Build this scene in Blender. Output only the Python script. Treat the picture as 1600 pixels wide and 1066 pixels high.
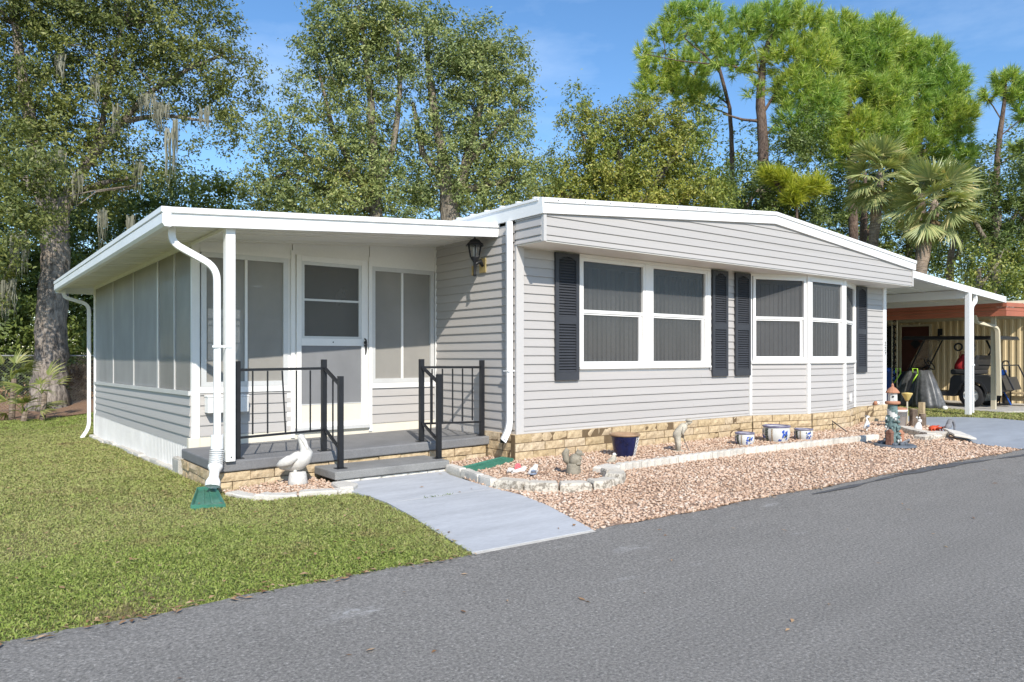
import bpy, math, random
import numpy as np
from mathutils import Vector, Matrix

for o in list(bpy.data.objects):
    bpy.data.objects.remove(o, do_unlink=True)
S = bpy.context.scene
COL = S.collection
R = math.radians
random.seed(7)
RNG = np.random.default_rng(7)

# ------------------------------------------------------------------ camera
CAMX, CAMY, CAMZ = -5.233, -6.764, 1.2
YAW = math.atan2(881, 1151)
cam_d = bpy.data.cameras.new('camera')
cam = bpy.data.objects.new('camera', cam_d)
COL.objects.link(cam)
cam.location = (CAMX, CAMY, CAMZ)
cam.rotation_euler = (R(90), 0, -YAW)
cam_d.sensor_width = 36
cam_d.lens = 36 * 1151 / 1600
cam_d.shift_y = 23.5 / 1600
cam_d.clip_start = 0.05
cam_d.clip_end = 3000
S.camera = cam

# ------------------------------------------------------------------ world + sun
SUN = Vector((-0.41, -1.0, 0.85)).normalized()        # towards the sun
W = bpy.data.worlds.new('World')
S.world = W
W.use_nodes = True
nt = W.node_tree
for n in list(nt.nodes):
    nt.nodes.remove(n)
sky = nt.nodes.new('ShaderNodeTexSky')
sky.sky_type = 'NISHITA'
sky.sun_disc = False
sky.sun_elevation = math.asin(SUN.z)
sky.sun_rotation = math.atan2(SUN.x, SUN.y)
sky.altitude = 0
sky.air_density = 1.0
sky.dust_density = 0.25
sky.ozone_density = 3.0
# a few thin wisps of high cloud, the same all round the sky
tc = nt.nodes.new('ShaderNodeTexCoord')
mp = nt.nodes.new('ShaderNodeMapping')
mp.inputs['Scale'].default_value = (1.6, 1.6, 5.0)
mp.inputs['Location'].default_value = (0.35, 0.1, 0.2)
nz = nt.nodes.new('ShaderNodeTexNoise')
nz.inputs['Scale'].default_value = 1.7
nz.inputs['Detail'].default_value = 7
nz.inputs['Roughness'].default_value = 0.58
rp = nt.nodes.new('ShaderNodeValToRGB')
rp.color_ramp.elements[0].position = 0.50
rp.color_ramp.elements[0].color = (0, 0, 0, 1)
rp.color_ramp.elements[1].position = 0.90
rp.color_ramp.elements[1].color = (0.42, 0.42, 0.42, 1)
mx = nt.nodes.new('ShaderNodeMix')
mx.data_type = 'RGBA'
mx.inputs['B'].default_value = (5.2, 6.2, 7.6, 1)
hs = nt.nodes.new('ShaderNodeHueSaturation')
hs.inputs['Saturation'].default_value = 1.16
bg = nt.nodes.new('ShaderNodeBackground')
bg.inputs['Strength'].default_value = 0.15
wo = nt.nodes.new('ShaderNodeOutputWorld')
L = nt.links.new
L(tc.outputs['Generated'], mp.inputs['Vector'])
L(mp.outputs['Vector'], nz.inputs['Vector'])
L(nz.outputs['Fac'], rp.inputs['Fac'])
L(rp.outputs['Color'], mx.inputs['Factor'])
L(sky.outputs['Color'], hs.inputs['Color'])
L(hs.outputs['Color'], mx.inputs['A'])
L(mx.outputs['Result'], bg.inputs['Color'])
L(bg.outputs['Background'], wo.inputs['Surface'])

sd = bpy.data.lights.new('sun', 'SUN')
sun = bpy.data.objects.new('sun', sd)
COL.objects.link(sun)
sd.energy = 4.0
sd.angle = R(0.55)
sd.color = (1.0, 0.935, 0.835)
sun.rotation_euler = SUN.to_track_quat('Z', 'Y').to_euler()
sun.location = (0, 0, 30)

S.view_settings.view_transform = 'Standard'
S.view_settings.look = 'None'
S.view_settings.exposure = 0.42
S.view_settings.gamma = 1
S.view_settings.use_curve_mapping = False
S.render.engine = 'CYCLES'
S.cycles.max_bounces = 14
S.cycles.diffuse_bounces = 7
S.cycles.transparent_max_bounces = 24

# ------------------------------------------------------------------ helpers
def sstep(a, b, x):
    t = min(1.0, max(0.0, (x - a) / (b - a)))
    return t * t * (3 - 2 * t)

def T(x, y):
    """height of the ground"""
    z = -0.04 * sstep(0.2, -1.0, x) - 0.06 * sstep(-2.6, -3.6, x) * sstep(-2.4, 0.2, y)
    z -= 0.025 * min(9, max(0, y - 1)) * sstep(-1.5, -3.0, x)
    z -= 0.04 * sstep(7.5, 9.5, x)
    k = sstep(-2.1, -2.8, y)
    return z * (1 - k) - .045 * k

def sstepv(a, b, x):
    t = np.clip((x - a) / (b - a), 0, 1)
    return t * t * (3 - 2 * t)

def Tv(x, y):
    z = -0.04 * sstepv(0.2, -1.0, x) - 0.06 * sstepv(-2.6, -3.6, x) * sstepv(-2.4, 0.2, y)
    z = z - 0.025 * np.clip(y - 1, 0, 9) * sstepv(-1.5, -3.0, x)
    z = z - 0.04 * sstepv(7.5, 9.5, x)
    k = sstepv(-2.1, -2.8, y)
    return z * (1 - k) - .045 * k

CY, SY = math.cos(YAW), math.sin(YAW)
def far(px, py, D):
    """a place D metres ahead of the camera's station, used to stand the far trees"""
    r = (px - 800) / 1151 * D
    return Vector((CY * r + SY * D + CAMX, -SY * r + CY * D + CAMY, CAMZ + (556.5 - py) / 1151 * D))

LOC = {}
def wloc(o):
    return LOC.get(o.name, Vector((0, 0, 0)))

def tag(o, label=None, cat=None, group=None, kind=None):
    if label: o['label'] = label
    if cat: o['category'] = cat
    if group: o['group'] = group
    if kind: o['kind'] = kind
    return o

def thing(name, label, cat, loc=(0, 0, 0), group=None):
    o = bpy.data.objects.new(name, None)
    o.empty_display_size = 0.2
    COL.objects.link(o)
    o.location = loc
    LOC[o.name] = Vector(loc)
    return tag(o, label, cat, group)

def dup(o, parent=None, loc=None, rotz=None, scale=None):
    c = o.copy()
    COL.objects.link(c)
    if parent is not None:
        c.parent = parent
    if loc is not None:
        c.location = loc
        LOC[c.name] = Vector(loc)
    if rotz is not None:
        c.rotation_euler = (0, 0, rotz)
    if scale is not None:
        c.scale = (scale,) * 3
    for ch in o.children:
        dup(ch, c)
    return c

class MB:
    def __init__(s):
        s.v = []; s.f = []
    def add(s, vs, fs):
        n = len(s.v)
        s.v += [tuple(p) for p in vs]
        s.f += [tuple(i + n for i in q) for q in fs]
        return s
    def box(s, x0, x1, y0, y1, z0, z1):
        return s.loft([(x0, y0, z0), (x1, y0, z0), (x1, y1, z0), (x0, y1, z0)],
                      [(x0, y0, z1), (x1, y0, z1), (x1, y1, z1), (x0, y1, z1)])
    def loft(s, A, B):
        n = len(A)
        fs = [tuple(range(n - 1, -1, -1)), tuple(range(n, 2 * n))]
        fs += [(i, (i + 1) % n, n + (i + 1) % n, n + i) for i in range(n)]
        return s.add(list(A) + list(B), fs)
    def bar(s, a, b, w, h=None, up=(0, 0, 1)):
        """rectangular bar from a to b"""
        h = h or w
        a = Vector(a); b = Vector(b)
        d = (b - a).normalized()
        u = Vector(up)
        if abs(d.dot(u)) > .98: u = Vector((0, 1, 0))
        x = d.cross(u).normalized() * (w / 2)
        y = x.cross(d).normalized() * (h / 2)
        return s.loft([a - x - y, a + x - y, a + x + y, a - x + y], [b - x - y, b + x - y, b + x + y, b - x + y])
    def rtube(s, path, w, h, side):
        """rectangular pipe along a path; side = fixed sideways axis"""
        sd = Vector(side).normalized() * (w / 2)
        P = [Vector(p) for p in path]
        rings = []
        for i, p in enumerate(P):
            d = (P[min(i + 1, len(P) - 1)] - P[max(i - 1, 0)]).normalized()
            up = sd.cross(d).normalized() * (h / 2)
            rings.append([p - sd - up, p + sd - up, p + sd + up, p - sd + up])
        return s.rings(rings)
    def rings(s, rings, cap=True):
        n = len(rings[0])
        vs = [p for r in rings for p in r]
        fs = []
        for k in range(len(rings) - 1):
            for i in range(n):
                fs.append((k * n + i, k * n + (i + 1) % n, (k + 1) * n + (i + 1) % n, (k + 1) * n + i))
        if cap:
            fs.append(tuple(range(n - 1, -1, -1)))
            m = (len(rings) - 1) * n
            fs.append(tuple(range(m, m + n)))
        return s.add(vs, fs)
    def tube(s, path, rad, n=8, cap=True, rough=0.0, rnd=random):
        P = [Vector(p) for p in path]
        if not hasattr(rad, '__len__'): rad = [rad] * len(P)
        rings = []
        ref = Vector((0.31, 0.87, 0.2))
        for i, p in enumerate(P):
            d = (P[min(i + 1, len(P) - 1)] - P[max(i - 1, 0)])
            d = d.normalized() if d.length > 1e-9 else Vector((0, 0, 1))
            x = d.cross(ref)
            if x.length < .05: x = d.cross(Vector((1, 0, 0)))
            x.normalize(); y = d.cross(x)
            rings.append([p + (x * math.cos(2 * math.pi * k / n) + y * math.sin(2 * math.pi * k / n)) * rad[i] * (1 + rough * rnd.uniform(-1, 1)) for k in range(n)])
        return s.rings(rings, cap)
    def lathe(s, prof, c=(0, 0, 0), n=20, rot=0, sx=1, sy=1):
        c = Vector(c)
        rings = [[c + Vector((r * sx * math.cos(2 * math.pi * k / n + rot), r * sy * math.sin(2 * math.pi * k / n + rot), z)) for k in range(n)] for r, z in prof]
        return s.rings(rings)
    def ball(s, c, r, nu=12, nv=8, M=None):
        c = Vector(c)
        if not hasattr(r, '__len__'): r = (r, r, r)
        rings = []
        for j in range(1, nv):
            t = math.pi * j / nv
            ring = []
            for k in range(nu):
                a = 2 * math.pi * k / nu
                p = Vector((r[0] * math.sin(t) * math.cos(a), r[1] * math.sin(t) * math.sin(a), -r[2] * math.cos(t)))
                ring.append(c + (M @ p if M else p))
            rings.append(ring)
        return s.rings(rings)
    def xf(s, M):
        s.v = [tuple(M @ Vector(p)) for p in s.v]
        return s
    def build(s, name, mat, parent=None, smooth=False, bevel=0, label=None, kind=None, origin=None):
        V = np.array(s.v, float)
        if origin is None:
            lo, hi = V.min(0), V.max(0)
            origin = Vector(((lo[0] + hi[0]) / 2, (lo[1] + hi[1]) / 2, lo[2]))
        else:
            origin = Vector(origin)
        me = bpy.data.meshes.new(name)
        me.from_pydata([tuple(p) for p in (V - np.array(origin))], [], s.f)
        me.update()
        me.materials.append(mat)
        if smooth:
            me.polygons.foreach_set('use_smooth', [True] * len(me.polygons))
        o = bpy.data.objects.new(name, me)
        COL.objects.link(o)
        LOC[o.name] = origin
        if parent is not None:
            o.parent = parent
            o.location = origin - wloc(parent)
        else:
            o.location = origin
        if bevel:
            b = o.modifiers.new('bevel', 'BEVEL')
            b.width = bevel; b.segments = 2; b.limit_method = 'ANGLE'; b.angle_limit = R(40)
        return tag(o, label, kind=kind)

def bulk(name, V, F, mat, parent=None, smooth=False, kind=None):
    """fast mesh from numpy arrays; F is (n,3) or (n,4)"""
    V = np.asarray(V, np.float32); F = np.asarray(F, np.int32)
    org = np.array([(V[:, 0].min() + V[:, 0].max()) / 2, (V[:, 1].min() + V[:, 1].max()) / 2, V[:, 2].min()], np.float32)
    me = bpy.data.meshes.new(name)
    k = F.shape[1]
    me.vertices.add(len(V)); me.vertices.foreach_set('co', (V - org).ravel())
    me.loops.add(F.size); me.loops.foreach_set('vertex_index', F.ravel())
    me.polygons.add(len(F))
    me.polygons.foreach_set('loop_start', np.arange(0, F.size, k, dtype=np.int32))
    me.polygons.foreach_set('loop_total', np.full(len(F), k, np.int32))
    if smooth: me.polygons.foreach_set('use_smooth', np.ones(len(F), bool))
    me.update(calc_edges=True)
    me.materials.append(mat)
    o = bpy.data.objects.new(name, me)
    COL.objects.link(o)
    org = Vector([float(a) for a in org])
    LOC[o.name] = org
    if parent is not None:
        o.parent = parent
        o.location = org - wloc(parent)
    else:
        o.location = org
    return tag(o, kind=kind)

# ------------------------------------------------------------------ materials
def new_mat(name):
    m = bpy.data.materials.new(name)
    m.use_nodes = True
    t = m.node_tree
    b = t.nodes['Principled BSDF']
    return m, t, b

def noise(t, scale, detail=4, rough=.55, vec=None, stretch=None):
    n = t.nodes.new('ShaderNodeTexNoise')
    n.inputs['Scale'].default_value = scale
    n.inputs['Detail'].default_value = detail
    n.inputs['Roughness'].default_value = rough
    if vec is None:
        g = t.nodes.new('ShaderNodeNewGeometry')
        vec = g.outputs['Position']
    if stretch:
        mp = t.nodes.new('ShaderNodeMapping')
        mp.inputs['Scale'].default_value = stretch
        t.links.new(vec, mp.inputs['Vector'])
        vec = mp.outputs['Vector']
    t.links.new(vec, n.inputs['Vector'])
    return n

def ramp(t, src, stops):
    r = t.nodes.new('ShaderNodeValToRGB')
    e = r.color_ramp.elements
    e[0].position, e[0].color = stops[0][0], (*stops[0][1], 1)
    e[1].position, e[1].color = stops[-1][0], (*stops[-1][1], 1)
    for p, c in stops[1:-1]:
        k = e.new(p); k.color = (*c, 1)
    t.links.new(src, r.inputs['Fac'])
    return r

def mixc(t, fac, a, b, mode='MIX'):
    m = t.nodes.new('ShaderNodeMix')
    m.data_type = 'RGBA'; m.blend_type = mode
    for key, v in (('Factor', fac), ('A', a), ('B', b)):
        if hasattr(v, 'is_output') or isinstance(v, bpy.types.NodeSocket):
            t.links.new(v, m.inputs[key])
        elif key == 'Factor':
            m.inputs[key].default_value = v
        else:
            m.inputs[key].default_value = (*v, 1)
    return m.outputs['Result']

def bumpn(t, b, src, strength, dist=.01):
    k = t.nodes.new('ShaderNodeBump')
    k.inputs['Strength'].default_value = strength
    k.inputs['Distance'].default_value = dist
    t.links.new(src, k.inputs['Height'])
    t.links.new(k.outputs['Normal'], b.inputs['Normal'])

def surf(name, col, rough=.6, var=.08, vs=2.5, fine=0, fs=60, bump=0, bs=80, spec=.3, metal=0, stretch=None, objvar=0, dist=.004):
    """plain surface: base colour with broad mottling, a finer grain and a light relief"""
    m, t, b = new_mat(name)
    lo = tuple(c * (1 - var) for c in col); hi = tuple(min(1, c * (1 + var)) for c in col)
    n = noise(t, vs, 5, .6, stretch=stretch)
    c = ramp(t, n.outputs['Fac'], [(.3, lo), (.7, hi)]).outputs['Color']
    if fine:
        n2 = noise(t, fs, 3, .6, stretch=stretch)
        c = mixc(t, 1.0, c, ramp(t, n2.outputs['Fac'], [(.3, (1 - fine,) * 3), (.7, (1 + fine,) * 3)]).outputs['Color'], 'MULTIPLY')
    if objvar:
        oi = t.nodes.new('ShaderNodeObjectInfo')
        c = mixc(t, 1.0, c, ramp(t, oi.outputs['Random'], [(0, (1 - objvar,) * 3), (1, (1 + objvar, 1 + objvar * .93, 1 + objvar * .8))]).outputs['Color'], 'MULTIPLY')
    t.links.new(c, b.inputs['Base Color'])
    b.inputs['Roughness'].default_value = rough
    b.inputs['Specular IOR Level'].default_value = spec
    b.inputs['Metallic'].default_value = metal
    if bump:
        bumpn(t, b, noise(t, bs, 4, .6, stretch=stretch).outputs['Fac'], bump, dist)
    return m

M = {}
M['siding'] = surf('siding_vinyl', (.44, .42, .402), .5, .05, 1.2, .02, 30, .12, 60, stretch=(.15, .15, 3), objvar=.015)
M['trim'] = surf('siding_trim', (.52, .505, .49), .5, .03, 1.2, .02, 30)
M['white'] = surf('white_metal', (.80, .80, .79), .38, .03, 1.5, .015, 25)
M['skirt'] = surf('skirting_white', (.58, .58, .57), .45, .12, 1.6, .03, 30)
M['fascia'] = surf('white_fascia', (.83, .83, .82), .35, .05, 1.1, .01, 20)
M['vinyl'] = surf('white_vinyl', (.80, .79, .765), .42, .04, 1.6, .02, 40)
M['cream'] = surf('cream_panel', (.72, .67, .56), .45, .06, 2, .02, 30)
M['soffit'] = surf('soffit_panel', (.80, .78, .72), .55, .06, 1.4, .03, 20)
M['alu'] = surf('mill_aluminium', (.60, .60, .59), .42, .06, 3, .03, 50, metal=.15)
M['shutter'] = surf('shutter_charcoal', (.045, .048, .056), .5, .12, 3, .05, 60)
M['black'] = surf('black_paint', (.018, .019, .022), .38, .2, 6)
M['slab'] = surf('painted_slab', (.19, .19, .193), .75, .12, 3.5, .16, 120, .5, 150)
M['step'] = surf('grey_step', (.235, .232, .222), .8, .14, 5, .2, 110, .6, 120)
M['walk'] = surf('walk_paint', (.455, .465, .478), .78, .11, 3.4, .08, 45, .35, 140, stretch=(.45, 1.8, 1))
M['drive'] = surf('drive_paint', (.31, .335, .365), .75, .10, 1.6, .06, 40, .3, 120, stretch=(1, 2.5, 1))
M['cement'] = surf('cement', (.44, .42, .38), .9, .16, 9, .2, 90, .8, 90)
M['edging'] = surf('edging_concrete', (.60, .565, .50), .9, .13, 7, .14, 80, .8, 70, objvar=.08)
M['oldedge'] = None
M['statue'] = surf('statue_cement', (.46, .42, .34), .9, .25, 14, .2, 110, .8, 90)
M['stone'] = surf('statue_stone', (.27, .24, .185), .85, .3, 18, .2, 110, .8, 90)
M['pelican'] = surf('painted_pelican', (.60, .58, .54), .75, .16, 14, .06, 70, .5, 80)
M['green'] = surf('green_plastic', (.055, .19, .13), .45, .2, 9, .1, 50)
M['terracotta'] = surf('terracotta', (.42, .20, .12), .8, .15, 12, .1, 80)
M['bluepot'] = surf('cobalt_glaze', (.007, .013, .06), .15, .5, 9, spec=.6)
M['mortar'] = surf('brown_mortar', (.15, .105, .06), .95, .2, 14)
M['potrim'] = surf('pot_rim', (.33, .215, .13), .6, .2, 14)
M['dirt'] = surf('soil', (.10, .07, .045), .95, .3, 14, .3, 70, .8, 60)
M['brass'] = surf('brass', (.62, .48, .22), .35, .15, 9, metal=.7)
M['brown'] = surf('door_brown', (.085, .028, .02), .5, .15, 3)
M['fascia_red'] = surf('terracotta_fascia', (.42, .14, .085), .55, .1, 2)
M['tan'] = surf('tan_metal', (.66, .53, .32), .5, .05, 1.5)
M['tanpost'] = surf('tan_post', (.56, .50, .37), .5, .08, 3)
M['tire'] = surf('rubber', (.022, .022, .024), .8, .2, 12)
M['cart'] = surf('cart_body', (.028, .030, .034), .3, .15, 4, spec=.5)
M['seat'] = surf('cart_seat', (.035, .035, .037), .55, .15, 8)
M['red'] = surf('red_cloth', (.32, .02, .025), .7, .2, 9)
M['blue'] = surf('blue_plastic', (.02, .09, .38), .45, .15, 9)
M['drape'] = surf('drape_plastic', (.085, .088, .092), .40, .5, 5, .2, 22, .6, 16, spec=.5, dist=.01)
M['lime'] = surf('lime_plastic', (.45, .75, .08), .4, .1, 9)
M['wood'] = surf('weathered_wood', (.42, .32, .19), .8, .2, 6, .15, 60, .4, 60)
M['log'] = surf('log_bark', (.16, .12, .09), .95, .4, 12, .3, 60, .9, 40, dist=.01)
M['chain'] = surf('galvanised', (.26, .265, .26), .5, .1, 9, metal=.3)
M['spiral'] = None
M['lh_green'] = surf('lighthouse_green', (.13, .19, .185), .7, .5, 26, .25, 90, .7, 70)
M['lh_white'] = surf('lighthouse_white', (.55, .55, .52), .7, .15, 20, .1, 80)
M['lh_brown'] = surf('lighthouse_brown', (.20, .10, .07), .8, .4, 24, .2, 90)
M['lh_slate'] = surf('slate_base', (.12, .135, .155), .7, .25, 12, .1, 80)
M['orange'] = surf('orange_crab', (.62, .09, .035), .45, .12, 14)
M['pink'] = surf('pink_glaze', (.66, .16, .18), .35, .2, 20)
M['glazewhite'] = surf('white_glaze', (.74, .73, .70), .25, .08, 15)
M['bluegrey'] = surf('blue_grey_paint', (.20, .24, .32), .5, .4, 30)
M['amber'] = surf('amber_glass', (.62, .46, .16), .3, .1, 9)
M['digit'] = surf('digit_black', (.02, .02, .02), .4, .1, 9)
M['screw'] = surf('screw_head', (.12, .12, .12), .5, .1, 9)
M['blind'] = surf('blind_fabric', (.56, .55, .53), .75, .05, 4, .03, 60)
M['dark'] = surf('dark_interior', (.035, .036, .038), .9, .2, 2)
M['room'] = surf('porch_room', (.14, .135, .125), .85, .2, 1.2)
M['slate'] = surf('grey_figure', (.20, .20, .21), .8, .3, 18, .2, 90)

def m_brick():
    m, t, b = new_mat('tan_brick')
    oi = t.nodes.new('ShaderNodeObjectInfo')
    base = ramp(t, oi.outputs['Random'], [(0, (.50, .39, .235)), (.35, (.58, .46, .295)), (.7, (.53, .42, .275)), (1, (.60, .495, .35))]).outputs['Color']
    n = noise(t, 22, 5, .65)
    c = mixc(t, 1.0, base, ramp(t, n.outputs['Fac'], [(.32, (.74, .70, .66)), (.68, (1.14, 1.14, 1.14))]).outputs['Color'], 'MULTIPLY')
    n2 = noise(t, 2.2, 4, .6)
    c = mixc(t, ramp(t, n2.outputs['Fac'], [(.6, (0, 0, 0)), (.78, (.45, .45, .45))]).outputs['Color'], c, (.30, .215, .135))
    t.links.new(c, b.inputs['Base Color'])
    b.inputs['Roughness'].default_value = .92
    b.inputs['Specular IOR Level'].default_value = .15
    bumpn(t, b, noise(t, 55, 5, .7).outputs['Fac'], .8, .01)
    return m
M['brick'] = m_brick()

def m_whitebrick():
    m, t, b = new_mat('white_block')
    n = noise(t, 12, 5, .65)
    c = ramp(t, n.outputs['Fac'], [(.3, (.46, .41, .33)), (.55, (.70, .67, .60))]).outputs['Color']
    t.links.new(c, b.inputs['Base Color'])
    b.inputs['Roughness'].default_value = .9
    bumpn(t, b, noise(t, 60, 5, .7).outputs['Fac'], .8, .01)
    return m
M['wbrick'] = m_whitebrick()

def m_oldedge():
    # pale concrete with black lichen and flaking paint
    m, t, b = new_mat('lichen_concrete')
    n = noise(t, 26, 6, .7)
    base = ramp(t, noise(t, 7, 4).outputs['Fac'], [(.3, (.52, .47, .39)), (.7, (.66, .61, .52))]).outputs['Color']
    spots = ramp(t, n.outputs['Fac'], [(.47, (0, 0, 0)), (.56, (.75, .75, .75))]).outputs['Color']
    g = t.nodes.new('ShaderNodeNewGeometry')
    sx = t.nodes.new('ShaderNodeSeparateXYZ')
    t.links.new(g.outputs['True Normal'], sx.inputs['Vector'])
    up = ramp(t, sx.outputs['Z'], [(.3, (1, 1, 1)), (.7, (.10, .10, .10))]).outputs['Color']
    f = mixc(t, 1.0, spots, up, 'MULTIPLY')
    c = mixc(t, f, base, (.15, .125, .095))
    t.links.new(c, b.inputs['Base Color'])
    b.inputs['Roughness'].default_value = .92
    bumpn(t, b, n.outputs['Fac'], .7, .01)
    return m
M['oldedge'] = m_oldedge()

def m_asphalt():
    m, t, b = new_mat('asphalt')
    n1 = noise(t, 62, 4, .85)
    c = ramp(t, n1.outputs['Fac'], [(.30, (.080, .075, .068)), (.45, (.205, .193, .174)), (.57, (.285, .267, .24)), (.72, (.56, .53, .48))]).outputs['Color']
    n2 = noise(t, .8, 5, .62)
    c = mixc(t, 1.0, c, ramp(t, n2.outputs['Fac'], [(.3, (.94, .94, .94)), (.7, (1.04, 1.04, 1.04))]).outputs['Color'], 'MULTIPLY')
    n4 = noise(t, 1.2, 4, .6, stretch=(.25, 2.2, 1))
    c = mixc(t, 1.0, c, ramp(t, n4.outputs['Fac'], [(.35, (.94, .94, .94)), (.65, (1.03, 1.03, 1.03))]).outputs['Color'], 'MULTIPLY')
    # pale scuffs
    n3 = noise(t, 2.1, 3, .5, stretch=(.7, 2.0, 1))
    n5 = noise(t, 30, 4, .7)
    f = mixc(t, 1.0, ramp(t, n3.outputs['Fac'], [(.66, (0, 0, 0)), (.76, (.7, .7, .7))]).outputs['Color'], ramp(t, n5.outputs['Fac'], [(.42, (0, 0, 0)), (.6, (1, 1, 1))]).outputs['Color'], 'MULTIPLY')
    c = mixc(t, f, c, (.52, .51, .49))
    t.links.new(c, b.inputs['Base Color'])
    b.inputs['Roughness'].default_value = .9
    b.inputs['Specular IOR Level'].default_value = .25
    bumpn(t, b, n1.outputs['Fac'], .7, .012)
    return m
M['asphalt'] = m_asphalt()
M['patch'] = surf('asphalt_patch', (.105, .105, .107), .9, .2, 6, .35, 110, .8, 120)

def m_ground():
    m, t, b = new_mat('turf_soil')
    n = noise(t, 1.3, 6, .65)
    c = ramp(t, n.outputs['Fac'], [(.28, (.24, .18, .095)), (.45, (.29, .26, .12)), (.6, (.25, .275, .10)), (.78, (.19, .25, .07))]).outputs['Color']
    n2 = noise(t, 40, 4, .7)
    c = mixc(t, 1.0, c, ramp(t, n2.outputs['Fac'], [(.3, (.55, .55, .55)), (.7, (1.35, 1.35, 1.35))]).outputs['Color'], 'MULTIPLY')
    t.links.new(c, b.inputs['Base Color'])
    b.inputs['Roughness'].default_value = 1
    b.inputs['Specular IOR Level'].default_value = .1
    bumpn(t, b, n2.outputs['Fac'], 1.0, .03)
    return m
M['ground'] = m_ground()

def m_litter():
    m, t, b = new_mat('leaf_litter')
    n = noise(t, 30, 5, .7)
    c = ramp(t, n.outputs['Fac'], [(.3, (.10, .055, .03)), (.5, (.26, .15, .085)), (.7, (.42, .28, .18))]).outputs['Color']
    t.links.new(c, b.inputs['Base Color'])
    b.inputs['Roughness'].default_value = 1
    bumpn(t, b, n.outputs['Fac'], 1, .03)
    return m
M['litter'] = m_litter()

def m_island(name, stops, rough=.8, trans=0.0, patch=None, pscale=.5, spec=.2, sheen=None):
    """colour picked per loose piece (leaf, blade, pebble), shifted in broad patches; optional light through the leaf"""
    m, t, b = new_mat(name)
    g = t.nodes.new('ShaderNodeNewGeometry')
    c = ramp(t, g.outputs['Random Per Island'], stops).outputs['Color']
    if patch:
        n = noise(t, pscale, 4, .6)
        r = ramp(t, n.outputs['Fac'], patch).outputs['Color']
        c = mixc(t, 1.0, c, r, 'MULTIPLY')
    t.links.new(c, b.inputs['Base Color'])
    b.inputs['Roughness'].default_value = rough
    b.inputs['Specular IOR Level'].default_value = spec
    if trans:
        tr = t.nodes.new('ShaderNodeBsdfTranslucent')
        t.links.new(mixc(t, 1.0, c, (1.15, 1.2, .6), 'MULTIPLY'), tr.inputs['Color'])
        ms = t.nodes.new('ShaderNodeMixShader')
        ms.inputs['Fac'].default_value = trans
        t.links.new(b.outputs['BSDF'], ms.inputs[1])
        t.links.new(tr.outputs['BSDF'], ms.inputs[2])
        t.links.new(ms.outputs['Shader'], t.nodes['Material Output'].inputs['Surface'])
    return m

M['gravel'] = m_island('pink_gravel', [(0, (.42, .285, .205)), (.25, (.52, .37, .27)), (.55, (.57, .415, .305)), (.8, (.61, .48, .37)), (1, (.66, .57, .48))], .85,
                       patch=[(.3, (.88, .84, .80)), (.7, (1.08, 1.08, 1.08))], pscale=1.2)
M['gravelbase'] = surf('gravel_base', (.33, .225, .16), .95, .25, 20, .35, 60, .9, 60)
def m_lawn():
    """turf of two kinds: dry, tan-tipped grass and lush low clover-green growth near the road, with worn brown spots"""
    m, t, b = new_mat('lawn_blades')
    g = t.nodes.new('ShaderNodeNewGeometry')
    rd = g.outputs['Random Per Island']
    dry = ramp(t, rd, [(0, (.30, .235, .12)), (.2, (.46, .42, .19)), (.5, (.42, .43, .15)), (.8, (.33, .395, .11)), (1, (.48, .48, .21))]).outputs['Color']
    lush = ramp(t, rd, [(0, (.24, .24, .075)), (.25, (.245, .325, .07)), (.7, (.31, .395, .085)), (.9, (.39, .43, .13)), (1, (.50, .46, .21))]).outputs['Color']
    sx = t.nodes.new('ShaderNodeSeparateXYZ')
    t.links.new(g.outputs['Position'], sx.inputs['Vector'])
    def mr(src, a, b_):
        k = t.nodes.new('ShaderNodeMapRange')
        k.inputs['From Min'].default_value = a; k.inputs['From Max'].default_value = b_
        t.links.new(src, k.inputs['Value'])
        return k.outputs['Result']
    def mth(op, a, b_):
        k = t.nodes.new('ShaderNodeMath'); k.operation = op; k.use_clamp = op == 'ADD'
        for q, v in enumerate((a, b_)):
            if isinstance(v, (int, float)): k.inputs[q].default_value = v
            else: t.links.new(v, k.inputs[q])
        return k.outputs['Value']
    near = mth('MULTIPLY', mr(sx.outputs['Y'], -.4, -2.0), mr(sx.outputs['X'], -2.2, -3.6))
    back = mth('MULTIPLY', mr(sx.outputs['Y'], 9.5, 12.0), .8)
    n1 = noise(t, .85, 5, .62)
    nn = mth('MULTIPLY', mth('SUBTRACT', n1.outputs['Fac'], .5), 3.0)
    f = mth('ADD', mth('MAXIMUM', near, back), nn)
    f2 = mth('ADD', mth('MULTIPLY', f, .85), .10)
    c = mixc(t, f2, dry, lush)
    n2 = noise(t, 1.15, 5, .66)
    spot = ramp(t, n2.outputs['Fac'], [(.57, (0, 0, 0)), (.70, (.62, .62, .62))]).outputs['Color']
    c = mixc(t, spot, c, (.30, .20, .115))
    t.links.new(c, b.inputs['Base Color'])
    b.inputs['Roughness'].default_value = .7
    b.inputs['Specular IOR Level'].default_value = .2
    tr = t.nodes.new('ShaderNodeBsdfTranslucent')
    t.links.new(c, tr.inputs['Color'])
    ms = t.nodes.new('ShaderNodeMixShader')
    ms.inputs['Fac'].default_value = .3
    t.links.new(b.outputs['BSDF'], ms.inputs[1])
    t.links.new(tr.outputs['BSDF'], ms.inputs[2])
    t.links.new(ms.outputs['Shader'], t.nodes['Material Output'].inputs['Surface'])
    return m
M['grass'] = m_lawn()
M['oakleaf'] = m_island('oak_leaf', [(0, (0.0877, 0.113, 0.033)), (0.5, (0.149, 0.179, 0.0511)), (0.85, (0.219, 0.241, 0.0676)), (1, (0.297, 0.298, 0.105))], .5, .25,
                        patch=[(.35, (.80, .86, .9)), (.65, (1.2, 1.15, 1.0))], pscale=.35, spec=.4)
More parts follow.
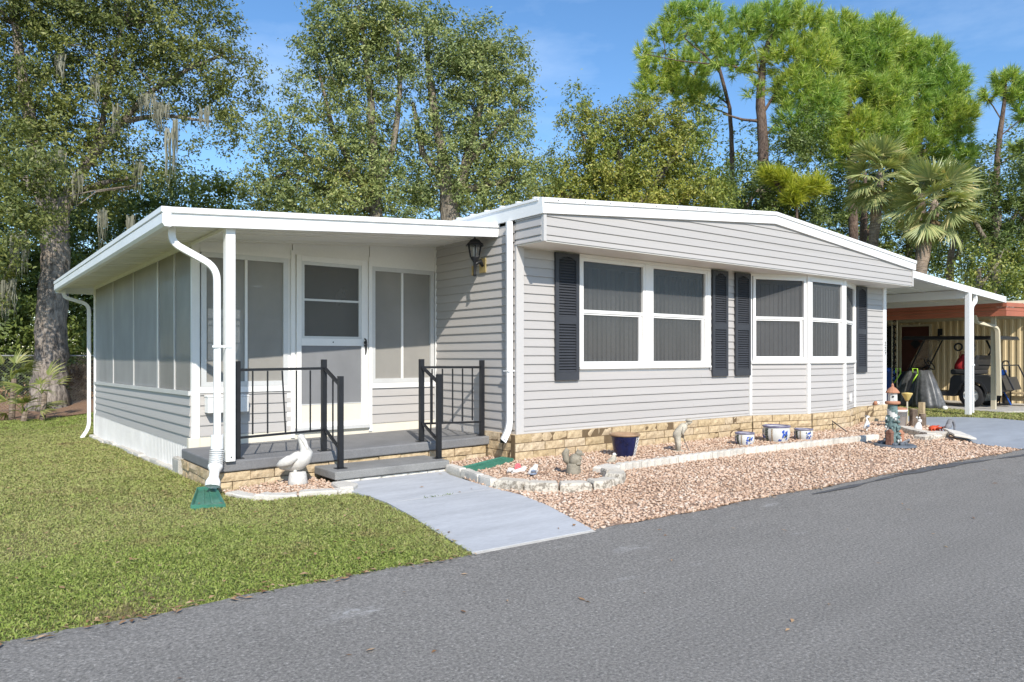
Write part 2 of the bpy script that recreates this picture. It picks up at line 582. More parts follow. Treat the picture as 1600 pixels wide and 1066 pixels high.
M['laurelleaf'] = m_island('laurel_leaf', [(0, (0.132, 0.176, 0.0612)), (0.5, (0.232, 0.286, 0.099)), (0.85, (0.334, 0.384, 0.14)), (1, (0.424, 0.418, 0.18))], .5, .25,
                           patch=[(.35, (.82, .86, .9)), (.65, (1.2, 1.12, 1.0))], pscale=.3, spec=.4)
M['yellowleaf'] = m_island('yellow_leaf', [(0, (0.134, 0.169, 0.0346)), (0.5, (0.252, 0.285, 0.0547)), (0.85, (0.37, 0.374, 0.0792)), (1, (0.454, 0.392, 0.115))], .5, .25,
                           patch=[(.35, (.78, .9, .95)), (.65, (1.2, 1.1, 1.0))], pscale=.35, spec=.4)
M['darkleaf'] = m_island('dark_leaf', [(0, (0.0675, 0.105, 0.0281)), (0.5, (0.117, 0.167, 0.0421)), (1, (0.214, 0.269, 0.0702))], .5, .2,
                         patch=[(.35, (.8, .85, .9)), (.65, (1.2, 1.1, 1.0))], pscale=.3, spec=.4)
M['needle'] = m_island('pine_needle', [(0, (0.171, 0.272, 0.0712)), (0.5, (0.344, 0.455, 0.11)), (0.85, (0.507, 0.614, 0.145)), (1, (0.665, 0.635, 0.227))], .45, .3,
                       patch=[(.35, (.80, .95, .95)), (.65, (1.25, 1.12, .9))], pscale=.28, spec=.4)
M['limeneedle'] = m_island('lime_needle', [(0, (0.286, 0.336, 0.0372)), (0.6, (0.454, 0.487, 0.0592)), (1, (0.605, 0.571, 0.0845))], .45, .35, spec=.4)
M['palmleaf'] = m_island('palm_leaf', [(0, (0.224, 0.281, 0.111)), (0.5, (0.373, 0.42, 0.18)), (0.85, (0.538, 0.532, 0.235)), (1, (0.8, 0.672, 0.36))], .4, .25, spec=.5)
M['deadpalm'] = m_island('dead_palm', [(0, (.20, .14, .085)), (1, (.36, .28, .18))], .8, .15)
M['deadfern'] = m_island('dead_brush', [(0, (0.2, 0.106, 0.054)), (0.5, (0.375, 0.225, 0.12)), (1, (0.562, 0.388, 0.24))], .8, .15)
M['palmetto'] = m_island('palmetto_leaf', [(0, (0.127, 0.161, 0.033)), (0.6, (0.23, 0.276, 0.066)), (1, (0.391, 0.38, 0.132))], .45, .3, spec=.5)
M['palmettoweed'] = m_island('weed_leaf', [(0, (.10, .16, .03)), (1, (.22, .30, .07))], .6, .3)
M['moss'] = m_island('hanging_moss', [(0, (0.169, 0.169, 0.124)), (1, (0.312, 0.305, 0.24))], .95, .2)

def m_bark(name, lo, hi, bands=(4, 4, 1.2)):
    m, t, b = new_mat(name)
    n = noise(t, 3.2, 6, .68, stretch=bands)
    c = ramp(t, n.outputs['Fac'], [(.34, lo), (.62, hi)]).outputs['Color']
    n2 = noise(t, 1.1, 4, .6)
    c = mixc(t, 1.0, c, ramp(t, n2.outputs['Fac'], [(.35, (.75, .76, .78)), (.65, (1.2, 1.15, 1.1))]).outputs['Color'], 'MULTIPLY')
    t.links.new(c, b.inputs['Base Color'])
    b.inputs['Roughness'].default_value = .95
    b.inputs['Specular IOR Level'].default_value = .1
    bumpn(t, b, n.outputs['Fac'], 1.0, .08)
    return m
M['bark'] = m_bark('oak_bark', (.085, .075, .066), (.40, .355, .31))
M['greybark'] = m_bark('grey_bark', (.10, .085, .068), (.33, .29, .235))
M['pinebark'] = m_bark('pine_bark', (.075, .052, .042), (.22, .165, .135), (5, 5, 2))
M['palmbark'] = m_bark('palm_bark', (.19, .145, .11), (.42, .34, .27), (1, 1, 9))

def m_screen(name, dens, col, gloss=.10):
    """woven sun screen: fine opaque threads over clear gaps"""
    m, t, b = new_mat(name)
    n = noise(t, 2.0, 4, .6, stretch=(1, 1, .5))
    c = ramp(t, n.outputs['Fac'], [(.3, tuple(k * .9 for k in col)), (.7, tuple(k * 1.1 for k in col))]).outputs['Color']
    t.links.new(c, b.inputs['Base Color'])
    b.inputs['Roughness'].default_value = .6
    b.inputs['Specular IOR Level'].default_value = .12
    tr = t.nodes.new('ShaderNodeBsdfTransparent')
    ms = t.nodes.new('ShaderNodeMixShader')
    w = noise(t, 1.1, 5, .6)
    r = ramp(t, w.outputs['Fac'], [(.3, (dens - .06,) * 3), (.7, (dens + .06,) * 3)])
    t.links.new(r.outputs['Color'], ms.inputs['Fac'])
    t.links.new(tr.outputs['BSDF'], ms.inputs[1])
    t.links.new(b.outputs['BSDF'], ms.inputs[2])
    gl = t.nodes.new('ShaderNodeBsdfGlossy')
    gl.inputs['Roughness'].default_value = .08
    m2 = t.nodes.new('ShaderNodeMixShader')
    fr = t.nodes.new('ShaderNodeFresnel')
    fr.inputs['IOR'].default_value = 1.45
    ml = t.nodes.new('ShaderNodeMath'); ml.operation = 'MULTIPLY'
    ml.inputs[1].default_value = gloss
    t.links.new(fr.outputs['Fac'], ml.inputs[0])
    t.links.new(ml.outputs['Value'], m2.inputs['Fac'])
    t.links.new(ms.outputs['Shader'], m2.inputs[1])
    t.links.new(gl.outputs['BSDF'], m2.inputs[2])
    t.links.new(m2.outputs['Shader'], t.nodes['Material Output'].inputs['Surface'])
    return m
M['porchscreen'] = m_screen('porch_screen', .60, (.385, .37, .34), .08)
M['doorglass'] = m_screen('door_glass', .62, (.16, .155, .145), .06)
M['doorscreen'] = m_screen('door_screen', .72, (.27, .275, .285), .08)
M['sidepanel'] = m_screen('side_screen', .90, (.35, .347, .338), .08)
M['winscreen'] = m_screen('window_screen', .58, (.095, .097, .100), .03)
M['cleargl'] = m_screen('clear_glazing', .12, (.3, .3, .3), .8)
M['windshield'] = m_screen('cart_windshield', .35, (.10, .09, .08))

# ------------------------------------------------------------------ THE SETTING: ground, road, walk, drive
def grid_sheet(name, xs, ys, mat, dz=0, fn=T):
    V = [(x, y, fn(x, y) + dz) for y in ys for x in xs]
    n = len(xs)
    F = [(j * n + i, j * n + i + 1, (j + 1) * n + i + 1, (j + 1) * n + i) for j in range(len(ys) - 1) for i in range(n - 1)]
    o = bulk(name, V, F, mat, smooth=True, kind='structure')
    return o

xs = [-900, -300, -100, -50, -30, -20] + [round(-14 + .5 * i, 2) for i in range(13)] + [round(-7.5 + .25 * i, 2) for i in range(40)] + list(range(3, 7)) + [7 + .5 * i for i in range(8)] + [11, 13, 16, 20, 30, 60, 120, 300, 900]
ys = [-300, -80, -30, -12, -6, -4, -3.4] + [round(-3 + .2 * i, 2) for i in range(21)] + [1.5 + .5 * i for i in range(20)] + [12, 14, 18, 25, 40, 80, 200, 900]
grid_sheet('ground', sorted(set(xs)), sorted(set(ys)), M['ground'], -.012)

def inpoly(P, x, y):
    c = np.zeros(len(x), bool)
    n = len(P)
    j = n - 1
    for i in range(n):
        xi, yi = P[i]; xj, yj = P[j]
        k = ((yi > y) != (yj > y)) & (x < (xj - xi) * (y - yi) / ((yj - yi) or 1e-9) + xi)
        c ^= k
        j = i
    return c

def poly_sheet(name, poly, mat, dz, parent=None, kind='structure', cell=.25, thick=0):
    """flat sheet following the ground inside an outline: triangulated outline plus inner points"""
    import mathutils.geometry as mg
    pts = [Vector((p[0], p[1])) for p in poly]
    n = len(pts)
    edges = [(i, (i + 1) % n) for i in range(n)]
    xs_ = [p.x for p in pts]; ys_ = [p.y for p in pts]
    gx_ = np.arange(min(xs_), max(xs_), cell); gy_ = np.arange(min(ys_), max(ys_), cell)
    X, Y = np.meshgrid(gx_, gy_)
    X, Y = X.ravel() + .013, Y.ravel() + .017
    k = inpoly(poly, X, Y)
    inner = [Vector((float(a), float(b))) for a, b in zip(X[k], Y[k])]
    v, e, f, *_ = mg.delaunay_2d_cdt(pts + inner, edges, [], 1, 1e-5)
    b = MB()
    b.v = [(p.x, p.y, T(p.x, p.y) + dz) for p in v]
    b.f = [tuple(q) for q in f]
    if thick:
        for i in range(n):
            p, q = pts[i], pts[(i + 1) % n]
            zp, zq = T(p.x, p.y) + dz, T(q.x, q.y) + dz
            b.add([(p.x, p.y, zp), (q.x, q.y, zq), (q.x, q.y, zq - thick), (p.x, p.y, zp - thick)], [(3, 2, 1, 0)])
    return b.build(name, mat, parent, kind=kind)

def road_edge(x):
    return -2.985 - .0225 * x + .018 * math.sin(x * 3.1) + .012 * math.sin(x * 7.7 + 1) + .006 * math.sin(x * 23)
rx = [-300, -80, -30, -12] + [round(-9 + .06 * i, 3) for i in range(330)] + [12, 16, 24, 40, 90, 300]
b = MB()
nrow = len(rx)
def redge(x): return road_edge(max(-9, min(10.8, x)))
b.v = [(x, redge(x), -.0405) for x in rx] + [(x, redge(x) - .35, -.036) for x in rx] + [(x, -5.8, -.03) for x in rx] + [(x, -9.0, -.045) for x in rx]
b.f = [((r + 1) * nrow + i, (r + 1) * nrow + i + 1, r * nrow + i + 1, r * nrow + i) for r in range(3) for i in range(nrow - 1)]
b.build('road', M['asphalt'], kind='structure')
# dark sealed strip along the road's far edge on the right
px_ = [.9 + .1 * i for i in range(70)]
b = MB()
for i, x in enumerate(px_):
    w = .05 + .035 * math.sin(x * 2.3) + .012 * math.sin(x * 9)
    w *= min(1, i / 8 + .1)
    y0 = -3.10 - .022 * x - .05 * math.sin(x * 1.4) - (.14 * sstep(3.2, 7, x))
    b.v += [(x, y0 + w, -.0355), (x, y0 - w, -.0350)]
b.f = [(2 * i, 2 * i + 1, 2 * i + 3, 2 * i + 2) for i in range(len(px_) - 1)]
b.v = [(x, y, z + .0035) for x, y, z in b.v]
b.build('road_patch', M['patch'], kind='structure')

# front walk: two painted slabs with a joint between them
walk = thing('walkway', None, None, (-1.9, -1.7, -.04)); tag(walk, kind='structure')
far_slab = [(-2.30, -.03), (-1.0, -.03), (-1.10, -.30), (-1.16, -.75), (-1.19, -1.22), (-2.305, -1.215), (-2.29, -.83), (-2.32, -.57)]
near_slab = [(-2.308, -1.235), (-1.19, -1.24), (-1.20, -1.63), (-1.30, -2.1), (-1.585, -2.95), (-2.615, -2.925), (-2.57, -2.66), (-2.51, -2.32), (-2.39, -1.74)]
for pl in (far_slab, near_slab):
    poly_sheet('walk_slab', pl, M['walk'], .010, walk, kind=None, thick=.05)
poly_sheet('walk_joint', [(-2.308, -1.238), (-1.19, -1.243), (-1.19, -1.216), (-2.305, -1.211)], M['dirt'], .004, walk, kind=None)
poly_sheet('walk_lip', [(-2.615, -2.926), (-1.585, -2.951), (-1.597, -2.99), (-2.632, -2.966)], M['edging'], .006, walk, kind=None, thick=.03)
# driveway
drive_poly = [(10.45, .05), (11.05, -.50), (11.25, -1.0), (11.0, -1.7), (10.9, -3.17), (6.12, -3.10), (6.15, -2.6), (6.35, -2.22), (8.0, -1.15), (8.95, -.55), (8.95, 9), (10.45, 9)]
poly_sheet('driveway', drive_poly, M['drive'], .008)
poly_sheet('carport_floor', [(13.1, -.45), (16.72, -1.6), (16.72, 9), (13.1, 9)], M['cement'], .02, kind='structure', thick=.04, cell=.6)

# gravel beds
gravel_poly = [(-1.20, -1.0), (-1.02, -.30), (-.9, .42), (0, .42), (0, .0), (8.9, .0), (8.95, -.55), (8.0, -1.15), (6.35, -2.22), (6.15, -2.6), (6.12, -3.10)]
gravel_poly += [(x, road_edge(x) + .01) for x in np.arange(6.0, -1.5, -.15)]
gravel_poly += [(-1.595, -2.975), (-1.30, -2.1), (-1.20, -1.63)]
gravel_poly = [(float(a), float(c)) for a, c in gravel_poly]
poly_sheet('gravel_bed', gravel_poly, M['gravelbase'], .004)
pel_poly = [(-3.18, .40), (-2.28, .40), (-2.28, -.02), (-2.30, -.50), (-2.62, -.47), (-3.0, -.26), (-3.19, .22)]
poly_sheet('pelican_bed', pel_poly, M['gravelbase'], .004)
litter_poly = [(-12, 14.6), (-6, 14.5), (-4.2, 14.0), (-3.3, 14.3), (-2.4, 13.8), (-1.5, 14.1), (-1.5, 19), (-12, 19)]
poly_sheet('leaf_litter', litter_poly, M['litter'], .006, cell=.8)

# ------------------------------------------------------------------ pebbles
t_ = (1 + 5 ** .5) / 2
ICOV = np.array([(-1, t_, 0), (1, t_, 0), (-1, -t_, 0), (1, -t_, 0), (0, -1, t_), (0, 1, t_), (0, -1, -t_), (0, 1, -t_), (t_, 0, -1), (t_, 0, 1), (-t_, 0, -1), (-t_, 0, 1)]) / math.sqrt(1 + t_ * t_)
ICOF = np.array([(0, 11, 5), (0, 5, 1), (0, 1, 7), (0, 7, 10), (0, 10, 11), (1, 5, 9), (5, 11, 4), (11, 10, 2), (10, 7, 6), (7, 1, 8), (3, 9, 4), (3, 4, 2), (3, 2, 6), (3, 6, 8), (3, 8, 9), (4, 9, 5), (2, 4, 11), (6, 2, 10), (8, 6, 7), (9, 8, 1)])

def pebbles(name, poly, per_m2, r0, r1, mat, lift=.004):
    P = np.array(poly)
    lo, hi = P.min(0), P.max(0)
    n = int((hi[0] - lo[0]) * (hi[1] - lo[1]) * per_m2)
    x = RNG.uniform(lo[0], hi[0], n); y = RNG.uniform(lo[1], hi[1], n)
    # fewer stones far off, where they are smaller than a pixel
    d = np.hypot(x - CAMX, y - CAMY)
    k = inpoly(poly, x, y) & (RNG.random(n) < np.clip(1.30 - d / 12, .28, 1))
    x, y, d = x[k], y[k], d[k]
    n = len(x)
    r = RNG.uniform(r0, r1, n) * RNG.uniform(.7, 1.25, n) * np.clip(d / 9, 1, 1.5)
    sc = np.stack([r * RNG.uniform(.8, 1.4, n), r * RNG.uniform(.7, 1.1, n), r * RNG.uniform(.45, .8, n)], 1)
    V = ICOV[None] * (1 + RNG.uniform(-.22, .22, (n, 12, 1))) * sc[:, None]
    a = RNG.uniform(0, 6.28, n); tl = RNG.uniform(-.5, .5, n)
    ca, sa, ct, st = np.cos(a), np.sin(a), np.cos(tl), np.sin(tl)
    X, Y, Z = V[..., 0], V[..., 1], V[..., 2]
    X, Z = X * ct[:, None] - Z * st[:, None], X * st[:, None] + Z * ct[:, None]
    X, Y = X * ca[:, None] - Y * sa[:, None], X * sa[:, None] + Y * ca[:, None]
    z = Tv(x, y) + lift + RNG.uniform(.0, .012, n)
    V = np.stack([X + x[:, None], Y + y[:, None], Z + z[:, None]], 2).reshape(-1, 3)
    F = (ICOF[None] + (np.arange(n) * 12)[:, None, None]).reshape(-1, 3)
    return bulk(name, V, F, mat, kind='stuff')
pebbles('gravel', gravel_poly, 2000, .008, .0165, M['gravel'])
pebbles('gravel', pel_poly, 2100, .009, .0175, M['gravel'])

# ------------------------------------------------------------------ lawn grass
def blades(name, poly, per_m2, h0, h1, mat, dens=None, w=.0036, excl=()):
    P = np.array(poly)
    lo, hi = P.min(0), P.max(0)
    n = int((hi[0] - lo[0]) * (hi[1] - lo[1]) * per_m2)
    x = RNG.uniform(lo[0], hi[0], n); y = RNG.uniform(lo[1], hi[1], n)
    k = inpoly(poly, x, y)
    for e in excl: k &= ~inpoly(e, x, y)
    d = np.hypot(x - CAMX, y - CAMY)
    k &= RNG.random(n) < np.clip((5.5 / np.maximum(d, 1)) ** 1.35, .10, 1)
    # thin, worn places
    wob = np.sin(x * 2.1 + np.sin(y * 1.7) * 1.3) * np.sin(y * 1.9 + np.sin(x * 1.3)) + .5 * np.sin(x * 5.3 + y * 3.1) * np.sin(y * 4.7 - x * 2)
    k &= RNG.random(n) < np.clip(.75 + .35 * wob, .32, 1)
    x, y, d, wob = x[k], y[k], d[k], wob[k]
    n = len(x)
    grow = np.clip(d / 6, 1, 2.6)
    h = RNG.uniform(h0, h1, n) * (.9 + .22 * wob) * np.clip(grow, 1, 1.35)
    ww = w * grow * RNG.uniform(.7, 1.4, n)
    a = RNG.uniform(0, 6.28, n)
    lean = RNG.uniform(.35, 1.5, n)
    dx, dy = np.cos(a), np.sin(a)
    b2 = RNG.uniform(0, 6.28, n)
    sx, sy = np.cos(b2), np.sin(b2)
    z = Tv(x, y) - .014
    base = np.stack([x, y, z], 1)
    side = np.stack([sx * ww, sy * ww, np.zeros(n)], 1)
    mid = base + np.stack([dx * h * lean * .35, dy * h * lean * .35, h * .7], 1)
    tip = base + np.stack([dx * h * lean, dy * h * lean, h * RNG.uniform(.55, 1.0, n)], 1)
    V = np.stack([base, mid + side, tip, mid - side], 1).reshape(-1, 3)
    i = (np.arange(n) * 4)[:, None]
    Ftri = np.concatenate([i + np.array([[0, 1, 3]]), i + np.array([[1, 2, 3]])], 0)
    return bulk(name, V, Ftri, mat, kind='stuff')

lawn_poly = [(-6.7, -2.80), (-5.2, -2.84)] + [(float(x), road_edge(x) - .02) for x in np.arange(-5.1, -2.6, .1)] + [(-2.62, -2.96), (-2.565, -2.66), (-2.505, -2.32), (-2.385, -1.74), (-2.305, -1.17), (-2.285, -.83), (-2.31, -.62),
             (-2.62, -.55), (-3.02, -.37), (-3.24, .22), (-3.24, 1.6), (-3.16, 9), (-2.6, 9.2), (-2.0, 14.0), (-2.8, 14.1), (-3.4, 14.4), (-4.2, 14.2), (-6.7, 14.7)]
splash_poly = [(-3.34, .62), (-3.58, -.14), (-3.37, -.30), (-3.21, .62)]
blades('grass', lawn_poly, 18500, .017, .038, M['grass'], excl=(splash_poly,))
blades('grass', [(-11, -2.78), (-6.7, -2.80), (-6.7, 15.6), (-11, 15.6)], 3600, .025, .05, M['grass'], w=.0062)
strip_poly = [(10.3, .12), (11.1, -.5), (11.3, -1.0), (11.0, -1.7), (11.0, -3), (13.0, -3), (13.1, -.45), (13.1, 3), (10.5, 3)]
blades('verge_grass', strip_poly, 9000, .03, .06, M['grass'])

# weeds in the walk joint and fallen leaves
blades('weeds', [(-1.98, -1.24), (-1.66, -1.24), (-1.66, -1.215), (-1.98, -1.215)], 9000, .02, .05, M['palmettoweed'])
def fallen(name, polys, mat, seed):
    rng = np.random.default_rng(seed)
    Vs = []
    for poly, n, dz in polys:
        P = np.array(poly); lo, hi = P.min(0), P.max(0)
        x = rng.uniform(lo[0], hi[0], n * 4); y = rng.uniform(lo[1], hi[1], n * 4)
        k = inpoly(poly, x, y); x, y = x[k][:n], y[k][:n]
        m = len(x)
        a = rng.uniform(0, 6.28, m); l = rng.uniform(.012, .028, m); w = l * rng.uniform(.3, .5, m)
        z = np.array([max(T(float(p), float(q)), -.036 if q < road_edge(float(p)) else -9) for p, q in zip(x, y)]) + dz + rng.uniform(0, .006, m)
        c, s_ = np.cos(a), np.sin(a)
        up = rng.uniform(.002, .010, m)
        Vs.append(np.stack([np.stack([x - c * l, y - s_ * l, z], 1), np.stack([x - s_ * w, y + c * w, z + up], 1), np.stack([x + c * l, y + s_ * l, z + .004], 1), np.stack([x + s_ * w, y - c * w, z + up * .6], 1)], 1).reshape(-1, 3))
    V = np.concatenate(Vs)
    F = (np.arange(len(V) // 4) * 4)[:, None] + np.array([[0, 1, 2, 3]])
    return bulk(name, V, F, mat, kind='stuff')
edge_l = [(x, road_edge(x) + .06) for x in (-5.2, -4, -3, -2.6)] + [(x, road_edge(x) - .10) for x in (-2.6, -3, -4, -5.2)]
edge_r = [(x, road_edge(x) + .10) for x in (-1.5, 0, 2, 4, 6)] + [(x, road_edge(x) - .08) for x in (6, 4, 2, 0, -1.5)]
fallen('fallen_leaves', [(lawn_poly, 900, .02), (gravel_poly, 260, .02), (edge_l, 120, .004), (edge_r, 260, .006), ([(-2.6, -2.9), (-1.6, -2.9), (-1.1, -.1), (-2.2, -.1)], 9, .012), ([(-5, -3.2), (4, -3.3), (4, -5), (-5, -5)], 40, .004)], M['deadfern'], 12)

# ------------------------------------------------------------------ THE HOUSE
H = thing('mobile_home', 'single storey pale grey sided mobile home with white fascia, dark shutters and enclosed porch', 'house', (4.4, 5, 0))

BRND = random.Random(99)
def board(p0, p1, z, h, mat=None, parent=H, top=None, zb=None, hb=None, out=.018, name='siding_board', split=True):
    """one clapboard from p0 to p1 (plan), facing the right-hand side of that direction"""
    p0 = Vector((p0[0], p0[1], 0)); p1 = Vector((p1[0], p1[1], 0))
    d = (p1 - p0).normalized()
    o = Vector((d.y, -d.x, 0))
    zb = z if zb is None else zb
    hb = h if hb is None else hb
    if split and (p1 - p0).length > 3.0:      # long courses are two lengths of vinyl lapped at a seam
        t = BRND.uniform(.25, .75)
        q = p0.lerp(p1, t); e = d * .03
        zq, hq = z + (zb - z) * t, h + (hb - h) * t
        board(p0, q + e, z, h, mat, parent, None, zq, hq, out, name, False)
        return board(q, p1, zq, hq, mat, parent, None, zb, hb, out + .002, name, False)
    z += BRND.uniform(-.0012, .0012); zb += BRND.uniform(-.0012, .0012)
    def prof(p, z, h):
        return [p + Vector((0, 0, z)), p + o * out + Vector((0, 0, z + .001)), p + o * (out - .001) + Vector((0, 0, z + .014)), p + o * .003 + Vector((0, 0, z + h)), p + Vector((0, 0, z + h))]
    b = MB().loft(prof(p0, z, h), prof(p1, zb, hb))
    return b.build(name, mat or M['siding'], parent)

def courses(z0, z1, first=.055, step=.104):
    zs = [z0]
    z = z0 + first
    while z < z1 - .02:
        zs.append(z); z += step
    zs.append(z1)
    return [(a, c - a) for a, c in zip(zs[:-1], zs[1:])]

# ---- shell behind the boards
def core(b, name='wall', mat=None):
    return b.build(name, mat or M['vinyl'], H)
ZT = 2.487
b = MB()
b.box(.03, .97, .003, .09, .28, ZT); b.box(.97, 3.56, .003, .09, .28, 1.06); b.box(.97, 3.56, .003, .09, 2.43, ZT); b.box(3.56, 4.55, .003, .09, .28, ZT)
b.box(7.65, 8.79, .003, .09, .28, ZT)
core(b)
core(MB().box(.003, .09, .095, 14, .2, 2.74))
core(MB().box(8.70, 8.797, .095, 14, .28, 2.78))
core(MB().box(.095, 8.695, 13.9, 14, .28, 2.7))
core(MB().box(.1, 8.69, .4, 13.85, .20, .27), 'floor', M['dark'])
core(MB().box(.1, 8.69, 1.2, 1.25, .28, 2.48), 'partition', M['dark'])
core(MB().box(.03, 8.77, -.05, 13.9, 2.495, 2.51), 'ceiling', M['dark'])

# ---- front wall boards
for z, h in courses(.32, 2.46):
    segs = [(.10, .975), (3.554, 4.50), (7.72, 8.70)]
    if z + h < 1.05: segs = [(.10, 4.50), (7.72, 8.70)]
    elif z < 1.037: segs = [(.10, 4.50), (7.72, 8.70)] if z + h <= 1.06 else segs
    for a, c in segs:
        board((a, 0), (c, 0), z, h)
# bottom starter trim and corner posts
MB().box(.0, 4.52, -.012, -.0005, .285, .32).build('starter_strip', M['trim'], H)
MB().box(7.72, 8.8, -.012, -.0005, .285, .32).build('starter_strip', M['trim'], H)
MB().box(-.012, .10, -.028, -.001, .285, ZT).build('corner_trim', M['trim'], H, bevel=.003)
MB().box(8.70, 8.815, -.028, -.001, .285, ZT).build('corner_trim', M['vinyl'], H, bevel=.003)
# ---- side wall under the porch (faces the porch) and its bottom trim
for z, h in courses(.236, 2.74, first=.104):
    board((0, 1.76), (0, .012), z, h)
MB().box(-.024, -.0005, 1.735, 1.762, .24, 2.72).build('corner_trim', M['vinyl'], H)
for z, h in courses(.28, 2.70, step=.208):
    board((8.8, .0), (8.8, 14), z, h)

# ---- overhang: gable face, ends, soffit
YO = -.496
def rake(x):
    return 2.776 + (3.143 - 2.776) * (1 - abs(x - 4.4) / 4.4)
for z, h in courses(ZT, 3.14, first=.062, step=.103):
    pts = []
    zt = z + h
    def xs_at(zz):
        if zz <= rake(0): return 0.02, 8.78
        k = (zz - 2.776) / (3.143 - 2.776)
        return .02 + 4.38 * k, 8.78 - 4.38 * k
    xa, xb = xs_at(z); xc, xd = xs_at(zt)
    if xb - xa < .05: continue
    b = MB()
    A = [(xa, YO, z), (xb, YO, z), (xd, YO, zt), (xc, YO, zt)]
    yy = YO - .016
    B = [(xa, yy, z + .001), (xb, yy, z + .001), (xd, YO - .003, zt), (xc, YO - .003, zt)]
    if rake(0) > z and rake(0) < zt:      # board that starts under the rake: five-sided
        A = [(.02, YO, z), (8.78, YO, z), (8.78, YO, rake(0)), (xd, YO, zt), (xc, YO, zt), (.02, YO, rake(0))]
        B = [(.02, yy, z + .001), (8.78, yy, z + .001), (8.78, YO - .006, rake(0)), (xd, YO - .003, zt), (xc, YO - .003, zt), (.02, YO - .006, rake(0))]
    b.loft(B, A)
    b.build('siding_board', M['siding'], H)
core(MB().loft([(.0, YO + .002, ZT), (8.8, YO + .002, ZT), (8.8, YO + .002, 2.80), (4.4, YO + .002, 3.20), (.0, YO + .002, 2.80)],
               [(.0, -.06, ZT), (8.8, -.06, ZT), (8.8, -.06, 2.80), (4.4, -.06, 3.20), (.0, -.06, 2.80)]), 'gable_box')
MB().box(.0, 8.8, YO - .004, .0, ZT - .014, ZT - .002).build('soffit', M['soffit'], H)
MB().box(-.012, .03, YO - .024, YO + .02, ZT - .012, 2.79).build('corner_trim', M['trim'], H)
MB().box(8.77, 8.812, YO - .024, YO + .02, ZT - .012, 2.79).build('corner_trim', M['trim'], H)
for z, h in courses(ZT, 2.78, first=.062, step=.103):
    board((-.001, -.005), (-.001, YO + .02), z, h)
    board((8.801, YO + .02), (8.801, -.005), z, h)
# rake fascia (metal, with a drip lip and screws)
for s in (0, 1):
    x0, x1 = (-.03, 4.4) if s == 0 else (4.4, 8.86)
    def zr(x): return 2.946 + (3.313 - 2.946) * (1 - abs(min(max(x, -.03), 8.86) - 4.4) / 4.43)
    b = MB()
    A = []; B = []
    for x, L_ in ((x0, A), (x1, B)):
        z = zr(x)
        L_ += [(x, YO - .020, z - .172), (x, YO - .042, z - .170), (x, YO - .046, z - .055), (x, YO - .062, z - .050), (x, YO - .062, z), (x, YO + .02, z + .012), (x, YO + .02, z - .172)]
    b.loft(A, B)
    f = b.build('fascia', M['fascia'], H)
    b = MB()
    n = 11
    for i in range(n):
        x = x0 + (x1 - x0) * (i + .5) / n
        b.box(x - .007, x + .007, YO - .066, YO - .061, zr(x) - .036, zr(x) - .022)
    b.build('screws', M['screw'], f, kind='stuff')
# roof sheets: pans with standing ribs
for s in (0, 1):
    xe, ze = (-.06, 2.952) if s == 0 else (8.86, 2.952)
    b = MB().loft([(xe, YO + .021, ze - .03), (4.4, YO + .021, 3.295), (4.4, YO + .021, 3.325), (xe, YO + .021, ze)],
                  [(xe, 14.3, ze - .03), (4.4, 14.3, 3.295), (4.4, 14.3, 3.325), (xe, 14.3, ze)])
    rf = b.build('roof', M['white'], H)
    for i in range(46):
        y = YO + .1 + i * .31
        MB().bar((xe, y, ze + .008), (4.4, y, 3.333), .03, .022).build('roof_rib', M['white'], rf)
# left eave fascia of the main roof (over the porch roof)
MB().loft([(-.035, YO - .04, 2.776), (-.0, YO - .04, 2.776), (-.0, YO - .04, 2.95), (-.05, YO - .04, 2.95)],
          [(-.035, 13.9, 2.776), (-.0, 13.9, 2.776), (-.0, 13.9, 2.95), (-.05, 13.9, 2.95)]).build('fascia', M['fascia'], H)

# ---- front double window
def frame_rect(b, x0, x1, z0, z1, w, y0, y1):
    b.box(x0, x0 + w, y0, y1, z0, z1); b.box(x1 - w, x1, y0, y1, z0, z1)
    b.box(x0 + w, x1 - w, y0, y1, z0, z0 + w); b.box(x0 + w, x1 - w, y0, y1, z1 - w, z1)
    return b

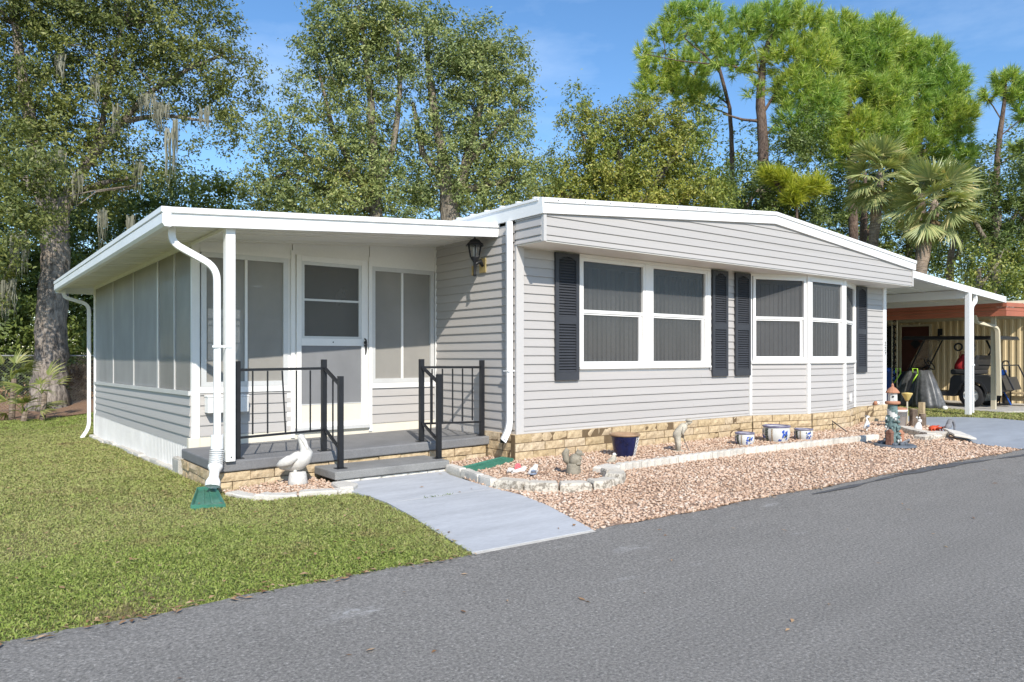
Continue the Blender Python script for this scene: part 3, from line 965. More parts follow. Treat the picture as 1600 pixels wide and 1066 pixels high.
def sash_window(to_world, w, z0, z1, parent, mat_pane, blind=True, seed=0):
    """hung window in local (u along wall, d outward, z): frame, screen panes, sash bars, blind.  to_world maps (u,d,z)."""
    rnd = random.Random(seed)
    def put(bb): bb.v = [tuple(to_world(*p)) for p in bb.v]; return bb
    b = MB()
    frame_rect(b, 0, w, z0, z1, .045, -.04, .028)
    fr = put(b).build('window', M['vinyl'], parent)
    zm = z0 + (z1 - z0) * .51
    b = MB(); b.box(.045, w - .045, -.03, .012, zm - .02, zm + .02)
    put(b).build('meeting_rail', M['vinyl'], fr)
    b = MB(); frame_rect(b, .05, w - .05, z0 + .045, zm - .02, .022, -.032, .0)
    put(b).build('sash', M['vinyl'], fr)
    b = MB(); b.box(w - .10, w - .085, -.028, .006, z0 + .05, zm - .03)
    put(b).build('screen_track', M['vinyl'], fr)
    b = MB(); b.box(.05, w - .05, -.006, -.003, zm + .02, z1 - .045)
    put(b).build('pane', mat_pane, fr)
    b = MB(); b.box(.06, w - .06, -.016, -.013, z0 + .06, zm - .02)
    put(b).build('pane', mat_pane, fr)
    if blind:
        b = MB()
        n = int((w - .08) / .082)
        for i in range(n):
            u = .05 + (w - .1) * (i + .5) / n
            a = R(-14 + rnd.uniform(-10, 10))
            du, dd = .039 * math.cos(a), .039 * math.sin(a)
            zt = z1 - .10 - (.012 if i % 2 else 0)
            b.add([(u - du, -.075 - dd, z0 + .05), (u + du, -.075 + dd, z0 + .05), (u + du, -.075 + dd, zt), (u - du, -.075 - dd, zt)], [(0, 1, 2, 3)])
        b.box(.03, w - .03, -.12, -.04, z1 - .11, z1 - .05)
        put(b).build('vertical_blinds', M['blind'], fr, kind='stuff')
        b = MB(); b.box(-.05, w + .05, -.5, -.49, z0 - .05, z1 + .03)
        put(b).build('dark_room_sheet', M['dark'], fr)  # near-black sheet stands in for the unlit room behind the blind
    return fr

MB().box(.975, 3.554, -.045, -.002, 1.037, 1.062).build('window_sill', M['vinyl'], H)
MB().box(.975, 3.554, -.034, -.002, 2.43, 2.468).build('window_head', M['vinyl'], H)
for xa, xb in ((.975, 1.0), (2.172, 2.283), (3.482, 3.554)):
    MB().box(xa, xb, -.032, -.002, 1.064, 2.428).build('window_trim', M['vinyl'], H)
sash_window(lambda u, d, z: (1.0 + u, -d, z), 1.171, 1.064, 2.428, H, M['winscreen'], seed=1)
sash_window(lambda u, d, z: (2.284 + u, -d, z), 1.197, 1.064, 2.428, H, M['winscreen'], seed=2)

# ---- bay window
BAY = [(4.535, 0.0), (5.57, -.35), (6.66, -.35), (7.662, 0.0)]
for k in range(3):
    p0 = Vector((*BAY[k], 0)); p1 = Vector((*BAY[k + 1], 0))
    d = (p1 - p0); ln = d.length; d.normalize()
    o = Vector((d.y, -d.x, 0))
    def tw(u, dd, z, p0=p0, d=d, o=o): return p0 + d * u + o * dd + Vector((0, 0, z))
    m = .05
    for z, h in courses(.32, 1.07, first=.055, step=.104):
        q0 = p0 + d * .02; q1 = p0 + d * (ln - .02)
        board((q0.x, q0.y), (q1.x, q1.y), z, h)
    bb = MB().box(.0, ln, -.08, -.002, .285, 1.10); bb.v = [tuple(tw(*p)) for p in bb.v]
    bb.build('wall', M['vinyl'], H)
    bb = MB().box(.0, ln, -.002, .012, .285, .32); bb.v = [tuple(tw(*p)) for p in bb.v]
    bb.build('starter_strip', M['trim'], H)
    bb = MB().box(.005, ln - .005, -.03, .045, 1.085, 1.125); bb.v = [tuple(tw(*p)) for p in bb.v]
    bb.build('window_sill', M['vinyl'], H)
    bb = MB().box(.0, ln, -.08, .02, 2.43, ZT - .015); bb.v = [tuple(tw(*p)) for p in bb.v]
    bb.build('window_head', M['vinyl'], H)
    sash_window(lambda u, dd, z, tw=tw, m=m: tw(u + m, dd, z), ln - 2 * m, 1.127, 2.428, H, M['winscreen'], seed=5 + k)
for k, (x, y) in enumerate(BAY):
    w = .028 if k in (0, 3) else .040
    MB().box(x - w, x + w, y - .03, y + .03 if k in (1, 2) else y - .001, .285, ZT - .016).build('corner_trim', M['vinyl'], H, bevel=.003)
for x0, x1, y0, y1 in ((4.5, 7.7, .06, .1),):
    MB().box(4.54, 7.66, .55, .56, .3, 2.46).build('partition', M['dark'], H)
# outlet cover on the bay's right face
MB().box(7.10, 7.16, -.235, -.205, .42, .55).build('outlet_cover', M['vinyl'], H, bevel=.004)

# ---- shutters
def shutter(x0, x1, z0, z1):
    w = x1 - x0
    b = MB()
    st = .05
    b.box(x0, x0 + st, -.048, -.017, z0, z1); b.box(x1 - st, x1, -.048, -.017, z0, z1)
    zm = z0 + (z1 - z0) * .47
    for a, c in ((z0, z0 + .10), (zm - .045, zm + .045)):
        b.box(x0 + st, x1 - st, -.048, -.017, a, c)
    # arched top rail
    n = 8
    pts = [(x0 + st, z1)] + [(x1 - st, z1)]
    arc = [(x1 - st - (w - 2 * st) * i / n, z1 - .09 + .045 * math.sin(math.pi * i / n)) for i in range(n + 1)]
    pl = pts + arc
    b.loft([(x, -.048, z) for x, z in reversed(pl)], [(x, -.017, z) for x, z in reversed(pl)])
    o = b.build('shutter', M['shutter'], H)
    b = MB()
    for a, c in ((z0 + .10, zm - .045), (zm + .045, z1 - .05)):
        k = int((c - a) / .033)
        for i in range(k):
            z = a + (c - a) * (i + .5) / k
            b.loft([(x0 + st, -.024, z + .015), (x0 + st, -.044, z - .010), (x0 + st, -.044, z - .015), (x0 + st, -.024, z + .009)],
                   [(x1 - st, -.024, z + .015), (x1 - st, -.044, z - .010), (x1 - st, -.044, z - .015), (x1 - st, -.024, z + .009)])
        b.box(x0 + st, x1 - st, -.022, -.018, a, c)
    b.build('louvres', M['shutter'], o, kind='stuff')
for a, c in ((.575, .955), (3.585, 3.945), (4.130, 4.505), (7.690, 8.055)):
    shutter(a, c, .905, 2.455)

# ---- house number on the far corner trim
def text_obj(s, size, loc, parent, mat, rot=(R(90), 0, 0), name='house_digit', ext=.003):
    cu = bpy.data.curves.new(name, 'FONT')
    cu.body = s; cu.size = size; cu.extrude = ext; cu.align_x = 'CENTER'
    ob = bpy.data.objects.new(name, cu)
    COL.objects.link(ob)
    dg = bpy.context.evaluated_depsgraph_get()
    me = bpy.data.meshes.new_from_object(ob.evaluated_get(dg))
    bpy.data.objects.remove(ob, do_unlink=True)
    me.materials.clear(); me.materials.append(mat)
    o = bpy.data.objects.new(name, me)
    COL.objects.link(o)
    o.parent = parent
    o.location = Vector(loc) - wloc(parent)
    o.rotation_euler = rot
    return o
for i, ch in enumerate('227'):
    text_obj(ch, .115, (8.757, -.032, 1.395 - i * .095), H, M['digit'])

# ---- brick skirting: every brick its own piece
def brick_mesh(seed, L_=.30, hgt=.096, dep=.065, rough=.010):
    rnd = random.Random(seed)
    nx, nz = 5, 3
    V = []; F = []
    for j in range(nz):
        for i in range(nx):
            e = (i in (0, nx - 1)) or (j in (0, nz - 1))
            d = (-.006 if e else 0) + rnd.uniform(-rough, rough) * (.5 if e else 1)
            V.append((L_ * (i / (nx - 1) - .5), -dep / 2 - d - .002, hgt * j / (nz - 1)))
    for j in range(nz - 1):
        for i in range(nx - 1):
            a = j * nx + i
            F.append((a, a + 1, a + nx + 1, a + nx))
    base = len(V)
    V += [(-L_ / 2, dep / 2, 0), (L_ / 2, dep / 2, 0), (L_ / 2, dep / 2, hgt), (-L_ / 2, dep / 2, hgt)]
    bot = list(range(nx)); top = [(nz - 1) * nx + i for i in range(nx)]
    F.append(tuple(reversed(bot)) [:] + (base, base + 1))
    F.append(tuple(top) + (base + 2, base + 3))
    F.append(tuple([base, 0, nx, 2 * nx, base + 3]))
    F.append(tuple([base + 1, base + 2, 3 * nx - 1, 2 * nx - 1, nx - 1]))
    F.append((base + 1, base, base + 3, base + 2))
    me = bpy.data.meshes.new('brick')
    me.from_pydata(V, [], F)
    me.update()
    return me
BR = []
for k in range(9):
    me = brick_mesh(k); me.materials.append(M['brick']); BR.append(me)
WBR = []
for k in range(4):
    me = brick_mesh(50 + k); me.materials.append(M['wbrick']); WBR.append(me)

def lay_bricks(p0, p1, rows, parent, meshes=BR, seed=0, lo=.22, hi=.36, skip=(), dz1=0.0):
    """rows = list of (z, height); bricks run from p0 to p1 facing right of that direction.  dz1: rise of the row tops at p1"""
    rnd = random.Random(seed)
    p0 = Vector((*p0, 0)); p1 = Vector((*p1, 0))
    d = p1 - p0; ln = d.length; d.normalize()
    rz = math.atan2(d.y, d.x)
    for r, (z, h) in enumerate(rows):
        u = 0
        first = True
        while u < ln - .02:
            w = rnd.uniform(lo, hi)
            if first and r % 2: w *= .55
            first = False
            if ln - (u + w) < .12: w = ln - u
            c = p0 + d * (u + w / 2)
            if not any(s[0] == r and s[1] <= u + w / 2 <= s[2] for s in skip):
                o = bpy.data.objects.new('brick', rnd.choice(meshes))
                COL.objects.link(o)
                o.parent = parent
                o.location = Vector((c.x, c.y, z + dz1 * (u + w / 2) / ln)) - wloc(parent) + Vector((d.y, -d.x, 0)) * rnd.uniform(-.008, .008)
                o.rotation_euler = (0, R(rnd.uniform(-.5, .5)), rz + R(rnd.uniform(-.8, .8)))
                o.scale = ((w - .009) / .30, 1, (h - .007) / .096)
            u += w

rows = [(.200, .098), (.100, .098), (.000, .098), (-.095, .093)]
segs = [((-.045, .56), (-.045, -.055)), ((-.075, -.055), (4.48, -.055)), ((4.50, -.062), (5.54, -.412)), ((5.55, -.415), (6.70, -.415)), ((6.71, -.412), (7.72, -.062)), ((7.72, -.055), (8.84, -.055))]
for k, (a, c) in enumerate(segs):
    lay_bricks(a, c, rows, H, seed=20 + k, skip=((1, 1.36, 1.60),) if k == 1 else ())
    p0 = Vector((*a, 0)); p1 = Vector((*c, 0)); d = (p1 - p0).normalized(); o = Vector((d.y, -d.x, 0))
    MB().loft([p0 + o * .022 + Vector((0, 0, -.1)), p1 + o * .022 + Vector((0, 0, -.1)), p1 - o * .05 + Vector((0, 0, -.1)), p0 - o * .05 + Vector((0, 0, -.1))],
              [p0 + o * .022 + Vector((0, 0, .29)), p1 + o * .022 + Vector((0, 0, .29)), p1 - o * .05 + Vector((0, 0, .29)), p0 - o * .05 + Vector((0, 0, .29))]).build('mortar', M['mortar'], H)
MB().loft([(8.8, 0, -.1), (8.86, 0, -.1), (8.86, 14, -.1), (8.8, 14, -.1)], [(8.8, 0, .28), (8.86, 0, .28), (8.86, 14, .28), (8.8, 14, .28)]).build('skirting', M['wbrick'], H)

# ---- enclosed porch: front wall at y = YP
YP = 1.783
def pf(x0, x1, z0, z1, d0, d1, name, mat, parent=H, bevel=0):
    """panel on the porch front wall, d = how far it stands out"""
    return MB().box(x0, x1, YP - d1, YP - d0, z0, z1).build(name, mat, parent, bevel=bevel)
def soff(x):   # underside of the porch roof panel
    return 2.395 + (x + 3.67) / 3.67 * .275
pf(-3.116, -3.03, .185, soff(-3.07), -.06, .012, 'corner_post', M['vinyl'], bevel=.004)
pf(-3.15, -3.03, .15, .30, -.06, .02, 'post_foot', M['cream'], bevel=.006)
# base board, siding below the windows
MB().loft([(-3.03, YP, .17), (0, YP, .22), (0, YP, .345), (-3.03, YP, .30)], [(-3.03, YP - .022, .17), (0, YP - .022, .22), (0, YP - .022, .345), (-3.03, YP - .022, .30)][::1]).build('base_board', M['cream'], H)
for a, c, z0 in ((-3.03, -1.99, .315), (-.965, -.0, .345)):
    for z, h in courses(z0, .80, first=.115, step=.112):
        board((a, YP), (c, YP), z, h)
    pf(a, c, .79, .855, 0, .03, 'window_sill', M['vinyl'])
    MB().box(a, c, YP + .001, YP + .05, .2, .86).build('wall', M['vinyl'], H)
# upper panels, top following the roof
for a, c, zz in ((-3.03, -1.99, 2.385), (-1.98, -.985, 2.44), (-.975, -.0, 2.375)):
    MB().loft([(a, YP - .012, zz), (c, YP - .012, zz), (c, YP - .012, soff(c) + .05), (a, YP - .012, max(soff(a) + .05, zz + .01))],
              [(a, YP + .02, zz), (c, YP + .02, zz), (c, YP + .02, soff(c) + .05), (a, YP + .02, max(soff(a) + .05, zz + .01))]).build('header_panel', M['vinyl'], H)
    pf(a, c, zz - .035, zz + .012, .012, .026, 'header_trim', M['vinyl'])

def porch_window(x0, x1, z0, z1, xm):
    b = MB()
    w = .055
    b.box(x0, x0 + w, YP - .03, YP + .03, z0, z1); b.box(x1 - w, x1, YP - .03, YP + .03, z0, z1)
    b.box(x0 + w, x1 - w, YP - .03, YP + .03, z0, z0 + w); b.box(x0 + w, x1 - w, YP - .03, YP + .03, z1 - w, z1)
    f = b.build('window', M['alu'], H)
    MB().box(xm - .014, xm + .014, YP - .02, YP + .02, z0 + w, z1 - w).build('mullion', M['vinyl'], f)
    MB().box(x0 + w, xm - .014, YP - .003, YP + .0, z0 + w, z1 - w).build('screen', M['porchscreen'], f)
    MB().box(xm + .014, x1 - w, YP - .003, YP + .0, z0 + w, z1 - w).build('screen', M['porchscreen'], f)
    MB().box(x0 + w, x1 - w, YP + .035, YP + .045, 1.60, 1.625).build('inner_rail', M['alu'], f)
porch_window(-3.02, -2.045, .857, 2.352, -2.528)
porch_window(-.962, -.035, .857, 2.342, -.512)
for x in (-1.988, -.978):
    pf(x - .022, x + .022, .215 + (x + 3) * .016, 2.455, .012, .04, 'door_jamb', M['vinyl'])
for a_, c_ in ((-2.05, -1.94), (-1.03, -.955)):
    MB().box(a_, c_, YP - .011, YP + .03, .20, 2.46).build('wall', M['vinyl'], H)
# the storm door
b = MB()
b.box(-1.945, -1.885, YP - .045, YP - .01, .34, 2.405); b.box(-1.105, -1.022, YP - .045, YP - .01, .34, 2.405)
b.box(-1.885, -1.105, YP - .045, YP - .01, 2.335, 2.405); b.box(-1.885, -1.105, YP - .045, YP - .01, 1.325, 1.412); b.box(-1.885, -1.105, YP - .045, YP - .01, .34, .395)
door = b.build('storm_door', M['vinyl'], H, bevel=.003)
b = MB()
b.box(-1.884, -1.848, YP - .04, YP - .012, 1.413, 2.334); b.box(-1.142, -1.106, YP - .04, YP - .012, 1.413, 2.334)
b.box(-1.848, -1.142, YP - .04, YP - .012, 2.295, 2.334); b.box(-1.848, -1.142, YP - .04, YP - .012, 1.413, 1.44)
b.box(-1.848, -1.142, YP - .038, YP - .015, 1.865, 1.89)
b.build('glass_frame', M['alu'], door)
MB().box(-1.848, -1.142, YP - .026, YP - .023, 1.44, 2.295).build('upper_glass', M['doorglass'], door)
MB().box(-1.884, -1.106, YP - .026, YP - .023, .62, 1.325).build('lower_screen', M['doorscreen'], door)
MB().box(-1.884, -1.106, YP - .036, YP - .016, .396, .61).build('kick_plate', M['cream'], door)
MB().box(-1.884, -1.106, YP - .040, YP - .014, .61, .622).build('kick_trim', M['alu'], door)
b = MB(); b.tube([(-1.065, YP - .046, 1.42), (-1.065, YP - .085, 1.40), (-1.065, YP - .09, 1.33), (-1.06, YP - .075, 1.26), (-1.055, YP - .05, 1.22)], [.008, .010, .014, .009, .006], 6)
b.ball((-1.065, YP - .07, 1.37), (.018, .03, .022), 8, 6); b.ball((-1.065, YP - .07, 1.33), (.016, .03, .016), 8, 6)
b.build('handle', M['black'], door, smooth=True)
MB().ball((-1.485, YP - .047, 1.37), (.009, .006, .009), 8, 5).build('peephole', M['black'], door)
pf(-1.97, -1.0, .30, .34, .0, .07, 'door_sill', M['alu'])
# inside of the porch
core(MB().box(-3.06, -.03, YP + .05, 8.35, .10, .15), 'porch_floor', M['room'])
core(MB().box(-3.06, -2.62, 8.2, 8.25, .15, 2.6).box(-2.62, -1.25, 8.2, 8.25, .15, 2.6).box(-.55, -.03, 8.2, 8.25, .15, 2.6).box(-1.25, -.55, 8.2, 8.25, .15, 1.1).box(-1.25, -.55, 8.2, 8.25, 2.15, 2.6), 'porch_back_wall', M['room'])
b = MB()
for k in range(4):
    b.box(-1.25 + .226 * k, -1.225 + .226 * k, 8.19, 8.24, 1.1, 2.15)
    b.box(-1.25, -.55, 8.192, 8.238, 1.1 + .342 * k, 1.125 + .342 * k)
b.build('back_window', M['vinyl'], H)
b = MB().box(-2.2, -1.5, 5.6, 6.3, .15, .55).box(-2.2, -1.5, 6.2, 6.35, .55, .95)
b.build('porch_chair', M['dark'], H, bevel=.03)
b = MB().box(-.9, -.3, 3.0, 3.9, .15, .62)
b.build('porch_cabinet', M['cream'], H, bevel=.01)

# ---- left side of the porch
XL = -3.116
def yz(y, zf, zb):   # value between the front (y=1.8) and back (y=8.35) ends
    return zf + (zb - zf) * (y - 1.8) / 6.55
bounds = [1.80, 2.499, 3.359, 4.893, 6.533, 8.33]
for k in range(5):
    y0, y1 = bounds[k], bounds[k + 1]
    zl0, zl1 = yz(y0, .79, .72), yz(y1, .79, .72)
    w = .02
    b = MB()
    b.loft([(XL - .004, y0 + w, zl0 + .03), (XL - .004, y1 - w, zl1 + .03), (XL - .004, y1 - w, 2.42), (XL - .004, y0 + w, 2.42)],
           [(XL + .004, y0 + w, zl0 + .03), (XL + .004, y1 - w, zl1 + .03), (XL + .004, y1 - w, 2.42), (XL + .004, y0 + w, 2.42)])
    b.build('side_screen', M['porchscreen'] if k < 2 else M['sidepanel'], H)
    for y in ((y0,) if k else ()):
        ww = .032 if k == 2 else .014
        MB().box(XL - .016, XL + .016, y - ww, y + ww, yz(y, .79, .72), 2.43).build('mullion', M['alu'], H)
MB().loft([(XL - .03, 1.80, .765), (XL - .03, 8.35, .695), (XL - .03, 8.35, .745), (XL - .03, 1.80, .815)],
          [(XL + .03, 1.80, .765), (XL + .03, 8.35, .695), (XL + .03, 8.35, .745), (XL + .03, 1.80, .815)]).build('window_sill', M['alu'], H)
MB().box(XL - .02, XL + .02, 1.80, 8.35, 2.40, 2.455).build('header_trim', M['vinyl'], H)
MB().box(XL - .02, XL + .05, 8.31, 8.38, -.2, 2.44).build('corner_post', M['vinyl'], H)
for i in range(5):
    f0, f1 = i / 5, (i + 1) / 5
    za = .20 + (.765 - .20) * f0; zb_ = .14 + (.695 - .14) * f0
    board((XL, 8.33), (XL, 1.80), zb_, (.695 - .14) / 5, zb=za, hb=(.765 - .20) / 5)
MB().loft([(XL + .002, 1.8, .15), (XL + .002, 8.33, .1), (XL + .002, 8.33, .75), (XL + .002, 1.8, .8)],
          [(XL + .04, 1.8, .15), (XL + .04, 8.33, .1), (XL + .04, 8.33, .75), (XL + .04, 1.8, .8)]).build('wall', M['vinyl'], H)
# ribbed skirting sheet
V = []; F = []
y = 1.79
prof = [(0, .0), (.03, .0), (.042, .014), (.066, .014), (.078, .0)]
ys_ = []
while y < 8.33:
    for dy, dd in prof[:-1]:
        if y + dy < 8.34: ys_.append((y + dy, dd))
    y += .078
b = MB()
for yy, dd in ys_:
    b.v += [(XL - .006 - dd - .012, yy, -.42), (XL - .006 - dd, yy, yz(yy, .21, .15))]
b.f = [(2 * i + 2, 2 * i, 2 * i + 1, 2 * i + 3) for i in range(len(ys_) - 1)]
b.build('ribbed_skirting', M['skirt'], H)
MB().box(XL - .035, XL + .04, 1.725, 1.80, -.2, .16).build('skirting_corner', M['cream'], H, bevel=.01)

# ---- porch roof, fascias, soffit
YE = .33
XE = -3.67
YB = 8.725
b = MB().loft([(XE + .02, YE + .02, 2.44), (-.005, YE + .02, 2.69), (-.005, YE + .02, 2.772), (XE + .02, YE + .02, 2.528)],
              [(XE + .02, YB, 2.44), (-.005, YB, 2.69), (-.005, YB, 2.772), (XE + .02, YB, 2.528)])
pr = b.build('porch_roof', M['white'], H)
for i in range(9):           # soffit pans, each with its seam; pieces under the roof run along the slope
    y0 = YE + .03 + i * .93; y1 = min(y0 + .925, YB - .01)
    MB().loft([(XE + .03, y0, 2.415), (-.006, y0, 2.668), (-.006, y0, 2.686), (XE + .03, y0, 2.436)],
              [(XE + .03, y1, 2.415), (-.006, y1, 2.668), (-.006, y1, 2.686), (XE + .03, y1, 2.436)]).build('soffit_panel', M['soffit'], pr)
    for q in range(3):
        yy = y0 + .23 * (q + 1)
        if yy < y1 - .02:
            MB().bar((XE + .04, yy, 2.412), (-.01, yy, 2.664), .008, .006).build('soffit_seam', M['soffit'], pr)
def zf(x): return (x + 3.69) / 3.69
b = MB()
A = []; B = []
for x, L_ in ((XE - .022, A), (-.004, B)):
    zt = 2.531 + .255 * zf(x); zb_ = 2.362 + .262 * zf(x)
    L_ += [(x, YE + .02, zb_), (x, YE - .004, zb_), (x, YE - .008, zb_ + .035), (x, YE - .002, zb_ + .04), (x, YE - .002, zt - .055), (x, YE - .022, zt - .05), (x, YE - .024, zt), (x, YE + .06, zt + .008), (x, YE + .02, zt - .06)]
fsc = b.loft(B, A).build('fascia', M['fascia'], H)
# left gutter with a lip
b = MB()
A = []; B = []
for y, L_ in ((YE - .02, B), (YB, A)):
    L_ += [(XE + .02, y, 2.357), (XE - .035, y, 2.357), (XE - .055, y, 2.385), (XE - .055, y, 2.47), (XE - .038, y, 2.478), (XE - .062, y, 2.485), (XE - .062, y, 2.532), (XE + .02, y, 2.535)]
b.loft(A, B).build('gutter', M['fascia'], H)
MB().box(XE - .03, XL + .03, YB - .02, YB, 2.33, 2.50).build('fascia', M['fascia'], H)
MB().box(XL - .03, -2.62, 8.36, 8.40, -.2, 2.6).box(-2.62, -1.25, 8.36, 8.40, -.2, 2.6).box(-.55, -.01, 8.36, 8.40, -.2, 2.6).box(-1.25, -.55, 8.36, 8.40, -.2, 1.1).box(-1.25, -.55, 8.36, 8.40, 2.15, 2.6).build('wall', M['vinyl'], H)
MB().bar((-3.116, YP - .02, 2.423), (-3.116, YE + .05, 2.423), .03, .03).build('soffit_trim', M['soffit'], H)

# ---- porch post
MB().box(-3.155, -3.065, .385, .475, .20, soff(-3.1) + .03).build('porch_post', M['white'], H, bevel=.006)
MB().box(-3.112, -3.100, .380, .3855, .235, .25).build('post_bolt', M['screw'], H)

# ---- downspouts
def smooth_path(pts, n=6, r=.09):
    P = [Vector(p) for p in pts]
    out = [P[0]]
    for i in range(1, len(P) - 1):
        a, c, e = P[i - 1], P[i], P[i + 1]
        d0 = (a - c); d1 = (e - c)
        k = min(r, d0.length * .45, d1.length * .45)
        s0 = c + d0.normalized() * k; s1 = c + d1.normalized() * k
        for j in range(n + 1):
            t = j / n
            out.append(s0 * (1 - t) ** 2 + c * 2 * t * (1 - t) + s1 * t * t)
    out.append(P[-1])
    return out
b = MB().rtube(smooth_path([(-3.60, .52, 2.40), (-3.60, .50, 2.24), (-3.225, .43, 2.03), (-3.225, .42, .42)], 6, .12), .075, .062, (.2, 1, 0))
ds = b.build('downspout', M['white'], H, bevel=.006)
MB().box(-3.28, -3.10, .375, .38, 1.28, 1.30).build('pipe_strap', M['white'], ds)
b = MB()
pth = smooth_path([(-3.225, .42, .46), (-3.23, .41, .26), (-3.30, .30, .0)], 8, .12)
rad = []; pp = []
for i in range(46):
    t = i / 45 * (len(pth) - 1)
    k = min(int(t), len(pth) - 2)
    pp.append(pth[k].lerp(pth[k + 1], t - k))
    rad.append(.056 if i < 10 else (.066 if i % 4 < 2 else .044))
b.tube(pp, rad, 14, cap=False)
b.build('flex_elbow', M['white'], ds, smooth=False)
b = MB().rtube(smooth_path([(-3.58, 8.62, 2.40), (-3.58, 8.64, 2.26), (-3.19, 8.62, 2.14), (-3.19, 8.60, -.10), (-3.33, 8.42, -.27)], 6, .12), .075, .062, (.2, 1, 0))
b.build('downspout', M['white'], H, bevel=.006)
b = MB().rtube(smooth_path([(-.055, .055, 2.76), (-.055, .055, .36), (-.23, -.06, .235)], 8, .16), .085, .07, (.5, 1, 0))
ds = b.build('downspout', M['white'], H, bevel=.006)
e_ = Vector((-.23, -.06, .235)); d_ = Vector((-.175, -.115, -.125)).normalized()
MB().bar(e_ + d_ * .001, e_ + d_ * .003, .068, .052).build('pipe_mouth_shade', M['black'], ds)  # black plate paints the shade of the hollow on the capped pipe end
MB().box(-.105, -.005, .005, .105, 1.02, 1.035).build('pipe_strap', M['white'], ds)

# ------------------------------------------------------------------ porch slab, step and their bricks
SL = thing('porch_slab', 'dark grey painted concrete porch slab on tan bricks in front of the storm door', 'porch', (-1.6, 1.1, -.08))
b = MB().loft([(-3.235, .43, .095), (-.035, .43, .140), (-.035, 1.76, .140), (-3.235, 1.72, .095)],
              [(-3.235, .43, .2), (-.035, .43, .24), (-.035, 1.76, .24), (-3.235, 1.72, .2)])
b.build('slab', M['slab'], SL, bevel=.014)
lay_bricks((-3.205, 1.70), (-3.205, .485), [(.0, .094), (-.095, .093), (-.18, .085)], SL, seed=41)
lay_bricks((-3.21, .485), (-.10, .485), [(.002, .092), (-.093, .093)], SL, seed=42, dz1=.04)
MB().loft([(-3.19, .52, -.2), (-.05, .52, -.2), (-.05, 1.7, -.2), (-3.19, 1.7, -.2)], [(-3.19, .52, .097), (-.05, .52, .14), (-.05, 1.7, .14), (-3.19, 1.7, .097)]).build('mortar', M['mortar'], SL)
ST = thing('porch_step', 'lower grey concrete step between the two railings at the head of the walkway', 'step', (-1.6, .2, -.04))
MB().loft([(-2.27, -.09, -.002), (-.965, -.09, .004), (-.965, .428, .004), (-2.27, .428, -.002)], [(-2.27, -.09, .080), (-.965, -.09, .085), (-.965, .428, .085), (-2.27, .428, .080)]).build('slab', M['step'], ST, bevel=.011)
lay_bricks((-2.22, -.03), (-1.0, -.03), [(-.075, .072)], ST, WBR, seed=43)
MB().box(-2.18, -1.01, -.01, .40, -.1, -.004).build('mortar', M['mortar'], ST)

# ------------------------------------------------------------------ railings
def railing(name, label, outer, mid, low, zo, zm, zl, bent=None):
    root = thing(name, label, 'railing', (mid[0], mid[1], zm), 'black railings beside the porch step')
    def post(p, z0, z1):
        q = MB().box(p[0] - .025, p[0] + .025, p[1] - .025, p[1] + .025, z0 + .007, z1).build('post', M['black'], root, bevel=.003)
        MB().box(p[0] - .055, p[0] + .055, p[1] - .045, p[1] + .045, z0, z0 + .0065).build('foot_plate', M['black'], q)
        return q
    post(outer, zo, 1.150); post(mid, zm, 1.165); post(low, zl, 1.0)
    a, c = Vector((outer[0], outer[1], 0)), Vector((mid[0], mid[1], 0))
    e = (c - a).normalized() * .026
    up = Vector((0, 0, 1))
    MB().bar(a + e + up * 1.065, c - e + up * 1.072, .030, .026).build('top_rail', M['black'], root)
    MB().bar(a + e + up * .405, c - e + up * .43, .026, .022).build('bottom_rail', M['black'], root)
    for i in range(5):
        t = (i + 1) / 6
        p = a.lerp(c, t)
        q = p + (c - a).normalized() * .035 if bent == i else p
        MB().bar(p + up * 1.052, q + up * (.43 if bent != i else .43), .013).build('baluster', M['black'], root)
    l = Vector((low[0], low[1], 0))
    MB().bar(c + up * 1.075 + (l - c).normalized() * .02, l + up * .915 - (l - c).normalized() * .02, .030, .026).build('slope_rail', M['black'], root)
    MB().bar(c + up * .445 + (l - c).normalized() * .02, l + up * .275 - (l - c).normalized() * .02, .026, .022).build('slope_rail', M['black'], root)
    p = c.lerp(l, .55)
    MB().bar(p + up * .98, p + up * .37, .013).build('baluster', M['black'], root)
railing('railing', 'black metal stair railing left of the step, one bent baluster, beside the white post', (-3.0, .545), (-2.125, .52), (-2.13, .10), .203, .216, .081, bent=2)
railing('railing', 'black metal stair railing right of the step, next to the grey side wall', (-.105, .535), (-.955, .52), (-.985, .10), .239, .231, .086)

# ------------------------------------------------------------------ wall lantern
WL = thing('wall_lantern', 'black coach lantern on a brass plate on the grey side wall under the porch roof', 'lantern', (-.005, .72, 2.3))
b = MB()
for z0, z1, y0, y1 in ((2.22, 2.40, .56, .70), (2.205, 2.33, .79, .87)):
    b.box(-.032, -.018, y0, y1, z0, z1)
b.build('back_plate', M['brass'], WL, bevel=.008)
cx, cy = -.165, .60
MB().lathe([(.085, 2.235), (.095, 2.245), (.02, 2.262)], (0, 0, 0), 6)  # not kept
MB().tube([(-.03, .62, 2.30), (-.07, .62, 2.36), (-.12, .61, 2.335), (cx, cy, 2.30)], [.022, .030, .024, .016], 8).build('arm', M['black'], WL, smooth=True)
MB().lathe([(.014, 2.165), (.022, 2.175), (.016, 2.20), (.017, 2.33), (.030, 2.35), (.052, 2.385), (.058, 2.40)], (cx, cy, 0), 10).build('stem', M['black'], WL, smooth=True)
b = MB()
for k in range(6):
    a = 2 * math.pi * k / 6
    b.bar((cx + .058 * math.cos(a), cy + .058 * math.sin(a), 2.40), (cx + .085 * math.cos(a), cy + .085 * math.sin(a), 2.54), .011)
b.build('cage', M['black'], WL)
MB().lathe([(.054, 2.40), (.081, 2.54)], (cx, cy, 0), 6).build('lantern_glass', M['cleargl'], WL)
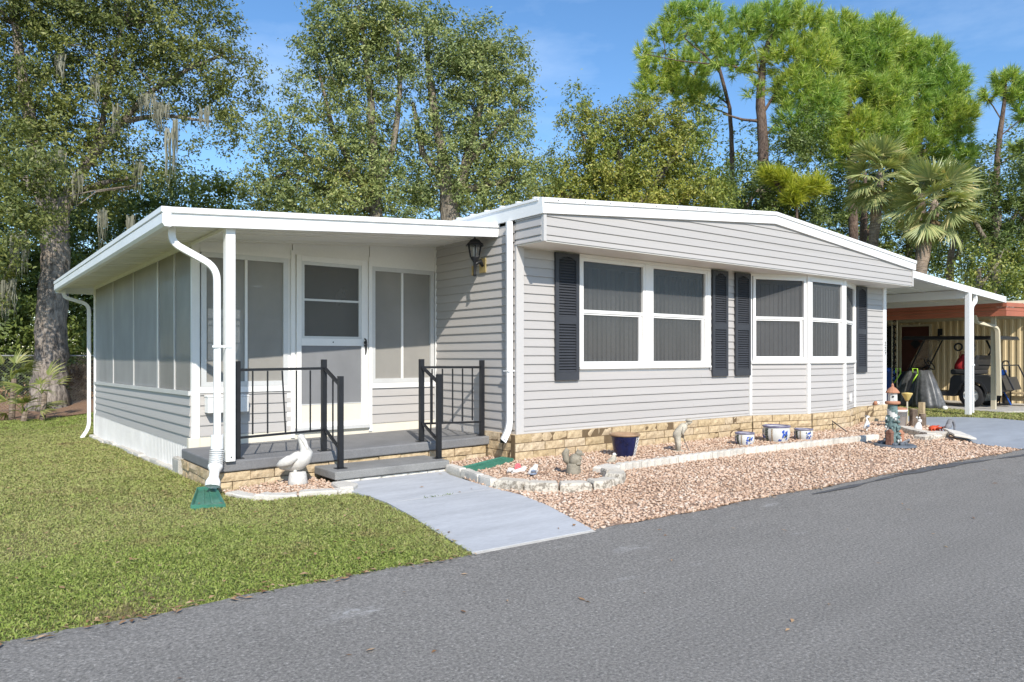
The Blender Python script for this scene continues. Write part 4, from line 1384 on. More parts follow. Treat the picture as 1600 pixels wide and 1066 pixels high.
MB().lathe([(.016, 2.40), (.018, 2.44), (.026, 2.48), (.018, 2.52), (.004, 2.53)], (cx, cy, 0), 8).build('bulb', M['glazewhite'], WL, smooth=True)
MB().lathe([(.118, 2.535), (.120, 2.545), (.085, 2.575), (.060, 2.605), (.030, 2.618), (.014, 2.625), (.012, 2.633), (.003, 2.648)], (cx, cy, 0), 6).build('cap', M['black'], WL)

# white box on the porch wall
WB = thing('wall_box', 'white box fixed to the siding under the porch window behind the white post', 'wall box', (-2.76, YP - .02, .57))
MB().box(-2.985, -2.545, YP - .16, YP - .018, .575, .745).build('box_body', M['vinyl'], WB, bevel=.006)
MB().box(-2.99, -2.54, YP - .166, YP - .018, .746, .766).build('lid', M['vinyl'], WB, bevel=.004)

# ------------------------------------------------------------------ carport roof of the house
CP = thing('carport', 'white flat carport roof with white post beside the right end of the house', 'carport', (11.5, -.39, 0))
def cz(x): return 2.80 + (2.522 - 2.80) * (x - 8.82) / (13.49 - 8.82)
MB().loft([(8.82, -.40, cz(8.82) - .05), (13.47, -.40, cz(13.49) - .05), (13.47, -.40, cz(13.49) - .004), (8.82, -.40, cz(8.82) - .004)],
          [(8.82, 7, cz(8.82) - .05), (13.47, 7, cz(13.49) - .05), (13.47, 7, cz(13.49) - .004), (8.82, 7, cz(8.82) - .004)]).build('roof', M['white'], CP)
MB().loft([(8.82, -.425, cz(8.82) - .13), (13.49, -.425, cz(13.49) - .13), (13.49, -.425, cz(13.49)), (8.82, -.425, cz(8.82))],
          [(8.82, -.403, cz(8.82) - .13), (13.49, -.403, cz(13.49) - .13), (13.49, -.403, cz(13.49)), (8.82, -.403, cz(8.82))]).build('fascia', M['fascia'], CP)
MB().box(13.472, 13.50, -.402, 7, cz(13.49) - .13, cz(13.49)).build('fascia', M['fascia'], CP)
for i in range(12):
    yy = -.15 + i * .6
    MB().bar((8.83, yy, cz(8.82) - .058), (13.46, yy, cz(13.46) - .058), .02, .016).build('roof_seam', M['white'], CP)
MB().box(11.51, 11.59, -.38, 7, 2.40, 2.57).build('beam', M['white'], CP)
MB().box(11.50, 11.60, -.44, -.34, -.05, 2.57).build('post', M['white'], CP, bevel=.006)
b = MB().rtube(smooth_path([(11.95, -.36, 2.52), (11.95, -.38, 2.36), (11.68, -.40, 2.24), (11.68, -.41, .02)], 6, .10), .07, .06, (0, 1, 0))
b.build('downspout', M['white'], CP, bevel=.005)
MB().box(11.60, 11.72, -.45, -.36, 1.0, 1.03).build('pipe_strap', M['white'], CP)

# ------------------------------------------------------------------ neighbour's house
N = thing('neighbour_house', 'tan ribbed metal house with brown door and terracotta fascia behind the carport', 'house', (18, 4, 0))
XW = 16.7
ys_ = []
y = -1.7
while y < 9:
    for dy, dd in ((0, 0), (.055, 0), (.075, .019), (.13, .019), (.15, 0)):
        ys_.append((y + dy, dd))
    y += .165
def ribbed(y0, y1, z0, z1):
    b = MB()
    q = [(yy, dd) for yy, dd in ys_ if y0 <= yy <= y1]
    q = [(y0, q[0][1])] + q + [(y1, q[-1][1])]
    for yy, dd in q:
        b.v += [(XW - dd, yy, z0), (XW - dd, yy, z1)]
    b.f = [(2 * i + 2, 2 * i, 2 * i + 1, 2 * i + 3) for i in range(len(q) - 1)]
    return b
ribbed(-1.7, 2.50, -.04, 2.16).build('ribbed_wall', M['tan'], N)
ribbed(2.50, 3.36, 2.06, 2.16).build('ribbed_wall', M['tan'], N)
ribbed(3.36, 9, -.04, 2.16).build('ribbed_wall', M['tan'], N)
MB().box(XW - .05, XW + .02, -1.7, 9, 2.162, 2.42).build('wall_band', M['tanpost'], N)
MB().box(XW + .03, XW + .1, -1.68, 9, -.04, 2.4).build('wall', M['tan'], N)
MB().loft([(XW, -1.69, -.04), (XW + 7, -1.69, -.04), (XW + 7, -1.69, 2.4), (XW + 3.5, -1.69, 3.0), (XW, -1.69, 2.4)],
          [(XW, -1.60, -.04), (XW + 7, -1.60, -.04), (XW + 7, -1.60, 2.4), (XW + 3.5, -1.60, 3.0), (XW, -1.60, 2.4)]).build('wall', M['tan'], N)
dn = MB().box(XW - .045, XW - .005, 2.545, 3.30, .0, 2.04).build('door', M['brown'], N)
b = MB(); c = Vector((XW - .052, 2.91, 1.55)); s_ = .15
b.loft([c + Vector((0, 0, s_)), c + Vector((0, s_, 0)), c + Vector((0, 0, -s_)), c + Vector((0, -s_, 0))], [c + Vector((.006, 0, s_)), c + Vector((.006, s_, 0)), c + Vector((.006, 0, -s_)), c + Vector((.006, -s_, 0))])
b.build('diamond_window', M['black'], dn)
b = MB(); b.box(XW - .06, XW, 3.30, 3.36, 0, 2.10); b.box(XW - .06, XW, 2.485, 2.545, 0, 2.10); b.box(XW - .06, XW, 2.545, 3.30, 2.04, 2.10)
b.build('door_frame', M['tanpost'], N)
b = MB(); b.box(XW - .06, XW - .03, 3.50, 5.2, .1, 2.08)
b.build('dark_panel', M['dark'], N)
b = MB(); b.box(XW - .05, XW - .03, 2.20, 2.32, 1.78, 1.96); b.lathe([(.03, 1.62), (.065, 1.66), (.065, 1.72), (.03, 1.78), (.01, 1.80)], (XW - .13, 2.26, 0), 8); b.bar((XW - .03, 2.26, 1.84), (XW - .13, 2.26, 1.80), .02)
b.build('porch_light', M['black'], N)
# roof over its carport
MB().loft([(13.58, -.38, 2.36), (XW + 3.4, -.38, 2.80), (XW + 3.4, 9, 2.80), (13.58, 9, 2.36)], [(13.58, -.38, 2.42), (XW + 3.4, -.38, 2.86), (XW + 3.4, 9, 2.86), (13.58, 9, 2.42)]).build('roof', M['tanpost'], N)
MB().loft([(XW - .3, -2.0, 2.47), (XW + 3.5, -2.0, 3.02), (XW + 3.5, -.385, 3.02), (XW - .3, -.385, 2.47)], [(XW - .3, -2.0, 2.53), (XW + 3.5, -2.0, 3.08), (XW + 3.5, -.385, 3.08), (XW - .3, -.385, 2.53)]).build('roof', M['tanpost'], N)
for z0, z1, o_ in ((2.10, 2.215, .012), (2.222, 2.30, .0), (2.307, 2.40, .022)):
    MB().box(13.545 - o_, 13.575, -.40 - o_, 9, z0, z1).build('fascia', M['fascia_red'], N)
    MB().loft([(13.576, -.40 - o_, z0), (15.2, -.40 - o_, z0 + .03), (15.2, -.40 - o_, z1 + .03), (13.576, -.40 - o_, z1)],
              [(13.576, -.375, z0), (15.2, -.375, z0 + .03), (15.2, -.375, z1 + .03), (13.576, -.375, z1)]).build('fascia', M['fascia_red'], N)
MB().box(13.76, 13.84, -.11, -.02, -.04, 2.36).build('post', M['tanpost'], N)
MB().box(13.74, 13.86, -.02, 9, 2.24, 2.355).build('beam', M['tanpost'], N)
b = MB().rtube(smooth_path([(13.52, .22, 2.14), (13.52, .20, 1.98), (13.72, -.17, 1.86), (13.74, -.20, .30)], 6, .12), .085, .075, (0, 1, 0))
b.build('downspout', M['tanpost'], N, bevel=.005)
# decorative iron post
b = MB()
for dy in (-.06, .06):
    b.bar((13.8, 2.16 + dy, -.04), (13.8, 2.16 + dy, 2.24), .025)
b2 = MB()
for i in range(14):
    z = .05 + i * .155
    b2.bar((13.8, 2.11, z), (13.8, 2.21, z + .08), .022); b2.bar((13.8, 2.21, z), (13.8, 2.11, z + .08), .022)
q = b.build('ornamental_post', M['tanpost'], N)
b2.build('scrollwork', M['black'], q)

# ------------------------------------------------------------------ golf cart (faces +y)
GC = thing('golf_cart', 'black golf cart with roof and windshield parked under the neighbour carport', 'golf cart', (14.75, 1.4, -.02))
gx0, gx1 = 14.18, 15.32
def wheel(x, y, r=.275, w=.2):
    root = MB()
    prof = [(r * .62, -w / 2), (r * .93, -w / 2), (r, -w * .3), (r, w * .3), (r * .93, w / 2), (r * .62, w / 2)]
    n = 24
    rings = [[(x + zz, y + rr * math.cos(2 * math.pi * k / n), -.02 + r + rr * math.sin(2 * math.pi * k / n)) for k in range(n)] for rr, zz in prof]
    tyre = root.rings(rings, cap=False).build('wheel', M['tire'], GC, smooth=True)
    b = MB()
    for sgn in (-1, 1):
        xx = x + sgn * w * .34
        rg = [[(xx + o, y + rr * math.cos(2 * math.pi * k / n), -.02 + r + rr * math.sin(2 * math.pi * k / n)) for k in range(n)] for rr, o in ((r * .63, 0), (r * .55, sgn * -.012), (r * .2, 0), (.01, sgn * .02))]
        b.rings(rg, cap=False)
        for k in range(5):
            a = 2 * math.pi * k / 5 + .3
            b.bar((xx + sgn * .01, y + .05 * math.cos(a), -.02 + r + .05 * math.sin(a)), (xx + sgn * .01, y + r * .6 * math.cos(a), -.02 + r + r * .6 * math.sin(a)), .03)
    b.build('rim', M['alu'], tyre)
for x in (gx0 + .1, gx1 - .1):
    wheel(x, .56); wheel(x, 2.30)
# body side profile swept across
prof = [(-.05, .42), (-.02, .62), (.18, .74), (.95, .74), (1.02, .66), (1.06, .34), (1.75, .32), (1.85, .60), (1.95, .82), (2.30, .80), (2.62, .66), (2.72, .45), (2.66, .30), (2.55, .27), (1.95, .25), (.95, .22), (.85, .30), (.80, .45), (.72, .55), (.56, .60), (.40, .55), (.32, .45), (.27, .34), (.05, .34)]
b = MB().loft([(gx0 + .02, y, z) for y, z in prof], [(gx1 - .02, y, z) for y, z in prof])
b.build('body', M['cart'], GC, bevel=.02)
b = MB()
for x in (gx0, gx1 - .05):
    n = 10
    arc = [(.56 + .36 * math.cos(math.pi * i / n), .30 + .36 * math.sin(math.pi * i / n)) for i in range(n + 1)]
    arc2 = [(.56 + .31 * math.cos(math.pi * i / n), .30 + .31 * math.sin(math.pi * i / n)) for i in range(n, -1, -1)]
    b.loft([(x, y, z) for y, z in arc + arc2], [(x + .05, y, z) for y, z in arc + arc2])
b.build('fender', M['cart'], GC)
MB().box(gx0 + .08, gx1 - .08, .55, 1.05, .75, .88).build('seat', M['seat'], GC, bevel=.04)
MB().loft([(gx0 + .08, .55, .86), (gx1 - .08, .55, .86), (gx1 - .08, .64, .86), (gx0 + .08, .64, .86)], [(gx0 + .10, .42, 1.22), (gx1 - .10, .42, 1.22), (gx1 - .10, .50, 1.22), (gx0 + .10, .50, 1.22)]).build('backrest', M['seat'], GC, bevel=.03)
MB().loft([(gx0 - .02, -.10, 1.58), (gx1 + .02, -.10, 1.58), (gx1 + .02, 2.18, 1.62), (gx0 - .02, 2.18, 1.62)], [(gx0 + .02, -.06, 1.67), (gx1 - .02, -.06, 1.67), (gx1 - .02, 2.12, 1.71), (gx0 + .02, 2.12, 1.71)]).build('roof', M['cart'], GC, bevel=.02)
for x in (gx0 + .06, gx1 - .06):
    MB().tube([(x, 2.0, .82), (x, 1.92, 1.0), (x, 1.62, 1.63)], .02, 6).build('front_strut', M['black'], GC)
    MB().tube([(x, .62, .76), (x, .60, 1.1), (x, .50, 1.35), (x, .62, 1.62)], .024, 6).build('rear_strut', M['black'], GC)
    MB().tube([(x, -.08, .98), (x, -.20, .70), (x, -.32, .42)], .016, 6).build('bag_rail', M['black'], GC)
MB().bar((gx0 + .06, -.08, .98), (gx1 - .06, -.08, .98), .03).build('bag_bar', M['black'], GC)
MB().bar((gx0 + .06, .40, .98), (gx0 + .06, -.10, .98), .03).build('bag_bar', M['black'], GC)
MB().loft([(gx0 + .10, -.16, .40), (gx1 - .10, -.16, .40), (gx1 - .10, -.02, .42), (gx0 + .10, -.02, .42)], [(gx0 + .10, -.06, .70), (gx1 - .10, -.06, .70), (gx1 - .10, .02, .70), (gx0 + .10, .02, .70)]).build('bag_well', M['cart'], GC)
MB().loft([(gx0 + .08, 2.06, .84), (gx1 - .08, 2.06, .84), (gx1 - .08, 2.068, .84), (gx0 + .08, 2.068, .84)], [(gx0 + .08, 1.66, 1.62), (gx1 - .08, 1.66, 1.62), (gx1 - .08, 1.668, 1.62), (gx0 + .08, 1.668, 1.62)]).build('windshield', M['windshield'], GC)
b = MB()
c = Vector((gx0 + .32, 1.62, .99))
ring = []
for k in range(18):
    a = 2 * math.pi * k / 18
    ring.append(c + Vector((.17 * math.cos(a), .17 * math.sin(a) * .6, .17 * math.sin(a) * .8)))
b.tube(ring + [ring[0]], .014, 6)
b.tube([c, (gx0 + .32, 1.95, .78)], .018, 6); b.bar(ring[0], ring[9], .02)
b.build('steering_wheel', M['black'], GC)
b = MB()
for dy, dz in ((0, 0), (-.27, .03)):
    n = 14; rr = .085
    ring = [Vector((gx0 + .03, .84 + dy + rr * math.cos(2 * math.pi * k / n), 1.42 + dz + rr * math.sin(2 * math.pi * k / n))) for k in range(n + 1)]
    b.tube(ring, .022, 6)
b.build('roof_fans', M['black'], GC)
RB = thing('red_bag', 'red cloth bag slumped on the golf cart seat', 'bag', (14.55, .85, .88))
b = MB().lathe([(.15, .86), (.19, .90), (.17, 1.0), (.10, 1.12), (.04, 1.22), (.03, 1.25)], (gx0 + .24, .82, 0), 10, sx=.8)
random.seed(3)
b.v = [(x + random.uniform(-.02, .02), y + random.uniform(-.02, .02), z) for x, y, z in b.v]
b.build('bag_body', M['red'], RB, smooth=True)
MB().tube([(gx0 + .24, .74, 1.2), (gx0 + .22, .78, 1.30), (gx0 + .24, .86, 1.31), (gx0 + .24, .9, 1.18)], .01, 5).build('strap', M['red'], RB)

# draped equipment under a grey plastic sheet
DR = thing('draped_cover', 'grey plastic sheet draped over equipment with two lime handles in front of the golf cart', 'cover', (13.15, 1.2, -.04))
random.seed(11)
def drape(cx, cy, rx, ry, h, lean, name, n=64, fold=.12, ztop=.82):
    b = MB()
    rings = []
    for j in range(9):
        t = j / 8
        z = -.03 + (h + .03) * t
        k = 1 - .62 * t ** 1.6
        ring = []
        for i in range(n):
            a = 2 * math.pi * i / n
            f = 1 + fold * (1 - t * .8) * math.sin(a * 11 + 1.6 * math.sin(a * 2) + t * .6) * (.6 + .4 * math.sin(a * 3 + 1)) + .03 * math.sin(a * 4 + t * 5)
            ring.append((cx + rx * k * f * math.cos(a) + lean[0] * t, cy + ry * k * f * math.sin(a) + lean[1] * t, z + .015 * math.sin(a * 5)))
        rings.append(ring)
    b.rings(rings)
    return b.build(name, M['drape'], DR, smooth=True)
drape(13.0, .98, .30, .34, .86, (.02, .12), 'sheet')
drape(13.25, 1.55, .30, .40, .84, (-.02, -.1), 'sheet')
for (x, y, z) in ((12.86, 1.24, .84), (13.05, 1.72, .84)):
    b = MB().tube([(x, y - .05, z - .06), (x - .02, y - .05, z + .06), (x - .02, y + .05, z + .07), (x, y + .06, z - .05)], .018, 6)
    b.tube([(x, y - .05, z - .06), (x, y + .10, z - .3)], .014, 6)
    b.build('handle', M['lime'], DR, smooth=True)
MB().bar((12.88, 1.27, .80), (12.80, 1.52, .05), .06).build('strut', M['black'], DR)
# blue bin beside it
BN = thing('blue_bin', 'dark blue plastic bin half hidden behind the draped sheet', 'bin', (13.95, 2.4, -.02))
MB().lathe([(.17, -.02), (.21, .80), (.225, .80), (.225, .86), (.19, .90)], (13.95, 2.45, 0), 16).build('bin_body', M['blue'], BN, smooth=True)

# folding hand truck
HT = thing('hand_truck', 'folded blue and black hand truck leaning near the tan wall right of the downspout', 'hand truck', (15.3, .22, -.02))
b = MB()
b.tube(smooth_path([(15.2, .30, .05), (15.3, .28, 1.0), (15.32, .25, 1.08), (15.32, .16, 1.08), (15.3, .12, 1.0), (15.2, .06, .05)], 4, .06), .017, 6)
b.build('frame', M['black'], HT, smooth=True)
MB().box(15.22, 15.27, .17, .34, .55, .86).build('panel', M['blue'], HT, bevel=.01)
MB().tube([(15.2, .34, .75), (15.15, .20, .35), (15.1, .02, .02)], .016, 6).build('leg', M['blue'], HT)
MB().box(15.0, 15.2, .04, .32, .02, .05).build('toe_plate', M['black'], HT)
# low bench
BC = thing('bench', 'low weathered wooden bench under the neighbour roof at the right edge', 'bench', (15.6, -.6, -.02))
for k in range(3):
    MB().box(15.42 + k * .14, 15.55 + k * .14, -1.5, .38, .27, .31).build('plank', M['wood'], BC)
for y in (.30, -.9):
    MB().box(15.45, 15.8, y - .03, y + .03, -.02, .268).build('leg', M['black'], BC)
MB().box(15.6, 15.64, -.9, .25, .10, .22).build('stretcher', M['wood'], BC)

# ------------------------------------------------------------------ garden edgings
def stone_block(poly, z0, h, parent, mat, name='edging_stone', seed=0, rough=.008):
    rnd = random.Random(seed)
    b = MB()
    c = Vector((sum(p[0] for p in poly) / len(poly), sum(p[1] for p in poly) / len(poly), 0))
    A = [(p[0], p[1], z0) for p in poly]
    j = [rnd.uniform(-rough, rough) for _ in poly]
    B = []
    C_ = []
    for p, q in zip(poly, j):
        v = Vector((p[0], p[1], 0)) - c
        B.append((p[0] + q * .5, p[1] + q, z0 + h * .82 + q * .3))
        v2 = c + v * .90
        C_.append((v2.x, v2.y, z0 + h + q * .4))
    n = len(poly)
    b.rings([A, B, C_])
    return b.build(name, mat, parent)

def arc_blocks(path, width, h, lengths, parent, mat, seed, gap=.012):
    """chunky blocks laid along a path; path runs along the outer lower edge, blocks extend to the left of travel"""
    P = [Vector((*p, 0)) for p in path]
    L_ = [0]
    for a, c in zip(P[:-1], P[1:]): L_.append(L_[-1] + (c - a).length)
    def at(s):
        s = max(0, min(L_[-1], s))
        for k in range(len(P) - 1):
            if s <= L_[k + 1] + 1e-9:
                t = (s - L_[k]) / max(1e-9, L_[k + 1] - L_[k])
                p = P[k].lerp(P[k + 1], t); d = (P[k + 1] - P[k]).normalized()
                return p, d
    rnd = random.Random(seed)
    s = 0; k = 0
    while s < L_[-1] - .06:
        ln = lengths[k % len(lengths)] * rnd.uniform(.92, 1.08)
        e = min(L_[-1], s + ln)
        m = 4
        outer = []; inner = []
        for i in range(m + 1):
            p, d = at(s + gap / 2 + (e - s - gap) * i / m)
            p0, d0 = at(max(0, s + (e - s) * i / m - .05)); p1, d1 = at(min(L_[-1], s + (e - s) * i / m + .05))
            dd = (d0 + d1).normalized()
            nrm = Vector((-dd.y, dd.x, 0))
            w = width * rnd.uniform(.93, 1.07)
            outer.append((p.x + rnd.uniform(-.006, .006), p.y + rnd.uniform(-.006, .006)))
            q = p + nrm * w
            inner.append((q.x, q.y))
        mid = at((s + e) / 2)[0]
        stone_block(outer + inner[::-1], T(mid.x, mid.y) - .03, h + .03 + rnd.uniform(-.008, .006), parent, mat, seed=seed * 50 + k)
        s = e; k += 1

def catmull(pts, n=8):
    P = [Vector((*p, 0)) for p in pts]
    P = [P[0] * 2 - P[1]] + P + [P[-1] * 2 - P[-2]]
    out = []
    for i in range(1, len(P) - 2):
        for j in range(n):
            t = j / n
            a, b_, c, d = P[i - 1], P[i], P[i + 1], P[i + 2]
            q = .5 * ((2 * b_) + (c - a) * t + (2 * a - 5 * b_ + 4 * c - d) * t * t + (3 * b_ - a - 3 * c + d) * t ** 3)
            out.append((q.x, q.y))
    out.append((P[-2].x, P[-2].y))
    return out

E1 = thing('garden_edging', 'curved edging of old lichen-spotted concrete blocks round the bed right of the walkway', 'garden edging', (-.7, -1.5, -.02))
arc_blocks(catmull([(-1.0, -.02), (-1.06, -.46), (-1.19, -1.15)]), .085, .085, [.44, .40, .36], E1, M['edging'], 1)
arc_blocks(catmull([(-1.195, -1.20), (-1.03, -1.56), (-.85, -1.75), (-.53, -1.93), (-.22, -1.90), (.0, -1.74), (.12, -1.50)]), .17, .085, [.30, .33, .30, .36, .30], E1, M['oldedge'], 2)
stone_block([(.10, -1.50), (.34, -1.36), (.28, -1.20), (.02, -1.26)], -.03, .10, E1, M['edging'], seed=7)

def scallop(parent, x0, x1, y0, y1, n, h, w=.06, mat='edging'):
    """straight edging stone with a row of scalloped tops"""
    b = MB()
    d = Vector((x1 - x0, y1 - y0, 0)); ln = d.length; d.normalize()
    o = Vector((d.y, -d.x, 0))
    p0 = Vector((x0, y0, 0))
    top = []
    for i in range(n):
        for j in range(5):
            t = (i + j / 4) / n
            top.append((t * ln, h + .010 * math.sin(math.pi * j / 4) - .008))
    z0 = T((x0 + x1) / 2, (y0 + y1) / 2)
    A = [p0 + o * (w / 2) + d * u + Vector((0, 0, z0 + z)) for u, z in [(0, -.03), (ln, -.03)] + top[::-1]]
    B = [p - o * w for p in A]
    b.loft(A, B)
    for i in range(n):     # rounded flutes on the face
        b.lathe([(ln / n * .5, z0 - .03), (ln / n * .5, z0 + h - .012), (ln / n * .40, z0 + h - .003)], p0 + o * (w / 2 - ln / n * .36) + d * ((i + .5) * ln / n), 8)
    return b.build('edging_stone', M[mat], parent)
E2 = thing('garden_edging', 'straight row of pale scalloped concrete edging along the gravel in front of the brick base', 'garden edging', (3, -1.45, 0))
xs_e = [.30, .62, 1.22, 1.82, 2.42, 3.02, 3.62, 4.22, 4.80, 5.30]
def ye(x): return -1.345 - .075 * max(0, (x - 2.2) / 1.0) - .0
for a, c in zip(xs_e[:-1], xs_e[1:]):
    scallop(E2, a + .004, c - .004, ye(a), ye(c), 3 if c - a < .4 else 5, .085, .07)
E3 = thing('garden_edging', 'short stretch of edging blocks right of the lighthouse statue', 'garden edging', (6, -1.75, 0))
arc_blocks([(6.30, -2.15), (6.05, -2.05), (6.02, -1.95), (6.45, -1.45), (6.9, -1.15)][1:], -.16, .085, [.42, .38], E3, M['oldedge'], 4)
arc_blocks([(5.72, -2.05), (6.10, -2.12), (6.55, -2.02)], .16, .08, [.42], E3, M['oldedge'], 5)
# pelican bed edging: low pale curved pieces
E4 = thing('garden_edging', 'low pale curved edging stones along the lawn in front of the white pelican', 'garden edging', (-2.7, -.4, -.05))
arc_blocks(catmull([(-3.22, .20), (-3.04, -.30), (-2.62, -.52), (-2.30, -.56)]), .13, .035, [.42, .40, .36], E4, M['edging'], 6)
stone_block([(-2.30, -.55), (-2.18, -.40), (-2.22, -.16), (-2.36, -.2), (-2.40, -.48)], -.06, .07, E4, M['edging'], seed=9)
# blocks along the side skirting
E5 = thing('footing_blocks', 'row of pale concrete footing blocks along the ribbed skirting by the lawn', 'footing', (-3.2, 5, -.2))
rnd = random.Random(5)
y = 8.4
while y > 1.9:
    ln = rnd.uniform(.38, .5)
    z = T(-3.2, y - ln / 2)
    w = rnd.uniform(.05, .085)
    stone_block([(-3.14 - w, y - .006), (-3.14 - w - rnd.uniform(-.01, .012), y - ln + .006), (-3.12, y - ln + .006), (-3.12, y - .006)], z - .05, .085 + rnd.uniform(-.015, .015), E5, M['edging'], seed=int(y * 50))
    y -= ln
UB = thing('concrete_block', 'upright grey concrete block standing against the white ribbed skirting near the porch slab', 'block', (-3.21, 2.0, -.12))
b = MB().box(-3.235, -3.165, 1.86, 2.12, T(-3.2, 2) - .03, .055)
for k in range(5):
    y = 1.885 + k * .052
    b.box(-3.23, -3.17, y - .016, y + .016, .055, .075)
b.build('block', M['cement'], UB, bevel=.006)

# slate tiles leaning at the corner of the right bed
SLT = [((6.05, -2.30), (6.45, -2.06), (6.62, -2.28), (6.22, -2.52)), ((6.50, -2.04), (6.90, -1.80), (7.04, -2.00), (6.66, -2.24))]
for k, pl in enumerate(SLT):
    t = thing('paving_tile', ['grey paving tile lying tilted at the gravel corner nearest the driveway, left one', 'grey paving tile at the gravel corner, right one touching the driveway'][k], 'paving tile', (pl[0][0], pl[0][1], 0))
    b = MB().loft([(x, y, .02 + (.05 if i in (0, 1) else 0)) for i, (x, y) in enumerate(pl)], [(x, y, .05 + (.05 if i in (0, 1) else 0)) for i, (x, y) in enumerate(pl)])
    b.build('tile', M['edging'], t, bevel=.006)

# ------------------------------------------------------------------ splash blocks
def splash(name, label, quad, zs, h=.035, loc=None):
    c = [sum(p[0] for p in quad) / 4, sum(p[1] for p in quad) / 4]
    t = thing(name, label, 'splash block', (c[0], c[1], min(zs)))
    cv = Vector((c[0], c[1], 0))
    P = [Vector((*p, z)) for p, z in zip(quad, zs)]
    inn = [p.lerp(Vector((c[0], c[1], p.z)), .20) for p in P]
    up = Vector((0, 0, h))
    b = MB()
    n = 4
    vs = [p - Vector((0, 0, .04)) for p in P] + [p + up for p in P] + [p + up for p in [q.lerp(i_, .35) for q, i_ in zip(P, inn)]] + inn
    fs = []
    for i in range(4):
        j = (i + 1) % 4
        for r in range(3):
            fs.append((r * 4 + i, r * 4 + j, (r + 1) * 4 + j, (r + 1) * 4 + i))
    fs += [(12, 13, 14, 15), (3, 2, 1, 0)]
    b.add(vs, fs)
    b.build('trough', M['green'], t)
    for k in (1, 2):
        a = inn[0].lerp(inn[1], k / 3) + Vector((0, 0, .006)); e = inn[3].lerp(inn[2], k / 3) + Vector((0, 0, .006))
        MB().bar(a, e, .014, .014).build('ridge', M['green'], t)
    return t
splash('splash_block', 'green plastic splash block on the lawn under the corrugated downspout end', [(-3.60, -.14), (-3.36, -.31), (-3.20, .56), (-3.36, .60)], [-.088, -.080, -.055, -.065], .022)
splash('splash_block', 'green plastic splash block lying in the gravel under the corner downspout', [(-.88, -.16), (-.78, -.28), (-.14, -.14), (-.18, .02)], [.0, .0, .03, .035], .012)

# ------------------------------------------------------------------ pots and planters
PT = thing('blue_pot', 'large cobalt blue glazed flower pot with terracotta rim by the brick base', 'flower pot', (1.20, -.55, 0))
c = (1.20, -.58, 0)
MB().lathe([(.105, -.02), (.115, 0), (.135, .08), (.155, .17), (.165, .235), (.168, .245), (.150, .245), (.13, .20)], c, 28).build('pot_body', M['bluepot'], PT, smooth=True)
MB().lathe([(.166, .245), (.180, .250), (.186, .262), (.181, .272), (.160, .272), (.145, .24)], c, 28).build('rim', M['potrim'], PT, smooth=True)
b = MB()
def on_pot(a, z): 
    r = .115 + (.168 - .115) * (z / .245) ** .85 + .004
    return Vector((c[0] + r * math.cos(a), c[1] + r * math.sin(a), z))
a0 = R(-62)
for k in range(4):
    z = .03 + k * .05
    b.tube([on_pot(a0 - .24, z), on_pot(a0, z + .03), on_pot(a0 + .24, z + .05)], .0035, 4)
    b.tube([on_pot(a0 + .24, z), on_pot(a0, z + .03), on_pot(a0 - .24, z + .05)], .0035, 4)
for s in (-.3, .3):
    b.tube([on_pot(a0 + s, .01), on_pot(a0 + s, .12), on_pot(a0 + s, .235)], .004, 4)
b.build('lattice_pattern', M['glazewhite'], PT)
MB().lathe([(.14, .235), (.05, .245), (.01, .245)], c, 16).build('soil', M['dirt'], PT)

